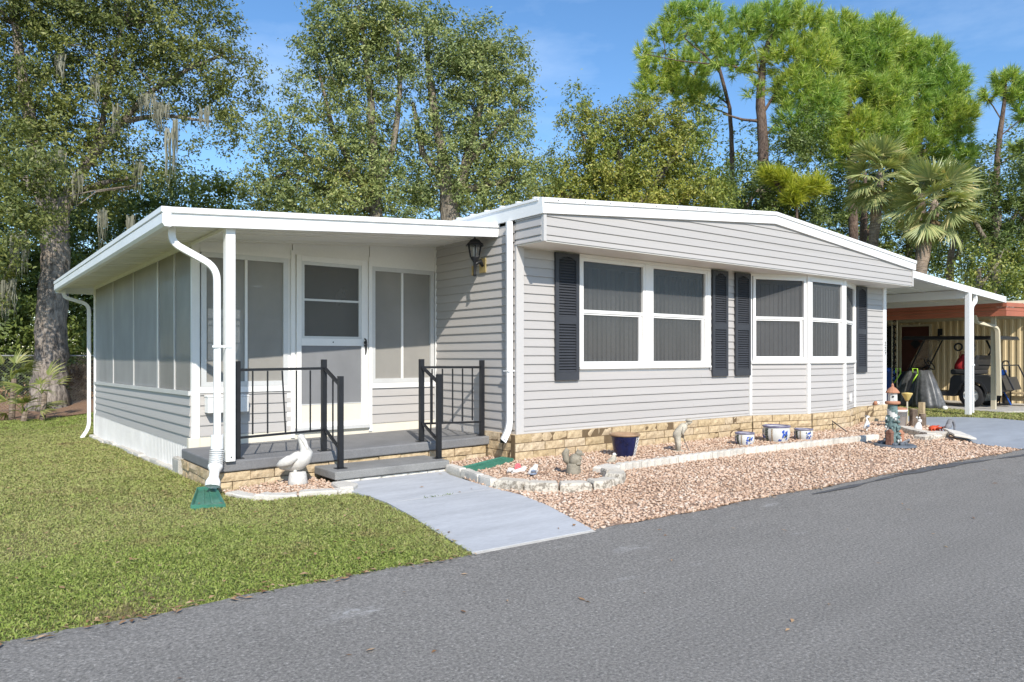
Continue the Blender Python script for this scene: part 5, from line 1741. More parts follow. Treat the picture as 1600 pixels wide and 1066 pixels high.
def m_planter():
    m, t, b = new_mat('planter_glaze')
    tc_ = t.nodes.new('ShaderNodeTexCoord')
    n = noise(t, 4, 3, .5, vec=tc_.outputs['Object'])
    c_ = ramp(t, n.outputs['Fac'], [(.3, (.60, .60, .56)), (.7, (.72, .72, .69))]).outputs['Color']
    t.links.new(c_, b.inputs['Base Color'])
    b.inputs['Roughness'].default_value = .25
    return m
M['planter'] = m_planter()
M['flowerblue'] = surf('flower_blue', (.03, .09, .42), .25, .4, 30)
M['bandtan'] = surf('band_tan', (.36, .27, .17), .3, .3, 30)
M['bandgreen'] = surf('band_green', (.055, .075, .06), .3, .4, 30)
M['violet'] = surf('violet_rim', (.17, .16, .24), .3, .2, 20)
def planter(label, loc, r, h, seed):
    t = thing('planter', label, 'planter', loc, 'three white planters with blue flowers along the brick base')
    x, y, z = loc
    prof = [(.72 * r, z - .015), (.80 * r, z + .01), (.97 * r, z + h * .35), (r, z + h * .6), (.96 * r, z + h * .88), (.95 * r, z + h), (.86 * r, z + h), (.8 * r, z + h * .8)]
    body = MB().lathe(prof, (x, y, 0), 26).build('pot_body', M['planter'], t, smooth=True)
    MB().lathe([(.965 * r, z + h * .92), (1.02 * r, z + h * .94), (1.02 * r, z + h + .006), (.86 * r, z + h + .006), (.84 * r, z + h * .92)], (x, y, 0), 26).build('rim', M['violet'], t, smooth=True)
    MB().lathe([(.80 * r, z + h * .85), (.02, z + h * .86)], (x, y, 0), 12).build('soil', M['dirt'], t)
    def on(a, f):
        rr = np.interp(f, [0, .35, .6, .88, 1], [.80, .97, 1.0, .965, .95]) * r + .003
        return Vector((x + rr * math.cos(a), y + rr * math.sin(a), z + h * f))
    def patch(mat, name, a, f, da, df, n=10):
        b = MB()
        vs = [on(a, f) + Vector((0, 0, 0))] + [on(a + da * math.cos(2 * math.pi * k / n), f + df * math.sin(2 * math.pi * k / n)) for k in range(n)]
        b.add(vs, [(0, 1 + k, 1 + (k + 1) % n) for k in range(n)])
        return b
    ac = math.atan2(CAMY - y, CAMX - x)
    rnd = random.Random(seed)
    for aa in (ac + .55, ac + .55 + 1.9, ac + .55 - 1.9):
        b = MB()
        for q in range(16):
            w = patch(None, '', aa + rnd.uniform(-.34, .34), rnd.uniform(.16, .74), rnd.uniform(.05, .085), rnd.uniform(.06, .10), 7)
            b.add(w.v, w.f)
        b.build('flower_motif', M['flowerblue'], t)
        b = MB()
        for q in range(3):
            w = patch(None, '', aa + rnd.uniform(-.3, .3), rnd.uniform(.3, .8), .06, .10, 6)
            b.add([Vector(p) + (Vector(p) - Vector((x, y, p[2]))).normalized() * .0012 for p in w.v], w.f)
        b.build('leaf_motif', M['bandgreen'], t)
    for s, mt in ((-.32, 'bandtan'), (-.78, 'bandgreen')):
        b = MB()
        for k in range(7):
            f = .08 + .115 * k
            wdt = .06 if s > -.5 else .16
            vs = [on(ac + s - wdt, f), on(ac + s + wdt, f), on(ac + s + wdt * (.7 if k % 2 else 1), f + .10), on(ac + s - wdt * (1 if k % 2 else .7), f + .10)]
            b.add(vs, [(0, 1, 2, 3)])
        b.build('band_motif', M[mt], t)
planter('small white planter with blue flowers, leftmost of the three by the brick base', (3.30, -.78, 0), .128, .165, 1)
planter('largest white planter with blue flowers, in the middle of the three by the brick base', (3.98, -.82, 0), .185, .225, 2)
planter('small white planter with blue flowers, rightmost of the three by the brick base', (4.50, -.92, 0), .13, .155, 3)

# ------------------------------------------------------------------ statues and ornaments
def blob(path, rads, n=10): return MB().tube(path, rads, n)

PE = thing('pelican_statue', 'white pelican statue standing on a round base beside the porch slab', 'statue', (-2.56, .12, -.05))
px0, py0, pz0 = -2.56, .12, -.04
right = Vector((CY, -SY, 0))       # statue faces along this direction
fwd = Vector((SY, CY, 0))
def L3(u, v, z): return Vector((px0, py0, pz0)) + right * u + fwd * v + Vector((0, 0, z))
b = MB().lathe([(.085, 0), (.095, .02), (.082, .10), (.074, .125), (.05, .13)], (px0, py0, pz0), 14)
b.build('pedestal', M['pelican'], PE, smooth=True)
b = MB().tube([L3(-.175, 0, .160), L3(-.13, 0, .18), L3(-.07, 0, .205), L3(.01, 0, .235), L3(.065, 0, .27), L3(.085, 0, .315), L3(.062, 0, .36), L3(.045, 0, .41), L3(.035, 0, .45), L3(.03, 0, .475), L3(.03, 0, .488)],
              [.012, .045, .078, .092, .080, .058, .042, .036, .036, .034, .012], 14)
b.build('body', M['pelican'], PE, smooth=True)
b = MB().tube([L3(.035, -.02, .465), L3(.075, -.03, .42), L3(.10, -.03, .35), L3(.105, -.02, .29)], [.022, .022, .018, .006], 8)
b.build('bill', M['pelican'], PE, smooth=True)
for s in (-1, 1):
    b = MB().tube([L3(-.19, s * .05, .190), L3(-.13, s * .08, .215), L3(-.05, s * .098, .25), L3(.02, s * .085, .275)], [.010, .040, .052, .018], 8)
    b.build('wing', M['pelican'], PE, smooth=True)
    MB().tube([L3(-.02, s * .03, .12), L3(-.015, s * .03, .19)], .018, 6).build('leg', M['pelican'], PE)

GF = thing('golfer_statue', 'cement golfer statue bending over a club in front of the brick base', 'statue', (2.02, -.72, 0))
gx, gy = 2.02, -.72
def G(u, v, z): return Vector((gx, gy, 0)) + right * u + fwd * v + Vector((0, 0, z))
b = MB()
b.lathe([(.07, -.01), (.075, .01), (.06, .022)], (gx, gy, 0), 12)
for s in (-1, 1):
    b.tube([G(-.01, s * .03, .015), G(-.012, s * .03, .10), G(-.02, s * .028, .20)], [.026, .030, .040], 8)
b.tube([G(-.03, 0, .17), G(-.02, 0, .22), G(.02, 0, .27), G(.065, 0, .325), G(.085, 0, .345)], [.050, .058, .056, .052, .030], 10)
b.tube([G(.085, 0, .34), G(.105, 0, .36)], [.022, .022], 8)
b.build('body', M['statue'], GF, smooth=True)
b = MB().ball(G(.125, 0, .378), (.036, .033, .040), 10, 8); b.tube([G(.155, 0, .375), G(.168, 0, .368)], [.010, .006], 6)
hd = b.build('head', M['statue'], GF, smooth=True)
MB().lathe([(.043, .0), (.043, .012), (.034, .026), (.01, .03)], G(.125, 0, .388), 10).build('cap', M['statue'], hd, smooth=True)
b = MB()
for s in (-1, 1):
    b.tube([G(.055, s * .055, .32), G(.035, s * .06, .25), G(.05, s * .02, .195)], [.020, .018, .013], 7)
b.ball(G(.052, 0, .19), (.018, .022, .018), 8, 6)
b.build('arms', M['statue'], GF, smooth=True)
MB().tube([G(.05, 0, .20), G(.085, .0, .11), G(.125, 0, .02), G(.135, 0, .012)], [.006, .005, .005, .012], 6).build('club', M['screw'], GF)

SQ = thing('squirrel_statue', 'mossy stone squirrel sitting on a stump inside the curved bed', 'statue', (-.16, -1.17, -.01))
sx0, sy0 = -.16, -1.17
def Q(u, v, z): return Vector((sx0, sy0, -.01)) + right * u + fwd * v + Vector((0, 0, z))
MB().lathe([(.082, -.02), (.078, .02), (.070, .085), (.066, .105), (.02, .11)], (sx0, sy0, 0), 12).build('stump', M['stone'], SQ, smooth=True)
b = MB().tube([Q(.0, 0, .10), Q(.015, 0, .15), Q(.03, 0, .195), Q(.03, 0, .215)], [.055, .066, .05, .02], 12)
b.ball(Q(.055, 0, .215), (.042, .034, .036), 10, 8); b.ball(Q(.092, 0, .205), (.016, .016, .014), 8, 6)
b.tube([Q(.055, -.03, .16), Q(.085, -.02, .17)], [.016, .012], 6); b.ball(Q(.05, -.045, .115), (.036, .02, .018), 8, 6)
b.build('body', M['stone'], SQ, smooth=True)
MB().tube([Q(-.03, 0, .10), Q(-.075, 0, .15), Q(-.085, 0, .21), Q(-.06, 0, .255), Q(-.045, 0, .24)], [.02, .035, .038, .028, .01], 9).build('tail', M['stone'], SQ, smooth=True)
b = MB()
for s in (-1, 1): b.ball(Q(.045, s * .024, .252), (.009, .006, .014), 6, 5)
b.build('ears', M['stone'], SQ)

def ornament(name, label, cat, loc):
    return thing(name, label, cat, loc)
# pink and white snail
o = ornament('snail_ornament', 'white and pink glazed snail ornament in the curved bed near the brick corner', 'ornament', (-.50, -.66, -.03))
x, y = -.50, -.66
b = MB().tube([(x - .07, y, -.02), (x, y - .01, .0), (x + .07, y - .02, .0), (x + .10, y - .03, .035)], [.02, .032, .03, .018], 8)
b.build('body', M['glazewhite'], o, smooth=True)
b = MB()
for k in range(26):
    a = k * .5; rr = .034 - .0012 * k
    p = Vector((x + rr * math.cos(a), y - .012 - .0006 * k, .035 + rr * math.sin(a)))
    b.ball(p, (.016 - .0004 * k,) * 3, 6, 5)
b.build('shell', M['pink'], o, smooth=True)
b = MB()
for k in range(7):
    a = k * .9
    b.ball((x - .07 + .03 * math.cos(a), y + .02 * math.sin(a), .0 + .01 * (k % 3)), (.024, .02, .018), 7, 5)
b.build('flowers', M['glazewhite'], o, smooth=True)
# blue white bird pair
o = ornament('bird_ornament', 'small white and blue bird ornament just behind the curved edging', 'ornament', (-.50, -.93, -.03))
x, y = -.50, -.93
b = MB().tube([(x - .05, y + .02, .0), (x - .01, y, .03), (x + .02, y - .01, .055), (x + .035, y - .015, .085), (x + .05, y - .02, .088)], [.008, .034, .030, .022, .006], 9)
b.ball((x + .06, y + .03, .02), (.03, .022, .028), 8, 6)
b.build('body', M['glazewhite'], o, smooth=True)
b = MB().ball((x - .012, y - .028, .035), (.035, .010, .018), 8, 6); b.ball((x, y, .0), (.05, .04, .012), 8, 5)
b.build('wings', M['bluegrey'], o, smooth=True)
# small grey bird by the scalloped edging
o = ornament('bird_ornament', 'little grey stone bird ornament left of the blue pot', 'ornament', (.66, -.92, 0))
x, y = .66, -.92
b = MB().tube([(x - .07, y + .03, .02), (x - .02, y, .035), (x + .015, y, .06), (x + .02, y, .095), (x + .05, y - .01, .098)], [.010, .036, .034, .020, .005], 9)
b.lathe([(.03, -.01), (.02, .02)], (x, y, 0), 8)
b.build('body', M['statue'], o, smooth=True)
MB().ball((x + .018, y, .10), (.022, .02, .020), 8, 6).build('head', M['glazewhite'], o, smooth=True)

# lighthouse birdhouse
LH = thing('lighthouse_statue', 'tall green and white lighthouse birdhouse statue with terracotta cap on a round slate base', 'statue', (4.70, -2.08, 0))
x, y = 4.70, -2.08
MB().lathe([(.25, .0), (.26, .012), (.25, .03), (.235, .036)], (x + .02, y - .02, 0), 26).build('base', M['lh_slate'], LH)
N_ = 28; b = MB(); b2 = MB()
def lh_r(z): return .078 - .020 * (z - .04) / .52
V = []
nz_, na = 26, 28
for pas, mt in ((0, 'lh_green'), (1, 'lh_white')):
    b = MB()
    for j in range(nz_):
        for i in range(na):
            za = .04 + .52 * j / nz_; zb2 = .04 + .52 * (j + 1) / nz_
            ph = ((i / na) + (j / nz_) * 2.2) % 1.0
            white = (ph < .30) and j > 8
            if white == bool(pas):
                a0 = 2 * math.pi * i / na; a1 = 2 * math.pi * (i + 1) / na
                r0 = lh_r(za) + (.003 if white else 0); r1 = lh_r(zb2) + (.003 if white else 0)
                b.add([(x + r0 * math.cos(a0), y + r0 * math.sin(a0), za), (x + r0 * math.cos(a1), y + r0 * math.sin(a1), za), (x + r1 * math.cos(a1), y + r1 * math.sin(a1), zb2), (x + r1 * math.cos(a0), y + r1 * math.sin(a0), zb2)], [(0, 1, 2, 3)])
    b.build('tower' if pas == 0 else 'spiral_stripe', M[mt], LH, smooth=False)
MB().lathe([(.058, .56), (.092, .565), (.095, .585), (.090, .60), (.060, .605)], (x, y, 0), 18).build('gallery', M['terracotta'], LH, smooth=True)
MB().lathe([(.062, .60), (.060, .715)], (x, y, 0), 8).build('birdhouse', M['lh_white'], LH)
ac = math.atan2(CAMY - y, CAMX - x)
p = Vector((x + .058 * math.cos(ac + .1), y + .058 * math.sin(ac + .1), .665))
MB().ball(p, (.013, .013, .013), 10, 8).build('entrance_hole', M['black'], LH)
MB().lathe([(.085, .712), (.086, .722), (.055, .765), (.022, .79), (.014, .80), (.018, .812), (.012, .828), (.003, .845)], (x, y, 0), 12).build('cap', M['terracotta'], LH, smooth=False)
b = MB()   # climbing figures, rope and net in relief round the foot
random.seed(21)
for k in range(26):
    a = ac + random.uniform(-1.7, 1.7); z = random.uniform(.06, .40)
    r_ = lh_r(z) + .008
    b.ball((x + r_ * math.cos(a), y + r_ * math.sin(a), z), (random.uniform(.012, .032), random.uniform(.012, .03), random.uniform(.015, .04)), 7, 5)
b.build('relief_figures', M['lh_green'], LH, smooth=True, kind='stuff')
b = MB()
for k in range(8):
    a = ac + random.uniform(-1.4, 1.4); z = random.uniform(.08, .42)
    r_ = lh_r(z) + .022
    b.ball((x + r_ * math.cos(a), y + r_ * math.sin(a), z), (.016, .015, random.uniform(.014, .03)), 7, 5)
b.build('relief_figures', M['lh_white'], LH, smooth=True, kind='stuff')
b = MB()
for k in range(16):
    a = random.uniform(0, 6.28); r_ = random.uniform(.09, .20)
    b.ball((x + r_ * math.cos(a), y + r_ * math.sin(a), .045), (random.uniform(.02, .045), random.uniform(.02, .04), random.uniform(.015, .035)), 7, 5)
b.build('rocks', M['lh_slate'], LH)
for dx, dy, w, h, mt in ((-.12, -.02, .07, .19, 'lh_brown'), (.11, -.04, .08, .17, 'terracotta')):
    b = MB().box(x + dx - w / 2, x + dx + w / 2, y + dy - w / 2, y + dy + w / 2, .035, h)
    b.loft([(x + dx - w * .6, y + dy - w * .6, h), (x + dx + w * .6, y + dy - w * .6, h), (x + dx + w * .6, y + dy + w * .6, h), (x + dx - w * .6, y + dy + w * .6, h)],
           [(x + dx - w * .6, y + dy - .004, h + .05), (x + dx + w * .6, y + dy - .004, h + .05), (x + dx + w * .6, y + dy + .004, h + .05), (x + dx - w * .6, y + dy + .004, h + .05)])
    b.build('cottage', M[mt], LH)
MB().tube([(x + .02, y - .10, .05), (x + .12, y - .16, .10), (x + .18, y - .12, .06)], .014, 6).build('anchor', M['slate'], LH)

# heron figurine, dark rods, bucket, logs, rabbit, crab, toucan, solar lamp
def at_g(name, label, cat, loc): return thing(name, label, cat, loc)
o = at_g('heron_ornament', 'small grey and white heron ornament behind the edging left of the lighthouse', 'ornament', (6.25, -.95, 0))
x, y = 6.25, -.95
b = MB()
for s in (-.012, .012): b.tube([(x + s, y, -.01), (x + s, y, .07)], .006, 5)
b.tube([(x - .06, y + .02, .06), (x - .02, y, .10), (x + .02, y, .14), (x + .01, y, .19), (x - .01, y, .225), (x + .02, y - .01, .245), (x + .07, y - .02, .235)], [.010, .038, .034, .016, .014, .020, .004], 9)
b.build('body', M['glazewhite'], o, smooth=True)
MB().ball((x - .02, y - .034, .105), (.045, .010, .028), 8, 6).build('wing', M['bluegrey'], o, smooth=True)
MB().tube([(x - .03, y, .24), (x - .045, y, .265), (x, y, .262)], [.006, .012, .008], 6).build('crest', M['slate'], o, smooth=True)
o = at_g('dark_rods', 'thin dark rod leaning against the brick base', 'stake', (5.9, -.75, 0))  # two thin dark rods, the longer one leaning
MB().tube([(5.92, -.86, -.02), (5.84, -.60, .18)], .009, 6).build('main_rod', M['black'], o)
MB().tube([(5.78, -.66, -.02), (5.79, -.64, .16)], .007, 6).build('side_rod', M['black'], o)
o = at_g('bucket', 'white plastic bucket with dark bands right behind the lighthouse', 'bucket', (7.45, -.86, 0))
b = MB().lathe([(.125, -.02), (.15, .27), (.16, .27), (.16, .30), (.145, .305), (.13, .25)], (7.45, -.86, 0), 22)
b.build('bucket_body', M['glazewhite'], o, smooth=True)
for z in (.20, .235):
    MB().lathe([(.146 + (z - .2) * .08, z), (.150 + (z - .2) * .08, z + .006), (.146, z + .012)], (7.45, -.86, 0), 22).build('band', M['screw'], o)
MB().lathe([(.15, .30), (.15, .33), (.05, .345), (.01, .346)], (7.45, -.86, 0), 22).build('lid', M['terracotta'], o)
for k, (dx, dy, r_, h, lab) in enumerate(((0, 0, .07, .30, 'dark weathered log post standing left in the pair beside the bucket'), (.16, -.07, .06, .22, 'shorter dark weathered log post, right one of the pair beside the bucket'))):
    o = at_g('log_post', lab, 'log', (7.78 + dx, -.98 + dy, 0))
    random.seed(60 + k)
    b = MB().tube([(7.78 + dx, -.98 + dy, -.03), (7.78 + dx + .005, -.98 + dy, h * .5), (7.78 + dx, -.98 + dy, h)], [r_ * 1.1, r_, r_ * .95], 12, rough=.12)
    b.build('trunk_piece', M['log'], o, smooth=False)
    MB().lathe([(r_ * .93, h), (r_ * .5, h + .006), (.01, h + .004)], (7.78 + dx, -.98 + dy, 0), 10).build('cut_end', M['wood'], o)
o = at_g('wood_stake', 'short pale square stake standing behind the log posts', 'stake', (8.15, -.95, 0))
MB().box(8.11, 8.19, -.99, -.91, -.03, .40).build('main_rod', M['wood'], o)
o = at_g('solar_lamp', 'amber cone solar lamp on a stick by the log posts', 'solar lamp', (8.05, -.75, 0))
MB().tube([(8.05, -.75, -.02), (8.05, -.75, .42)], .014, 8).build('stick', M['tanpost'], o)
MB().lathe([(.018, .41), (.035, .44), (.082, .53), (.088, .545), (.088, .555), (.02, .565)], (8.05, -.75, 0), 16).build('lamp_shade', M['amber'], o, smooth=True)
o = at_g('rabbit_ornament', 'white rabbit ornament sitting at the end of the right bed', 'ornament', (6.95, -1.42, 0))
x, y = 6.95, -1.42
b = MB().tube([(x - .03, y, -.01), (x - .01, y, .06), (x + .01, y, .12), (x + .015, y, .15)], [.055, .06, .04, .02], 10)
b.ball((x + .025, y - .01, .175), (.038, .032, .034), 9, 7)
b.build('body', M['glazewhite'], o, smooth=True)
b = MB()
for s in (-.015, .015): b.tube([(x + .01, y + s, .20), (x - .01, y + s * 1.4, .235), (x - .03, y + s * 1.5, .225)], [.011, .012, .005], 6)
b.build('ears', M['glazewhite'], o, smooth=True)
o = at_g('crab_ornament', 'bright orange crab ornament between the white rabbit and the grey figure', 'ornament', (7.20, -1.55, 0))
x, y = 7.20, -1.55
MB().ball((x, y, .055), (.10, .075, .045), 12, 8).build('shell', M['orange'], o, smooth=True)
b = MB()
for s in (-1, 1):
    for k in range(3):
        a = s * (.5 + .45 * k)
        b.tube([(x + .08 * math.sin(a), y - .05 * math.cos(a), .05), (x + .13 * math.sin(a), y - .09 * math.cos(a), .055), (x + .15 * math.sin(a), y - .11 * math.cos(a), .0)], [.010, .009, .005], 5)
    b.tube([(x + s * .05, y - .06, .06), (x + s * .09, y - .11, .07), (x + s * .05, y - .14, .075)], [.012, .016, .022], 6)
    b.ball((x + s * .025, y - .06, .10), .010, 6, 5)
b.build('legs', M['orange'], o, smooth=True)
o = at_g('toucan_ornament', 'dark grey angular bird ornament beside the paving tiles at the driveway', 'ornament', (7.12, -1.80, 0))
x, y = 7.12, -1.80
b = MB().tube([(x - .10, y + .02, .03), (x - .05, y, .08), (x, y, .13), (x + .02, y, .185), (x + .0, y, .215)], [.014, .045, .045, .035, .012], 9)
b.build('body', M['slate'], o, smooth=True)
MB().tube([(x + .03, y - .01, .20), (x + .085, y - .03, .18), (x + .10, y - .04, .10), (x + .09, y - .04, .02)], [.022, .022, .016, .01], 7).build('beak', M['slate'], o, smooth=True)
MB().ball((x - .07, y - .04, .05), (.05, .03, .04), 8, 6).build('wing', M['bluegrey'], o, smooth=True)
o = at_g('gnome_figurine', 'tiny red and white figurine on the brick ledge at the far house corner', 'ornament', (8.35, -.07, .30))
b = MB().tube([(8.33, -.06, .298), (8.33, -.06, .34), (8.33, -.06, .37)], [.03, .035, .02], 8); b.build('body', M['terracotta'], o, smooth=True)
MB().ball((8.42, -.06, .33), (.045, .03, .032), 8, 6).build('companion', M['glazewhite'], o, smooth=True)
o = at_g('white_stone', 'round white stone on the grass in front of the draped sheet', 'stone', (12.75, .55, -.03))
MB().ball((12.75, .55, .02), (.075, .06, .055), 10, 7).build('stone_body', M['glazewhite'], o, smooth=True)

# ------------------------------------------------------------------ chain-link fence at the back of the lawn
CF = thing('chain_link_fence', 'old chain-link fence behind the live oak and the palmetto', 'fence', (-4, 17.6, -.3))
fy = 17.6
zb_, zt_ = -.33, 1.20
x0, x1 = -9.0, 1.0
V = []; F = []
step = .075
def wire(p, q, w=.0028):
    n = len(V)
    p = Vector(p); q = Vector(q)
    V.extend([(p.x - w, p.y, p.z), (p.x + w, p.y, p.z), (p.x, p.y + w, p.z + w), (q.x - w, q.y, q.z), (q.x + w, q.y, q.z), (q.x, q.y + w, q.z + w)])
    F.extend([(n, n + 1, n + 4, n + 3), (n + 1, n + 2, n + 5, n + 4), (n + 2, n, n + 3, n + 5)])
h_ = zt_ - zb_
x = x0 - h_
while x < x1:
    a = max(x, x0); e = min(x + h_, x1)
    if e > a:
        wire((a, fy, zb_ + (a - x)), (e, fy, zb_ + (e - x)))
        wire((a, fy + .006, zt_ - (a - x)), (e, fy + .006, zt_ - (e - x)))
    x += step
bulk('wire_mesh', V, F, M['chain'], CF, kind='stuff')
MB().tube([(x0, fy, zt_ + .01), (x1, fy, zt_ + .01)], .021, 8).build('top_rail', M['chain'], CF)
for x in (-8.0, -5.4, -3.0, -.6):
    MB().tube([(x, fy + .03, zb_), (x, fy + .03, zt_ + .06)], .03, 8).build('post', M['chain'], CF)

# ------------------------------------------------------------------ TREES
def leaves(name, blobs, mat, parent, leaf=.12, per=42, spread=.42, seed=0, flat=.7, kind=None, aspect=.42, shell=.5):
    """a crown: leaf clumps spread through the volume of each blob (centre, radii, clump count)"""
    rng = np.random.default_rng(seed)
    Cs = []; Ns = []
    for c, r, n in blobs:
        d = rng.normal(size=(n, 3)); d /= np.linalg.norm(d, axis=1)[:, None]
        u = rng.random(n) ** (1 / 3); u = shell + (1 - shell) * u if shell else u
        u = np.where(rng.random(n) < .25, rng.random(n), u)
        Cs.append(np.array(c)[None] + d * u[:, None] * np.array(r)[None])
        Ns.append(d)
    Cs = np.concatenate(Cs); Ns = np.concatenate(Ns)
    n = len(Cs)
    # every clump is a handful of sprigs, every sprig a row of leaves
    ns = rng.integers(4, 9, n)
    sp = np.repeat(np.arange(n), ns)
    q = len(sp)
    sdir = rng.normal(size=(q, 3)) + Ns[sp] * .7 + np.array([0, 0, .15]); sdir[:, 2] *= flat
    sdir /= np.linalg.norm(sdir, axis=1)[:, None]
    slen = spread * rng.uniform(.6, 1.5, q)
    pl = max(4, int(per / 6))
    li = np.repeat(np.arange(q), rng.integers(int(pl * .6), int(pl * 1.5) + 1, q))
    cl = sp[li]
    m = len(li)
    tt = rng.uniform(.12, 1.0, m) ** .8
    P = Cs[cl] + sdir[li] * (slen[li] * tt)[:, None] + rng.normal(size=(m, 3)) * (leaf * .55)
    nrm = rng.normal(size=(m, 3)) * .62 + np.array([0, 0, .55]) + Ns[cl] * .7
    nrm /= np.linalg.norm(nrm, axis=1)[:, None]
    a = np.cross(nrm, rng.normal(size=(m, 3))); a /= np.linalg.norm(a, axis=1)[:, None] + 1e-9
    b_ = np.cross(nrm, a)
    l = leaf * rng.uniform(.6, 1.35, m)[:, None]
    V = np.stack([P - a * l * .5, P + b_ * l * aspect * .5 + nrm * l * .06, P + a * l * .5, P - b_ * l * aspect * .5 + nrm * l * .06], 1).reshape(-1, 3)
    F = (np.arange(m) * 4)[:, None] + np.array([[0, 1, 2, 3]])
    o = bulk(name, V, F, mat, parent, kind=kind)
    return o, Cs

def needles(name, blobs, mat, parent, seed=0, ln=.30, per=36, w=.016, kind=None):
    """a pine crown: brushes of long needles at the twig ends"""
    rng = np.random.default_rng(seed)
    Cs = []; Ns = []
    for c, r, n in blobs:
        d = rng.normal(size=(n, 3)); d[:, 2] = d[:, 2] * .8 + .25
        d /= np.linalg.norm(d, axis=1)[:, None]
        u = .45 + .55 * rng.random(n) ** .6
        Cs.append(np.array(c)[None] + d * u[:, None] * np.array(r)[None]); Ns.append(d)
    Cs = np.concatenate(Cs); Ns = np.concatenate(Ns)
    n = len(Cs)
    cl = np.repeat(np.arange(n), per)
    m = len(cl)
    tw = Ns + np.array([0, 0, .9]); tw /= np.linalg.norm(tw, axis=1)[:, None]
    d = tw[cl] * .85 + rng.normal(size=(m, 3)) * .5
    d /= np.linalg.norm(d, axis=1)[:, None]
    along = rng.uniform(-.28, .12, m)
    P = Cs[cl] + tw[cl] * along[:, None]
    l = ln * rng.uniform(.65, 1.2, m)[:, None]
    sd_ = np.cross(d, rng.normal(size=(m, 3))); sd_ /= np.linalg.norm(sd_, axis=1)[:, None] + 1e-9
    V = np.stack([P - sd_ * w, P + sd_ * w, P + d * l - np.array([0, 0, .04])], 1).reshape(-1, 3)
    F = (np.arange(m) * 3)[:, None] + np.array([[0, 1, 2]])
    o = bulk(name, V, F, mat, parent, kind=kind)
    return o, Cs

DENS = 4.0
def pxblobs(L_, D, k=1.0, deep=1.0):
    """blobs given as (px, py, rx, ry, density[, dD]) for a tree standing D metres off"""
    out = []
    for q in L_:
        d = D + (q[5] if len(q) > 5 else 0)
        c = far(q[0], q[1], d)
        rx, ry = q[2] / 1151 * d, q[3] / 1151 * d
        n = int(k * q[4] * (rx * ry) ** .5 * max(rx, ry) * 4.2 * DENS)
        out.append((tuple(c), (rx, rx * deep, ry), max(6, n)))
    return out

def trunk(name, D, pts, mat, parent, n=10, rough=.10, seed=0, limbs=()):
    rnd = random.Random(seed)
    b = MB()
    def add(pp, nn):
        P = []; rad = []
        for q in pp:
            P.append(far(q[0], q[1], D + (q[3] if len(q) > 3 else 0))); rad.append(q[2] / 1151 * D)
        # resample
        PP = []; RR = []
        for i in range(len(P) - 1):
            for j in range(4):
                t = j / 4
                PP.append(P[i].lerp(P[i + 1], t) + Vector((rnd.uniform(-1, 1), rnd.uniform(-1, 1), 0)) * rad[i] * .10)
                RR.append(rad[i] * (1 - t) + rad[i + 1] * t)
        PP.append(P[-1]); RR.append(rad[-1])
        b.tube(PP, RR, nn, rough=rough, rnd=rnd)
    add(pts, n)
    for l in limbs: add(l, max(5, n - 4))
    return b.build(name, mat, parent, smooth=True)

def twigs(Cs, hubs, parent, mat, every, seed, r=.035, name='branch'):
    """thin branches from the nearest limb point out to some of the leaf clumps"""
    rnd = random.Random(seed)
    b = MB()
    hubs = [Vector(h) for h in hubs]
    for i in range(0, len(Cs), every):
        c = Vector(Cs[i])
        hs_ = sorted(hubs, key=lambda h: (h - c).length)[:2]
        h = hs_[0]
        mid = h.lerp(c, .5) + Vector((rnd.uniform(-.3, .3), rnd.uniform(-.3, .3), rnd.uniform(-.1, .4)))
        b.tube([h, mid, c], [r, r * .6, r * .18], 4, cap=False)
    return b.build(name, mat, parent, smooth=True, kind='stuff')

# --- live oak at the left
DO = 20.6
base = far(82, 640, DO)
OK_ = thing('live_oak', 'huge live oak with hanging grey moss at the left of the house', 'tree', (base.x, base.y, -.35))
trunk('trunk', DO, [(76, 655, 38), (76, 636, 28), (77, 600, 23), (80, 540, 22), (84, 460, 20), (86, 390, 19), (84, 345, 20), (70, 290, 13), (52, 220, 10), (38, 140, 8), (25, 40, 6), (20, -60, 4)], M['bark'], OK_, 16, .11, 1, limbs=[
    [(88, 350, 13), (106, 305, 9), (140, 250, 7), (190, 190, 5.5), (240, 140, 4), (300, 105, 3), (350, 85, 2)],
    [(90, 345, 9), (120, 300, 6), (165, 285, 4), (215, 275, 3)],
    [(80, 330, 9), (40, 280, 7), (0, 250, 5), (-60, 220, 4)],
    [(140, 250, 5), (160, 190, 4), (175, 110, 3), (190, 40, 2)],
    [(190, 190, 5), (250, 180, 3), (330, 190, 2)],
    [(92, 648, 20), (112, 646, 11), (138, 645, 5)], [(62, 650, 18), (40, 650, 9), (18, 650, 4)]])
ob = [(40, 40, 100, 90, 1.0), (150, 30, 100, 75, 1.1), (250, 30, 90, 75, 1.1), (320, 75, 65, 70, .9), (372, 140, 32, 55, .9), (330, 165, 50, 35, .55), (250, 130, 80, 55, .75),
      (130, 130, 90, 70, .95), (30, 150, 70, 70, .9), (80, 215, 80, 60, .8), (180, 205, 75, 55, .65), (20, 330, 48, 80, 1.1, -3), (35, 250, 60, 50, .9, -3), (140, 320, 60, 45, .5), (-15, 430, 32, 55, .9, -1),
      (225, 265, 50, 35, .6), (150, 260, 60, 45, .8), (300, 240, 45, 25, .2), (365, 210, 30, 40, .5), (-60, 150, 90, 160, 1.0), (-60, -60, 160, 90, .8), (160, -60, 160, 70, .8)]
o, Cs = leaves('crown', pxblobs(ob, DO, 2.7, .9), M['oakleaf'], OK_, .105, 80, .46, 11)
hubs = [far(a, c, DO) for a, c in ((70, 290), (52, 220), (38, 140), (25, 40), (150, 260), (205, 205), (255, 150), (310, 110), (215, 290), (0, 250), (165, 190), (180, 110), (190, 40), (330, 200), (-60, 220), (350, 90))]
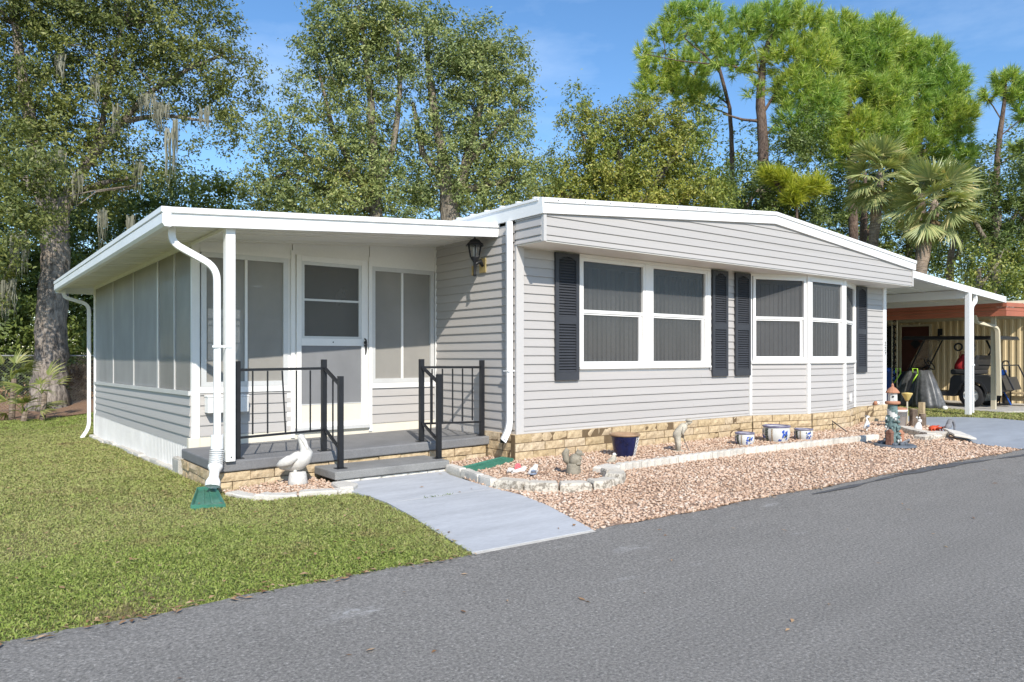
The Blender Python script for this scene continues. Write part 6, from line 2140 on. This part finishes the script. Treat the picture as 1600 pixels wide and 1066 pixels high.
twigs(Cs, hubs, OK_, M['greybark'], 26, 3, .03)
def moss(parent, spots, D, seed):
    rng = np.random.default_rng(seed)
    for (px, py, wpx, hpx) in spots:
        V = []; F = []
        n = int(44 * wpx / 10)
        for k in range(n):
            p = far(px + rng.uniform(-wpx, wpx), py + rng.uniform(-6, 6), D - .8 + rng.uniform(-.5, .5))
            ln = hpx / 1151 * D * rng.uniform(.35, 1.0)
            a = rng.uniform(0, 3.14); w = rng.uniform(.010, .028)
            sx_, sy_ = w * math.cos(a), w * math.sin(a)
            m0 = len(V)
            for j in range(4):
                t = j / 3
                ww = (1 - t * .85)
                jx, jy = rng.normal(0, .02, 2)
                V += [(p.x - sx_ * ww + jx, p.y - sy_ * ww + jy, p.z - ln * t), (p.x + sx_ * ww + jx, p.y + sy_ * ww + jy, p.z - ln * t)]
            for j in range(3):
                F.append((m0 + 2 * j, m0 + 2 * j + 1, m0 + 2 * j + 3, m0 + 2 * j + 2))
        bulk('hanging_moss', V, F, M['moss'], parent)
moss(OK_, [(78, 250, 9, 60), (95, 235, 8, 60), (60, 240, 8, 40), (148, 120, 7, 55), (95, 85, 8, 50), (265, 205, 7, 85), (276, 190, 6, 90), (248, 160, 8, 55), (230, 150, 14, 40), (255, 165, 10, 30), (182, 165, 6, 60), (215, 255, 6, 50), (30, 370, 14, 60), (12, 440, 12, 60), (120, 270, 8, 50), (320, 170, 8, 40), (160, 330, 7, 60), (205, 340, 7, 70)], DO, 5)

# --- generic broadleaf tree
def broadleaf(name, label, D, tr, limbs, blobs, mat, bark, seed, leaf=.13, k=1.6, per=40, spread=.5, tw=30, deep=.8):
    bs = far(tr[0][0], 556.5, D)
    t = thing(name, label, 'tree', (bs.x, bs.y, T(bs.x, bs.y)))
    tr = [(tr[0][0], 556.5 + 1.3 / D * 1151, tr[0][2] * 1.2)] + list(tr[1:])
    trunk('trunk', D, tr, bark, t, 10, .12, seed, limbs)
    o, Cs = leaves('crown', pxblobs(blobs, D, k, deep), mat, t, leaf, per, spread, seed)
    hubs = [far(q[0], q[1], D) for q in list(tr[2:]) + [p for l in limbs for p in l[1:]]]
    if tw: twigs(Cs, hubs, t, bark, tw, seed, .03)
    return t
broadleaf('laurel_oak', 'tall grey-green laurel oak behind the porch roof, left of the twin crowns', 27,
          [(592, 420, 12), (590, 360, 11), (585, 270, 8), (580, 170, 6), (572, 80, 4), (560, 10, 2)],
          [[(590, 340, 8), (560, 280, 6), (520, 200, 4), (500, 120, 2)], [(588, 300, 7), (615, 230, 5), (625, 140, 4), (620, 50, 2)], [(585, 330, 6), (520, 300, 5), (450, 270, 3), (400, 290, 2)], [(560, 280, 5), (500, 260, 3), (450, 220, 2)]],
          [(545, 45, 60, 50, 1.0), (585, 20, 60, 45, .9), (625, 60, 42, 50, .9), (500, 85, 45, 45, .9), (555, 110, 60, 50, 1.0), (620, 130, 40, 45, .6), (490, 150, 42, 38, .8), (560, 190, 55, 45, .9), (470, 215, 55, 45, .8), (530, 250, 60, 45, .9), (600, 250, 45, 50, .8), (425, 250, 40, 40, .6), (440, 300, 60, 35, .6), (540, 310, 60, 40, .9), (395, 300, 35, 30, .5), (610, 320, 45, 40, .9), (490, 310, 55, 35, .7)],
          M['laurelleaf'], M['greybark'], 21, .13, 2.9, 66)
broadleaf('laurel_oak', 'tall grey-green laurel oak behind the porch roof, right of the twin crowns', 27.5,
          [(705, 420, 17), (704, 350, 16), (700, 300, 14), (690, 240, 8), (675, 150, 6), (665, 60, 3)],
          [[(706, 330, 11), (725, 270, 8), (745, 190, 6), (765, 110, 3)], [(704, 310, 9), (735, 250, 6), (780, 200, 4), (815, 170, 2)], [(698, 290, 7), (660, 240, 5), (645, 160, 3)], [(715, 300, 7), (760, 290, 5), (800, 280, 3)]],
          [(672, 40, 38, 45, .8), (715, 70, 48, 45, 1.0), (765, 75, 45, 45, 1.0), (798, 110, 32, 42, .9), (740, 120, 55, 45, 1.0), (685, 130, 38, 50, .8), (805, 165, 28, 40, .8), (760, 180, 50, 45, .9), (700, 205, 45, 45, .9), (665, 220, 35, 45, .7), (740, 240, 55, 40, .9), (800, 240, 38, 40, .8), (690, 280, 45, 40, .9), (760, 295, 55, 35, 1.0), (820, 280, 40, 35, .9), (650, 300, 35, 35, .8)],
          M['laurelleaf'], M['greybark'], 22, .13, 2.9, 66)
broadleaf('broadleaf_tree', 'rounded yellow-green tree behind the house roof, left of the tall pine', 31,
          [(990, 420, 10), (985, 350, 9), (975, 290, 7), (965, 230, 4)],
          [[(985, 340, 7), (1030, 280, 5), (1070, 220, 3)], [(980, 320, 6), (930, 260, 4), (905, 200, 2)], [(985, 330, 6), (900, 310, 4), (860, 300, 2)], [(985, 340, 6), (1070, 310, 4), (1110, 280, 2)]],
          [(905, 175, 32, 35, .7), (925, 215, 45, 40, .9), (975, 200, 45, 38, 1.0), (1030, 195, 48, 38, 1.1), (1085, 190, 38, 32, 1.0), (1000, 240, 60, 40, 1.1), (1065, 240, 45, 40, 1.0), (900, 265, 50, 40, 1.0), (950, 285, 60, 40, 1.1), (1030, 290, 65, 38, 1.1), (1095, 285, 38, 40, .8), (860, 300, 40, 35, 1.0), (900, 320, 55, 30, 1.0), (1000, 325, 80, 30, 1.0), (1110, 320, 45, 30, .8)],
          M['yellowleaf'], M['greybark'], 23, .135, 2.4, 66)
broadleaf('broadleaf_tree', 'dark shaggy broadleaf tree under the tall pine, right of the yellow-green tree', 36,
          [(1155, 440, 8), (1150, 360, 7), (1145, 300, 4)], [[(1150, 350, 5), (1180, 300, 3)], [(1150, 350, 5), (1110, 310, 3)]],
          [(1150, 290, 50, 45, .9), (1205, 310, 55, 40, .9), (1110, 330, 50, 35, .9), (1250, 260, 45, 60, .7), (1270, 330, 55, 40, .9), (1180, 345, 80, 30, .9), (1260, 210, 40, 40, .5)],
          M['darkleaf'], M['greybark'], 24, .15, 1.8, 60)
broadleaf('broadleaf_tree', 'dark green broadleaf tree at the right edge behind the neighbour roof', 33,
          [(1560, 500, 9), (1556, 420, 8), (1560, 330, 4)], [[(1557, 400, 5), (1590, 330, 3)], [(1556, 410, 5), (1520, 340, 3)]],
          [(1580, 270, 45, 50, .8), (1545, 330, 45, 50, .9), (1600, 360, 45, 60, 1.0), (1560, 410, 55, 50, 1.0), (1610, 440, 45, 50, 1.0), (1640, 300, 50, 90, .9)],
          M['darkleaf'], M['greybark'], 25, .14, 1.9, 60)
broadleaf('broadleaf_tree', 'olive bushy tree directly above the terracotta roof edge at the right', 28,
          [(1530, 520, 7), (1528, 460, 6), (1530, 420, 3)], [[(1528, 450, 4), (1560, 410, 2)]],
          [(1530, 425, 45, 35, 1.1), (1570, 440, 40, 30, 1.0), (1505, 450, 35, 25, .8), (1600, 420, 35, 45, .9)],
          M['yellowleaf'], M['greybark'], 26, .13, 1.6)

broadleaf('broadleaf_tree', 'mid-green bushy tree filling the gap behind the two palms', 45,
          [(1420, 480, 6), (1420, 380, 5), (1418, 300, 3)], [[(1420, 370, 4), (1380, 310, 2)], [(1420, 370, 4), (1470, 310, 2)]],
          [(1330, 300, 45, 45, 1.0), (1385, 290, 45, 45, .9), (1440, 275, 45, 45, .9), (1495, 290, 40, 50, 1.0), (1340, 370, 45, 40, 1.0), (1400, 370, 50, 40, .9), (1460, 380, 50, 40, .9), (1300, 370, 40, 35, .9), (1520, 350, 35, 50, .9)],
          M['darkleaf'], M['greybark'], 27, .17, 1.7, 54)

# --- pines
def pine(label, D, tr, limbs, blobs, seed, mat='needle', k=1.0, tw=22, per=46, name='pine_tree'):
    bs = far(tr[0][0], 556.5, D)
    t = thing(name, label, 'tree', (bs.x, bs.y, T(bs.x, bs.y)))
    tr = [(tr[0][0], 556.5 + 1.3 / D * 1151, tr[0][2] * 1.1)] + list(tr[1:])
    limbs = [[(q[0], q[1], q[2] * .62) for q in l] for l in limbs]
    trunk('trunk', D, tr, M['pinebark'], t, 9, .10, seed, limbs)
    bl = pxblobs(blobs, D, k * 2.9, .8)
    o, Cs = needles('crown', bl, M[mat], t, seed, .52, per, .020)
    hubs = [far(q[0], q[1], D) for q in list(tr[2:]) + [p for l in limbs for p in l[1:]]]
    if tw: twigs(Cs, hubs, t, M['pinebark'], tw, seed, .035)
    return t
pine('tall pine with a bare dark trunk and wide crown right of the centre', 38,
     [(1200, 480, 9), (1196, 330, 8.5), (1192, 220, 8), (1188, 150, 7), (1192, 100, 5), (1205, 50, 3)],
     [[(1192, 190, 4), (1160, 187, 3.2), (1130, 178, 2)], [(1190, 180, 4), (1215, 140, 3.5), (1245, 95, 2.5), (1260, 60, 1.5)], [(1188, 115, 4), (1150, 105, 3), (1110, 95, 2), (1070, 60, 1.5)], [(1190, 220, 3.5), (1210, 195, 3)], [(1188, 130, 3), (1180, 80, 2.2), (1165, 40, 1.5)], [(1110, 100, 2), (1060, 95, 1.5), (1010, 85, 1)]],
     [(1210, 35, 45, 32, 1.2), (1255, 40, 42, 35, 1.2), (1165, 45, 40, 32, .9), (1150, 95, 42, 28, .8), (1230, 90, 45, 35, .9), (1275, 90, 40, 40, 1.1), (1115, 50, 40, 30, .7), (1250, 140, 45, 35, .9), (1180, 140, 30, 22, .35), (1240, 190, 40, 35, .8), (1285, 150, 40, 40, 1.0), (1225, 150, 30, 25, .6)], 31, k=1.0)
pine('thinner blue-green pine leaning left over the yellow-green tree', 42,
     [(1143, 480, 4), (1143, 330, 4), (1144, 240, 3.6), (1140, 170, 3), (1125, 110, 2.4), (1110, 50, 1.5)],
     [[(1140, 165, 2.4), (1085, 120, 2), (1040, 85, 1.4), (1005, 80, 1)], [(1125, 115, 2), (1080, 60, 1.6), (1060, 25, 1)], [(1142, 180, 2), (1090, 160, 1.6), (1050, 140, 1)]],
     [(1060, 30, 35, 22, .8), (1095, 20, 35, 22, .7), (1040, 60, 35, 20, .7), (1005, 82, 22, 12, .6), (1030, 110, 38, 22, .9), (1075, 110, 42, 24, .9), (1020, 140, 32, 20, .9), (1065, 145, 40, 22, .9), (1100, 75, 35, 22, .7), (1100, 150, 32, 22, .7)], 32, k=1.0)
pine('broad bright yellow-green pine in the middle of the right-hand pine group', 41,
     [(1335, 480, 8), (1333, 330, 7), (1330, 220, 6), (1325, 140, 4), (1325, 70, 2)],
     [[(1331, 230, 4), (1370, 180, 3), (1400, 130, 2)], [(1330, 220, 4), (1290, 180, 3), (1265, 150, 2)]],
     [(1320, 75, 50, 40, 1.3), (1360, 100, 50, 40, 1.3), (1300, 125, 48, 40, 1.2), (1345, 155, 55, 40, 1.3), (1390, 150, 40, 45, 1.2), (1290, 185, 45, 35, 1.0), (1340, 205, 55, 32, 1.0), (1280, 225, 45, 32, .8), (1330, 240, 55, 28, .7), (1385, 205, 40, 35, 1.0), (1375, 60, 45, 32, 1.1), (1310, 50, 40, 30, 1.1)], 33, k=1.0)
pine('dense yellow-green pine with domed crown above the two palms', 43,
     [(1440, 480, 8), (1438, 330, 7), (1435, 240, 6), (1432, 160, 4), (1430, 90, 2)],
     [[(1436, 250, 4), (1470, 200, 3), (1500, 160, 2)], [(1436, 250, 4), (1400, 210, 3), (1380, 170, 2)]],
     [(1410, 90, 45, 35, 1.3), (1450, 100, 42, 38, 1.3), (1480, 135, 38, 40, 1.3), (1420, 145, 48, 42, 1.3), (1465, 180, 48, 38, 1.3), (1505, 180, 24, 32, 1.1), (1410, 195, 42, 32, 1.0), (1490, 215, 34, 24, .9), (1440, 225, 45, 26, .9), (1500, 245, 35, 22, .8), (1400, 235, 40, 25, .7), (1385, 120, 40, 40, 1.0)], 34, k=1.0)
pine('slim sparse pine standing apart at the far right edge', 40,
     [(1548, 500, 5.5), (1552, 380, 5), (1556, 280, 4.5), (1562, 210, 4), (1570, 150, 2.5), (1572, 125, 1.4)],
     [[(1560, 215, 2.2), (1585, 195, 1.6), (1605, 180, 1)], [(1566, 190, 2), (1548, 160, 1.3), (1535, 145, .9)], [(1556, 260, 2), (1580, 245, 1.5), (1605, 235, 1)]],
     [(1575, 128, 32, 14, 1.0), (1595, 150, 26, 16, 1.0), (1545, 148, 20, 12, .7), (1600, 178, 24, 14, .8), (1600, 235, 26, 14, .8), (1620, 140, 30, 30, .9)], 35, k=1.2)
pine('young lime-yellow pine with feathery boughs behind the roof ridge', 34,
     [(1245, 480, 3), (1245, 360, 2.5), (1245, 290, 1.5)], [[(1245, 310, 1.5), (1215, 290, 1)], [(1245, 300, 1.5), (1275, 290, 1)]],
     [(1225, 282, 26, 12, 1.3), (1250, 298, 30, 14, 1.3), (1275, 290, 20, 14, 1.0), (1240, 312, 22, 10, 1.0), (1205, 275, 18, 9, 1.2)], 36, mat='limeneedle', k=1.6, tw=4)

# --- cabbage palms
def frond_mesh(name, pet=.9, rad=1.0, nseg=26, droop=.5, seed=0, mat=None, wid=.026, spread=150):
    rnd = random.Random(seed)
    V = []; F = []
    # petiole: thin three-sided, along +x rising a little then falling
    def mid(t): return Vector((pet * t, 0, .10 * math.sin(math.pi * t) - droop * .12 * t * t))
    for j in range(4):
        p = mid(j / 3)
        w = .018 * (1 - .4 * j / 3)
        V += [(p.x, -w, p.z), (p.x, w, p.z), (p.x, 0, p.z - w)]
    for j in range(3):
        for i in range(3):
            F.append((3 * j + i, 3 * j + (i + 1) % 3, 3 * j + 3 + (i + 1) % 3, 3 * j + 3 + i))
    o = mid(1)
    for i in range(nseg):
        a = R(-spread / 2 + spread * i / (nseg - 1) + rnd.uniform(-2, 2))
        L_ = rad * (1 - .25 * abs(a) / R(spread / 2)) * rnd.uniform(.86, 1.05)
        d = Vector((math.cos(a), math.sin(a), 0)); s = Vector((-d.y, d.x, 0))
        n = len(V)
        dr = droop * rnd.uniform(.7, 1.4)
        for t, w in ((.06, wid * .35), (.45, wid), (.75, wid * .75), (1.0, wid * .1)):
            p = o + d * L_ * t + Vector((0, 0, .06 * t - dr * t ** 2.4 * .55 - .18 * abs(math.sin(a)) * t * (1 if abs(a) > 1 else .4)))
            V += [tuple(p - s * w - Vector((0, 0, w * .5))), tuple(p), tuple(p + s * w - Vector((0, 0, w * .5)))]
        for j in range(3):
            m = n + 3 * j
            F += [(m, m + 1, m + 4, m + 3), (m + 1, m + 2, m + 5, m + 4)]
    me = bpy.data.meshes.new(name)
    me.from_pydata([tuple(v) for v in V], [], F)
    me.update()
    me.materials.append(mat)
    return me
FR = [frond_mesh('frond', 1.0, 1.25, 26, d_, s_, M['palmleaf'], .046, 165) for s_, d_ in ((1, .25), (2, .55), (3, .4))]
FRD = frond_mesh('dead_frond', .9, 1.0, 18, 1.0, 9, M['deadpalm'], .034, 120)
def palm(label, D, pts, head, nf, seed, size=1.0):
    rnd = random.Random(seed)
    bs = far(pts[0][0], 556.5, D)
    t = thing('cabbage_palm', label, 'palm tree', (bs.x, bs.y, T(bs.x, bs.y)), 'cabbage palms behind the carport')
    pts = [(pts[0][0], 556.5 + 1.3 / D * 1151, pts[0][2])] + list(pts[1:])
    trunk('trunk', D, pts, M['palmbark'], t, 10, .06, seed)
    hp = far(head[0], head[1], D)
    for i in range(nf):
        el = R(-58 + 140 * ((i + .5) / nf) ** .95 + rnd.uniform(-6, 6))
        az = i * 2.39996 + rnd.uniform(-.2, .2)
        o = bpy.data.objects.new('frond', rnd.choice(FR))
        COL.objects.link(o)
        o.parent = t
        o.location = hp - wloc(t) + Vector((0, 0, .25 * math.sin(el)))
        o.rotation_euler = (rnd.uniform(-.9, .9), -el, az)
        s_ = size * rnd.uniform(.85, 1.1)
        o.scale = (s_, s_, s_)
    for i in range(3):
        o = bpy.data.objects.new('dead_frond', FRD)
        COL.objects.link(o)
        o.parent = t
        o.location = hp - wloc(t) - Vector((0, 0, .15))
        o.rotation_euler = (0, R(68 + rnd.uniform(-8, 8)), rnd.uniform(0, 6.28))
        o.scale = (size * .62,) * 3
    MB().lathe([(.17, -.6), (.20, -.3), (.17, .0), (.06, .2)], hp, 10).build('crown_shaft', M['palmbark'], t)
palm('cabbage palm with straight trunk rising behind the roof end, left of the two', 36, [(1360, 480, 7.5), (1364, 380, 7.5), (1371, 310, 8)], (1374, 275), 44, 1, .92)
palm('cabbage palm with leaning trunk behind the carport, right of the two', 33, [(1425, 520, 10), (1438, 415, 10), (1452, 350, 9)], (1460, 318), 46, 2, .98)
# bare trunks beside the palms
for k, (D, pts, lab) in enumerate(((39, [(1345, 480, 6.5), (1348, 380, 6), (1351, 320, 4.5), (1352, 270, 2)], 'slim bare trunk standing just left of the left palm'),
                                 (36, [(1482, 520, 6), (1484, 420, 5.5), (1490, 372, 3.5), (1494, 330, 1.5)], 'slim pale broken trunk hung with moss right of the leaning palm'))):
    bs = far(pts[0][0], 556.5, D)
    t = thing('bare_tree', lab, 'tree', (bs.x, bs.y, T(bs.x, bs.y)))
    pts = [(pts[0][0], 556.5 + 1.3 / D * 1151, pts[0][2])] + pts[1:]
    trunk('trunk', D, pts, M['palmbark'] if k else M['pinebark'], t, 8, .1, 70 + k, limbs=[[(pts[1][0], pts[1][1], 3), (pts[1][0] + 15, pts[1][1] - 30, 2.4), (pts[1][0] + 20, pts[1][1] - 45, 1)]])
    if k: moss(t, [(1503, 390, 5, 40), (1512, 420, 10, 35)], D, 8)

# --- palmetto by the oak
PM = thing('palmetto', 'spiky yellow-green palmetto clump at the foot of the live oak', 'plant', (-4.0, 14.6, -.35))
PFM = [frond_mesh('leaf', .55, .62, 15, .35, 30 + s_, M['palmetto'], .020, 120) for s_ in range(3)]
rnd = random.Random(4)
for (pxx, dd, zz, nfr, sc, tilt) in ((18, 17.9, .85, 6, .75, 0), (36, 17.2, .10, 7, .8, 0), (66, 17.5, .55, 7, .8, 0)):
    c = far(pxx, 556.5, dd)
    for i in range(nfr):
        o = bpy.data.objects.new('leaf', rnd.choice(PFM))
        COL.objects.link(o)
        o.parent = PM
        o.location = Vector((c.x, c.y, zz - .25)) - wloc(PM)
        o.rotation_euler = (rnd.uniform(-.4, .4), -R(rnd.uniform(5, 75)), i * 2.4 + rnd.uniform(-.3, .3))
        s_ = sc * rnd.uniform(.8, 1.15)
        o.scale = (s_, s_, s_)
    MB().tube([(c.x, c.y, -.4), (c.x + .05, c.y, zz - .2)], [.07, .06], 7).build('stem', M['palmbark'], PM)

# --- woods and brush far behind
wb = []
rngw = np.random.default_rng(77)
def wood_band(x0, x1, step, ytop, ybot, D, dens, rx=55, jit=30, st=48):
    out = []
    x = x0
    while x < x1:
        yt = np.interp(x, [p[0] for p in ytop], [p[1] for p in ytop]) + rngw.uniform(-jit, jit)
        y = yt
        while y < ybot:
            out.append((x + rngw.uniform(-15, 15), y, rx, 38, dens, rngw.uniform(-2, 3)))
            y += 48
        x += step
    return out
ytop = [(-400, 280), (330, 300), (420, 280), (620, 250), (860, 290), (1120, 260), (1200, 230), (1320, 250), (1450, 240), (1560, 260), (2100, 230)]
o, Cs = leaves('far_woods', pxblobs(wood_band(-200, 1900, 62, ytop, 520, 52, .9), 52, .26, .5), M['darkleaf'], None, .27, 42, 1.0, 91, kind='stuff')
und = wood_band(-200, 400, 40, [(-260, 320), (60, 350), (130, 330), (250, 300), (330, 320), (420, 345)], 660, 27.5, 1.0, 42, 18) + wood_band(-160, 330, 40, [(-260, 430), (330, 430)], 660, 24.6, .9, 36, 14)
o, Cs = leaves('undergrowth', pxblobs(und, 26, 1.25, .5), M['darkleaf'], None, .17, 48, .5, 92, kind='stuff')  # darker leaf colour stands in for the shade under the oak canopy
# dead fern tangle caught on the fence
br = [(118, 590, 16, 26, 2.0), (135, 600, 16, 34, 2.0), (128, 625, 18, 14, 1.6), (60, 628, 40, 12, 1.0), (10, 628, 40, 14, 1.0), (-50, 620, 40, 20, 1.0)]
o, Cs = leaves('dead_brush', pxblobs(br, 22.2, 4.5, .35), M['deadfern'], None, .16, 40, .22, 93, kind='stuff', aspect=.25)
# a yellow-green sapling against the undergrowth
sp = far(140, 560, 24)
t = thing('sapling', 'small lit yellow-green sapling beside the back corner of the porch', 'shrub', (sp.x, sp.y, -.35))
leaves('crown', pxblobs([(142, 520, 8, 16, 2.5), (136, 545, 9, 14, 2.0)], 24, 5, 1), M['palmetto'], t, .12, 14, .25, 94)
MB().tube([(sp.x, sp.y, -.4), (sp.x + .05, sp.y, 1.6)], [.03, .015], 6).build('stem', M['greybark'], t)
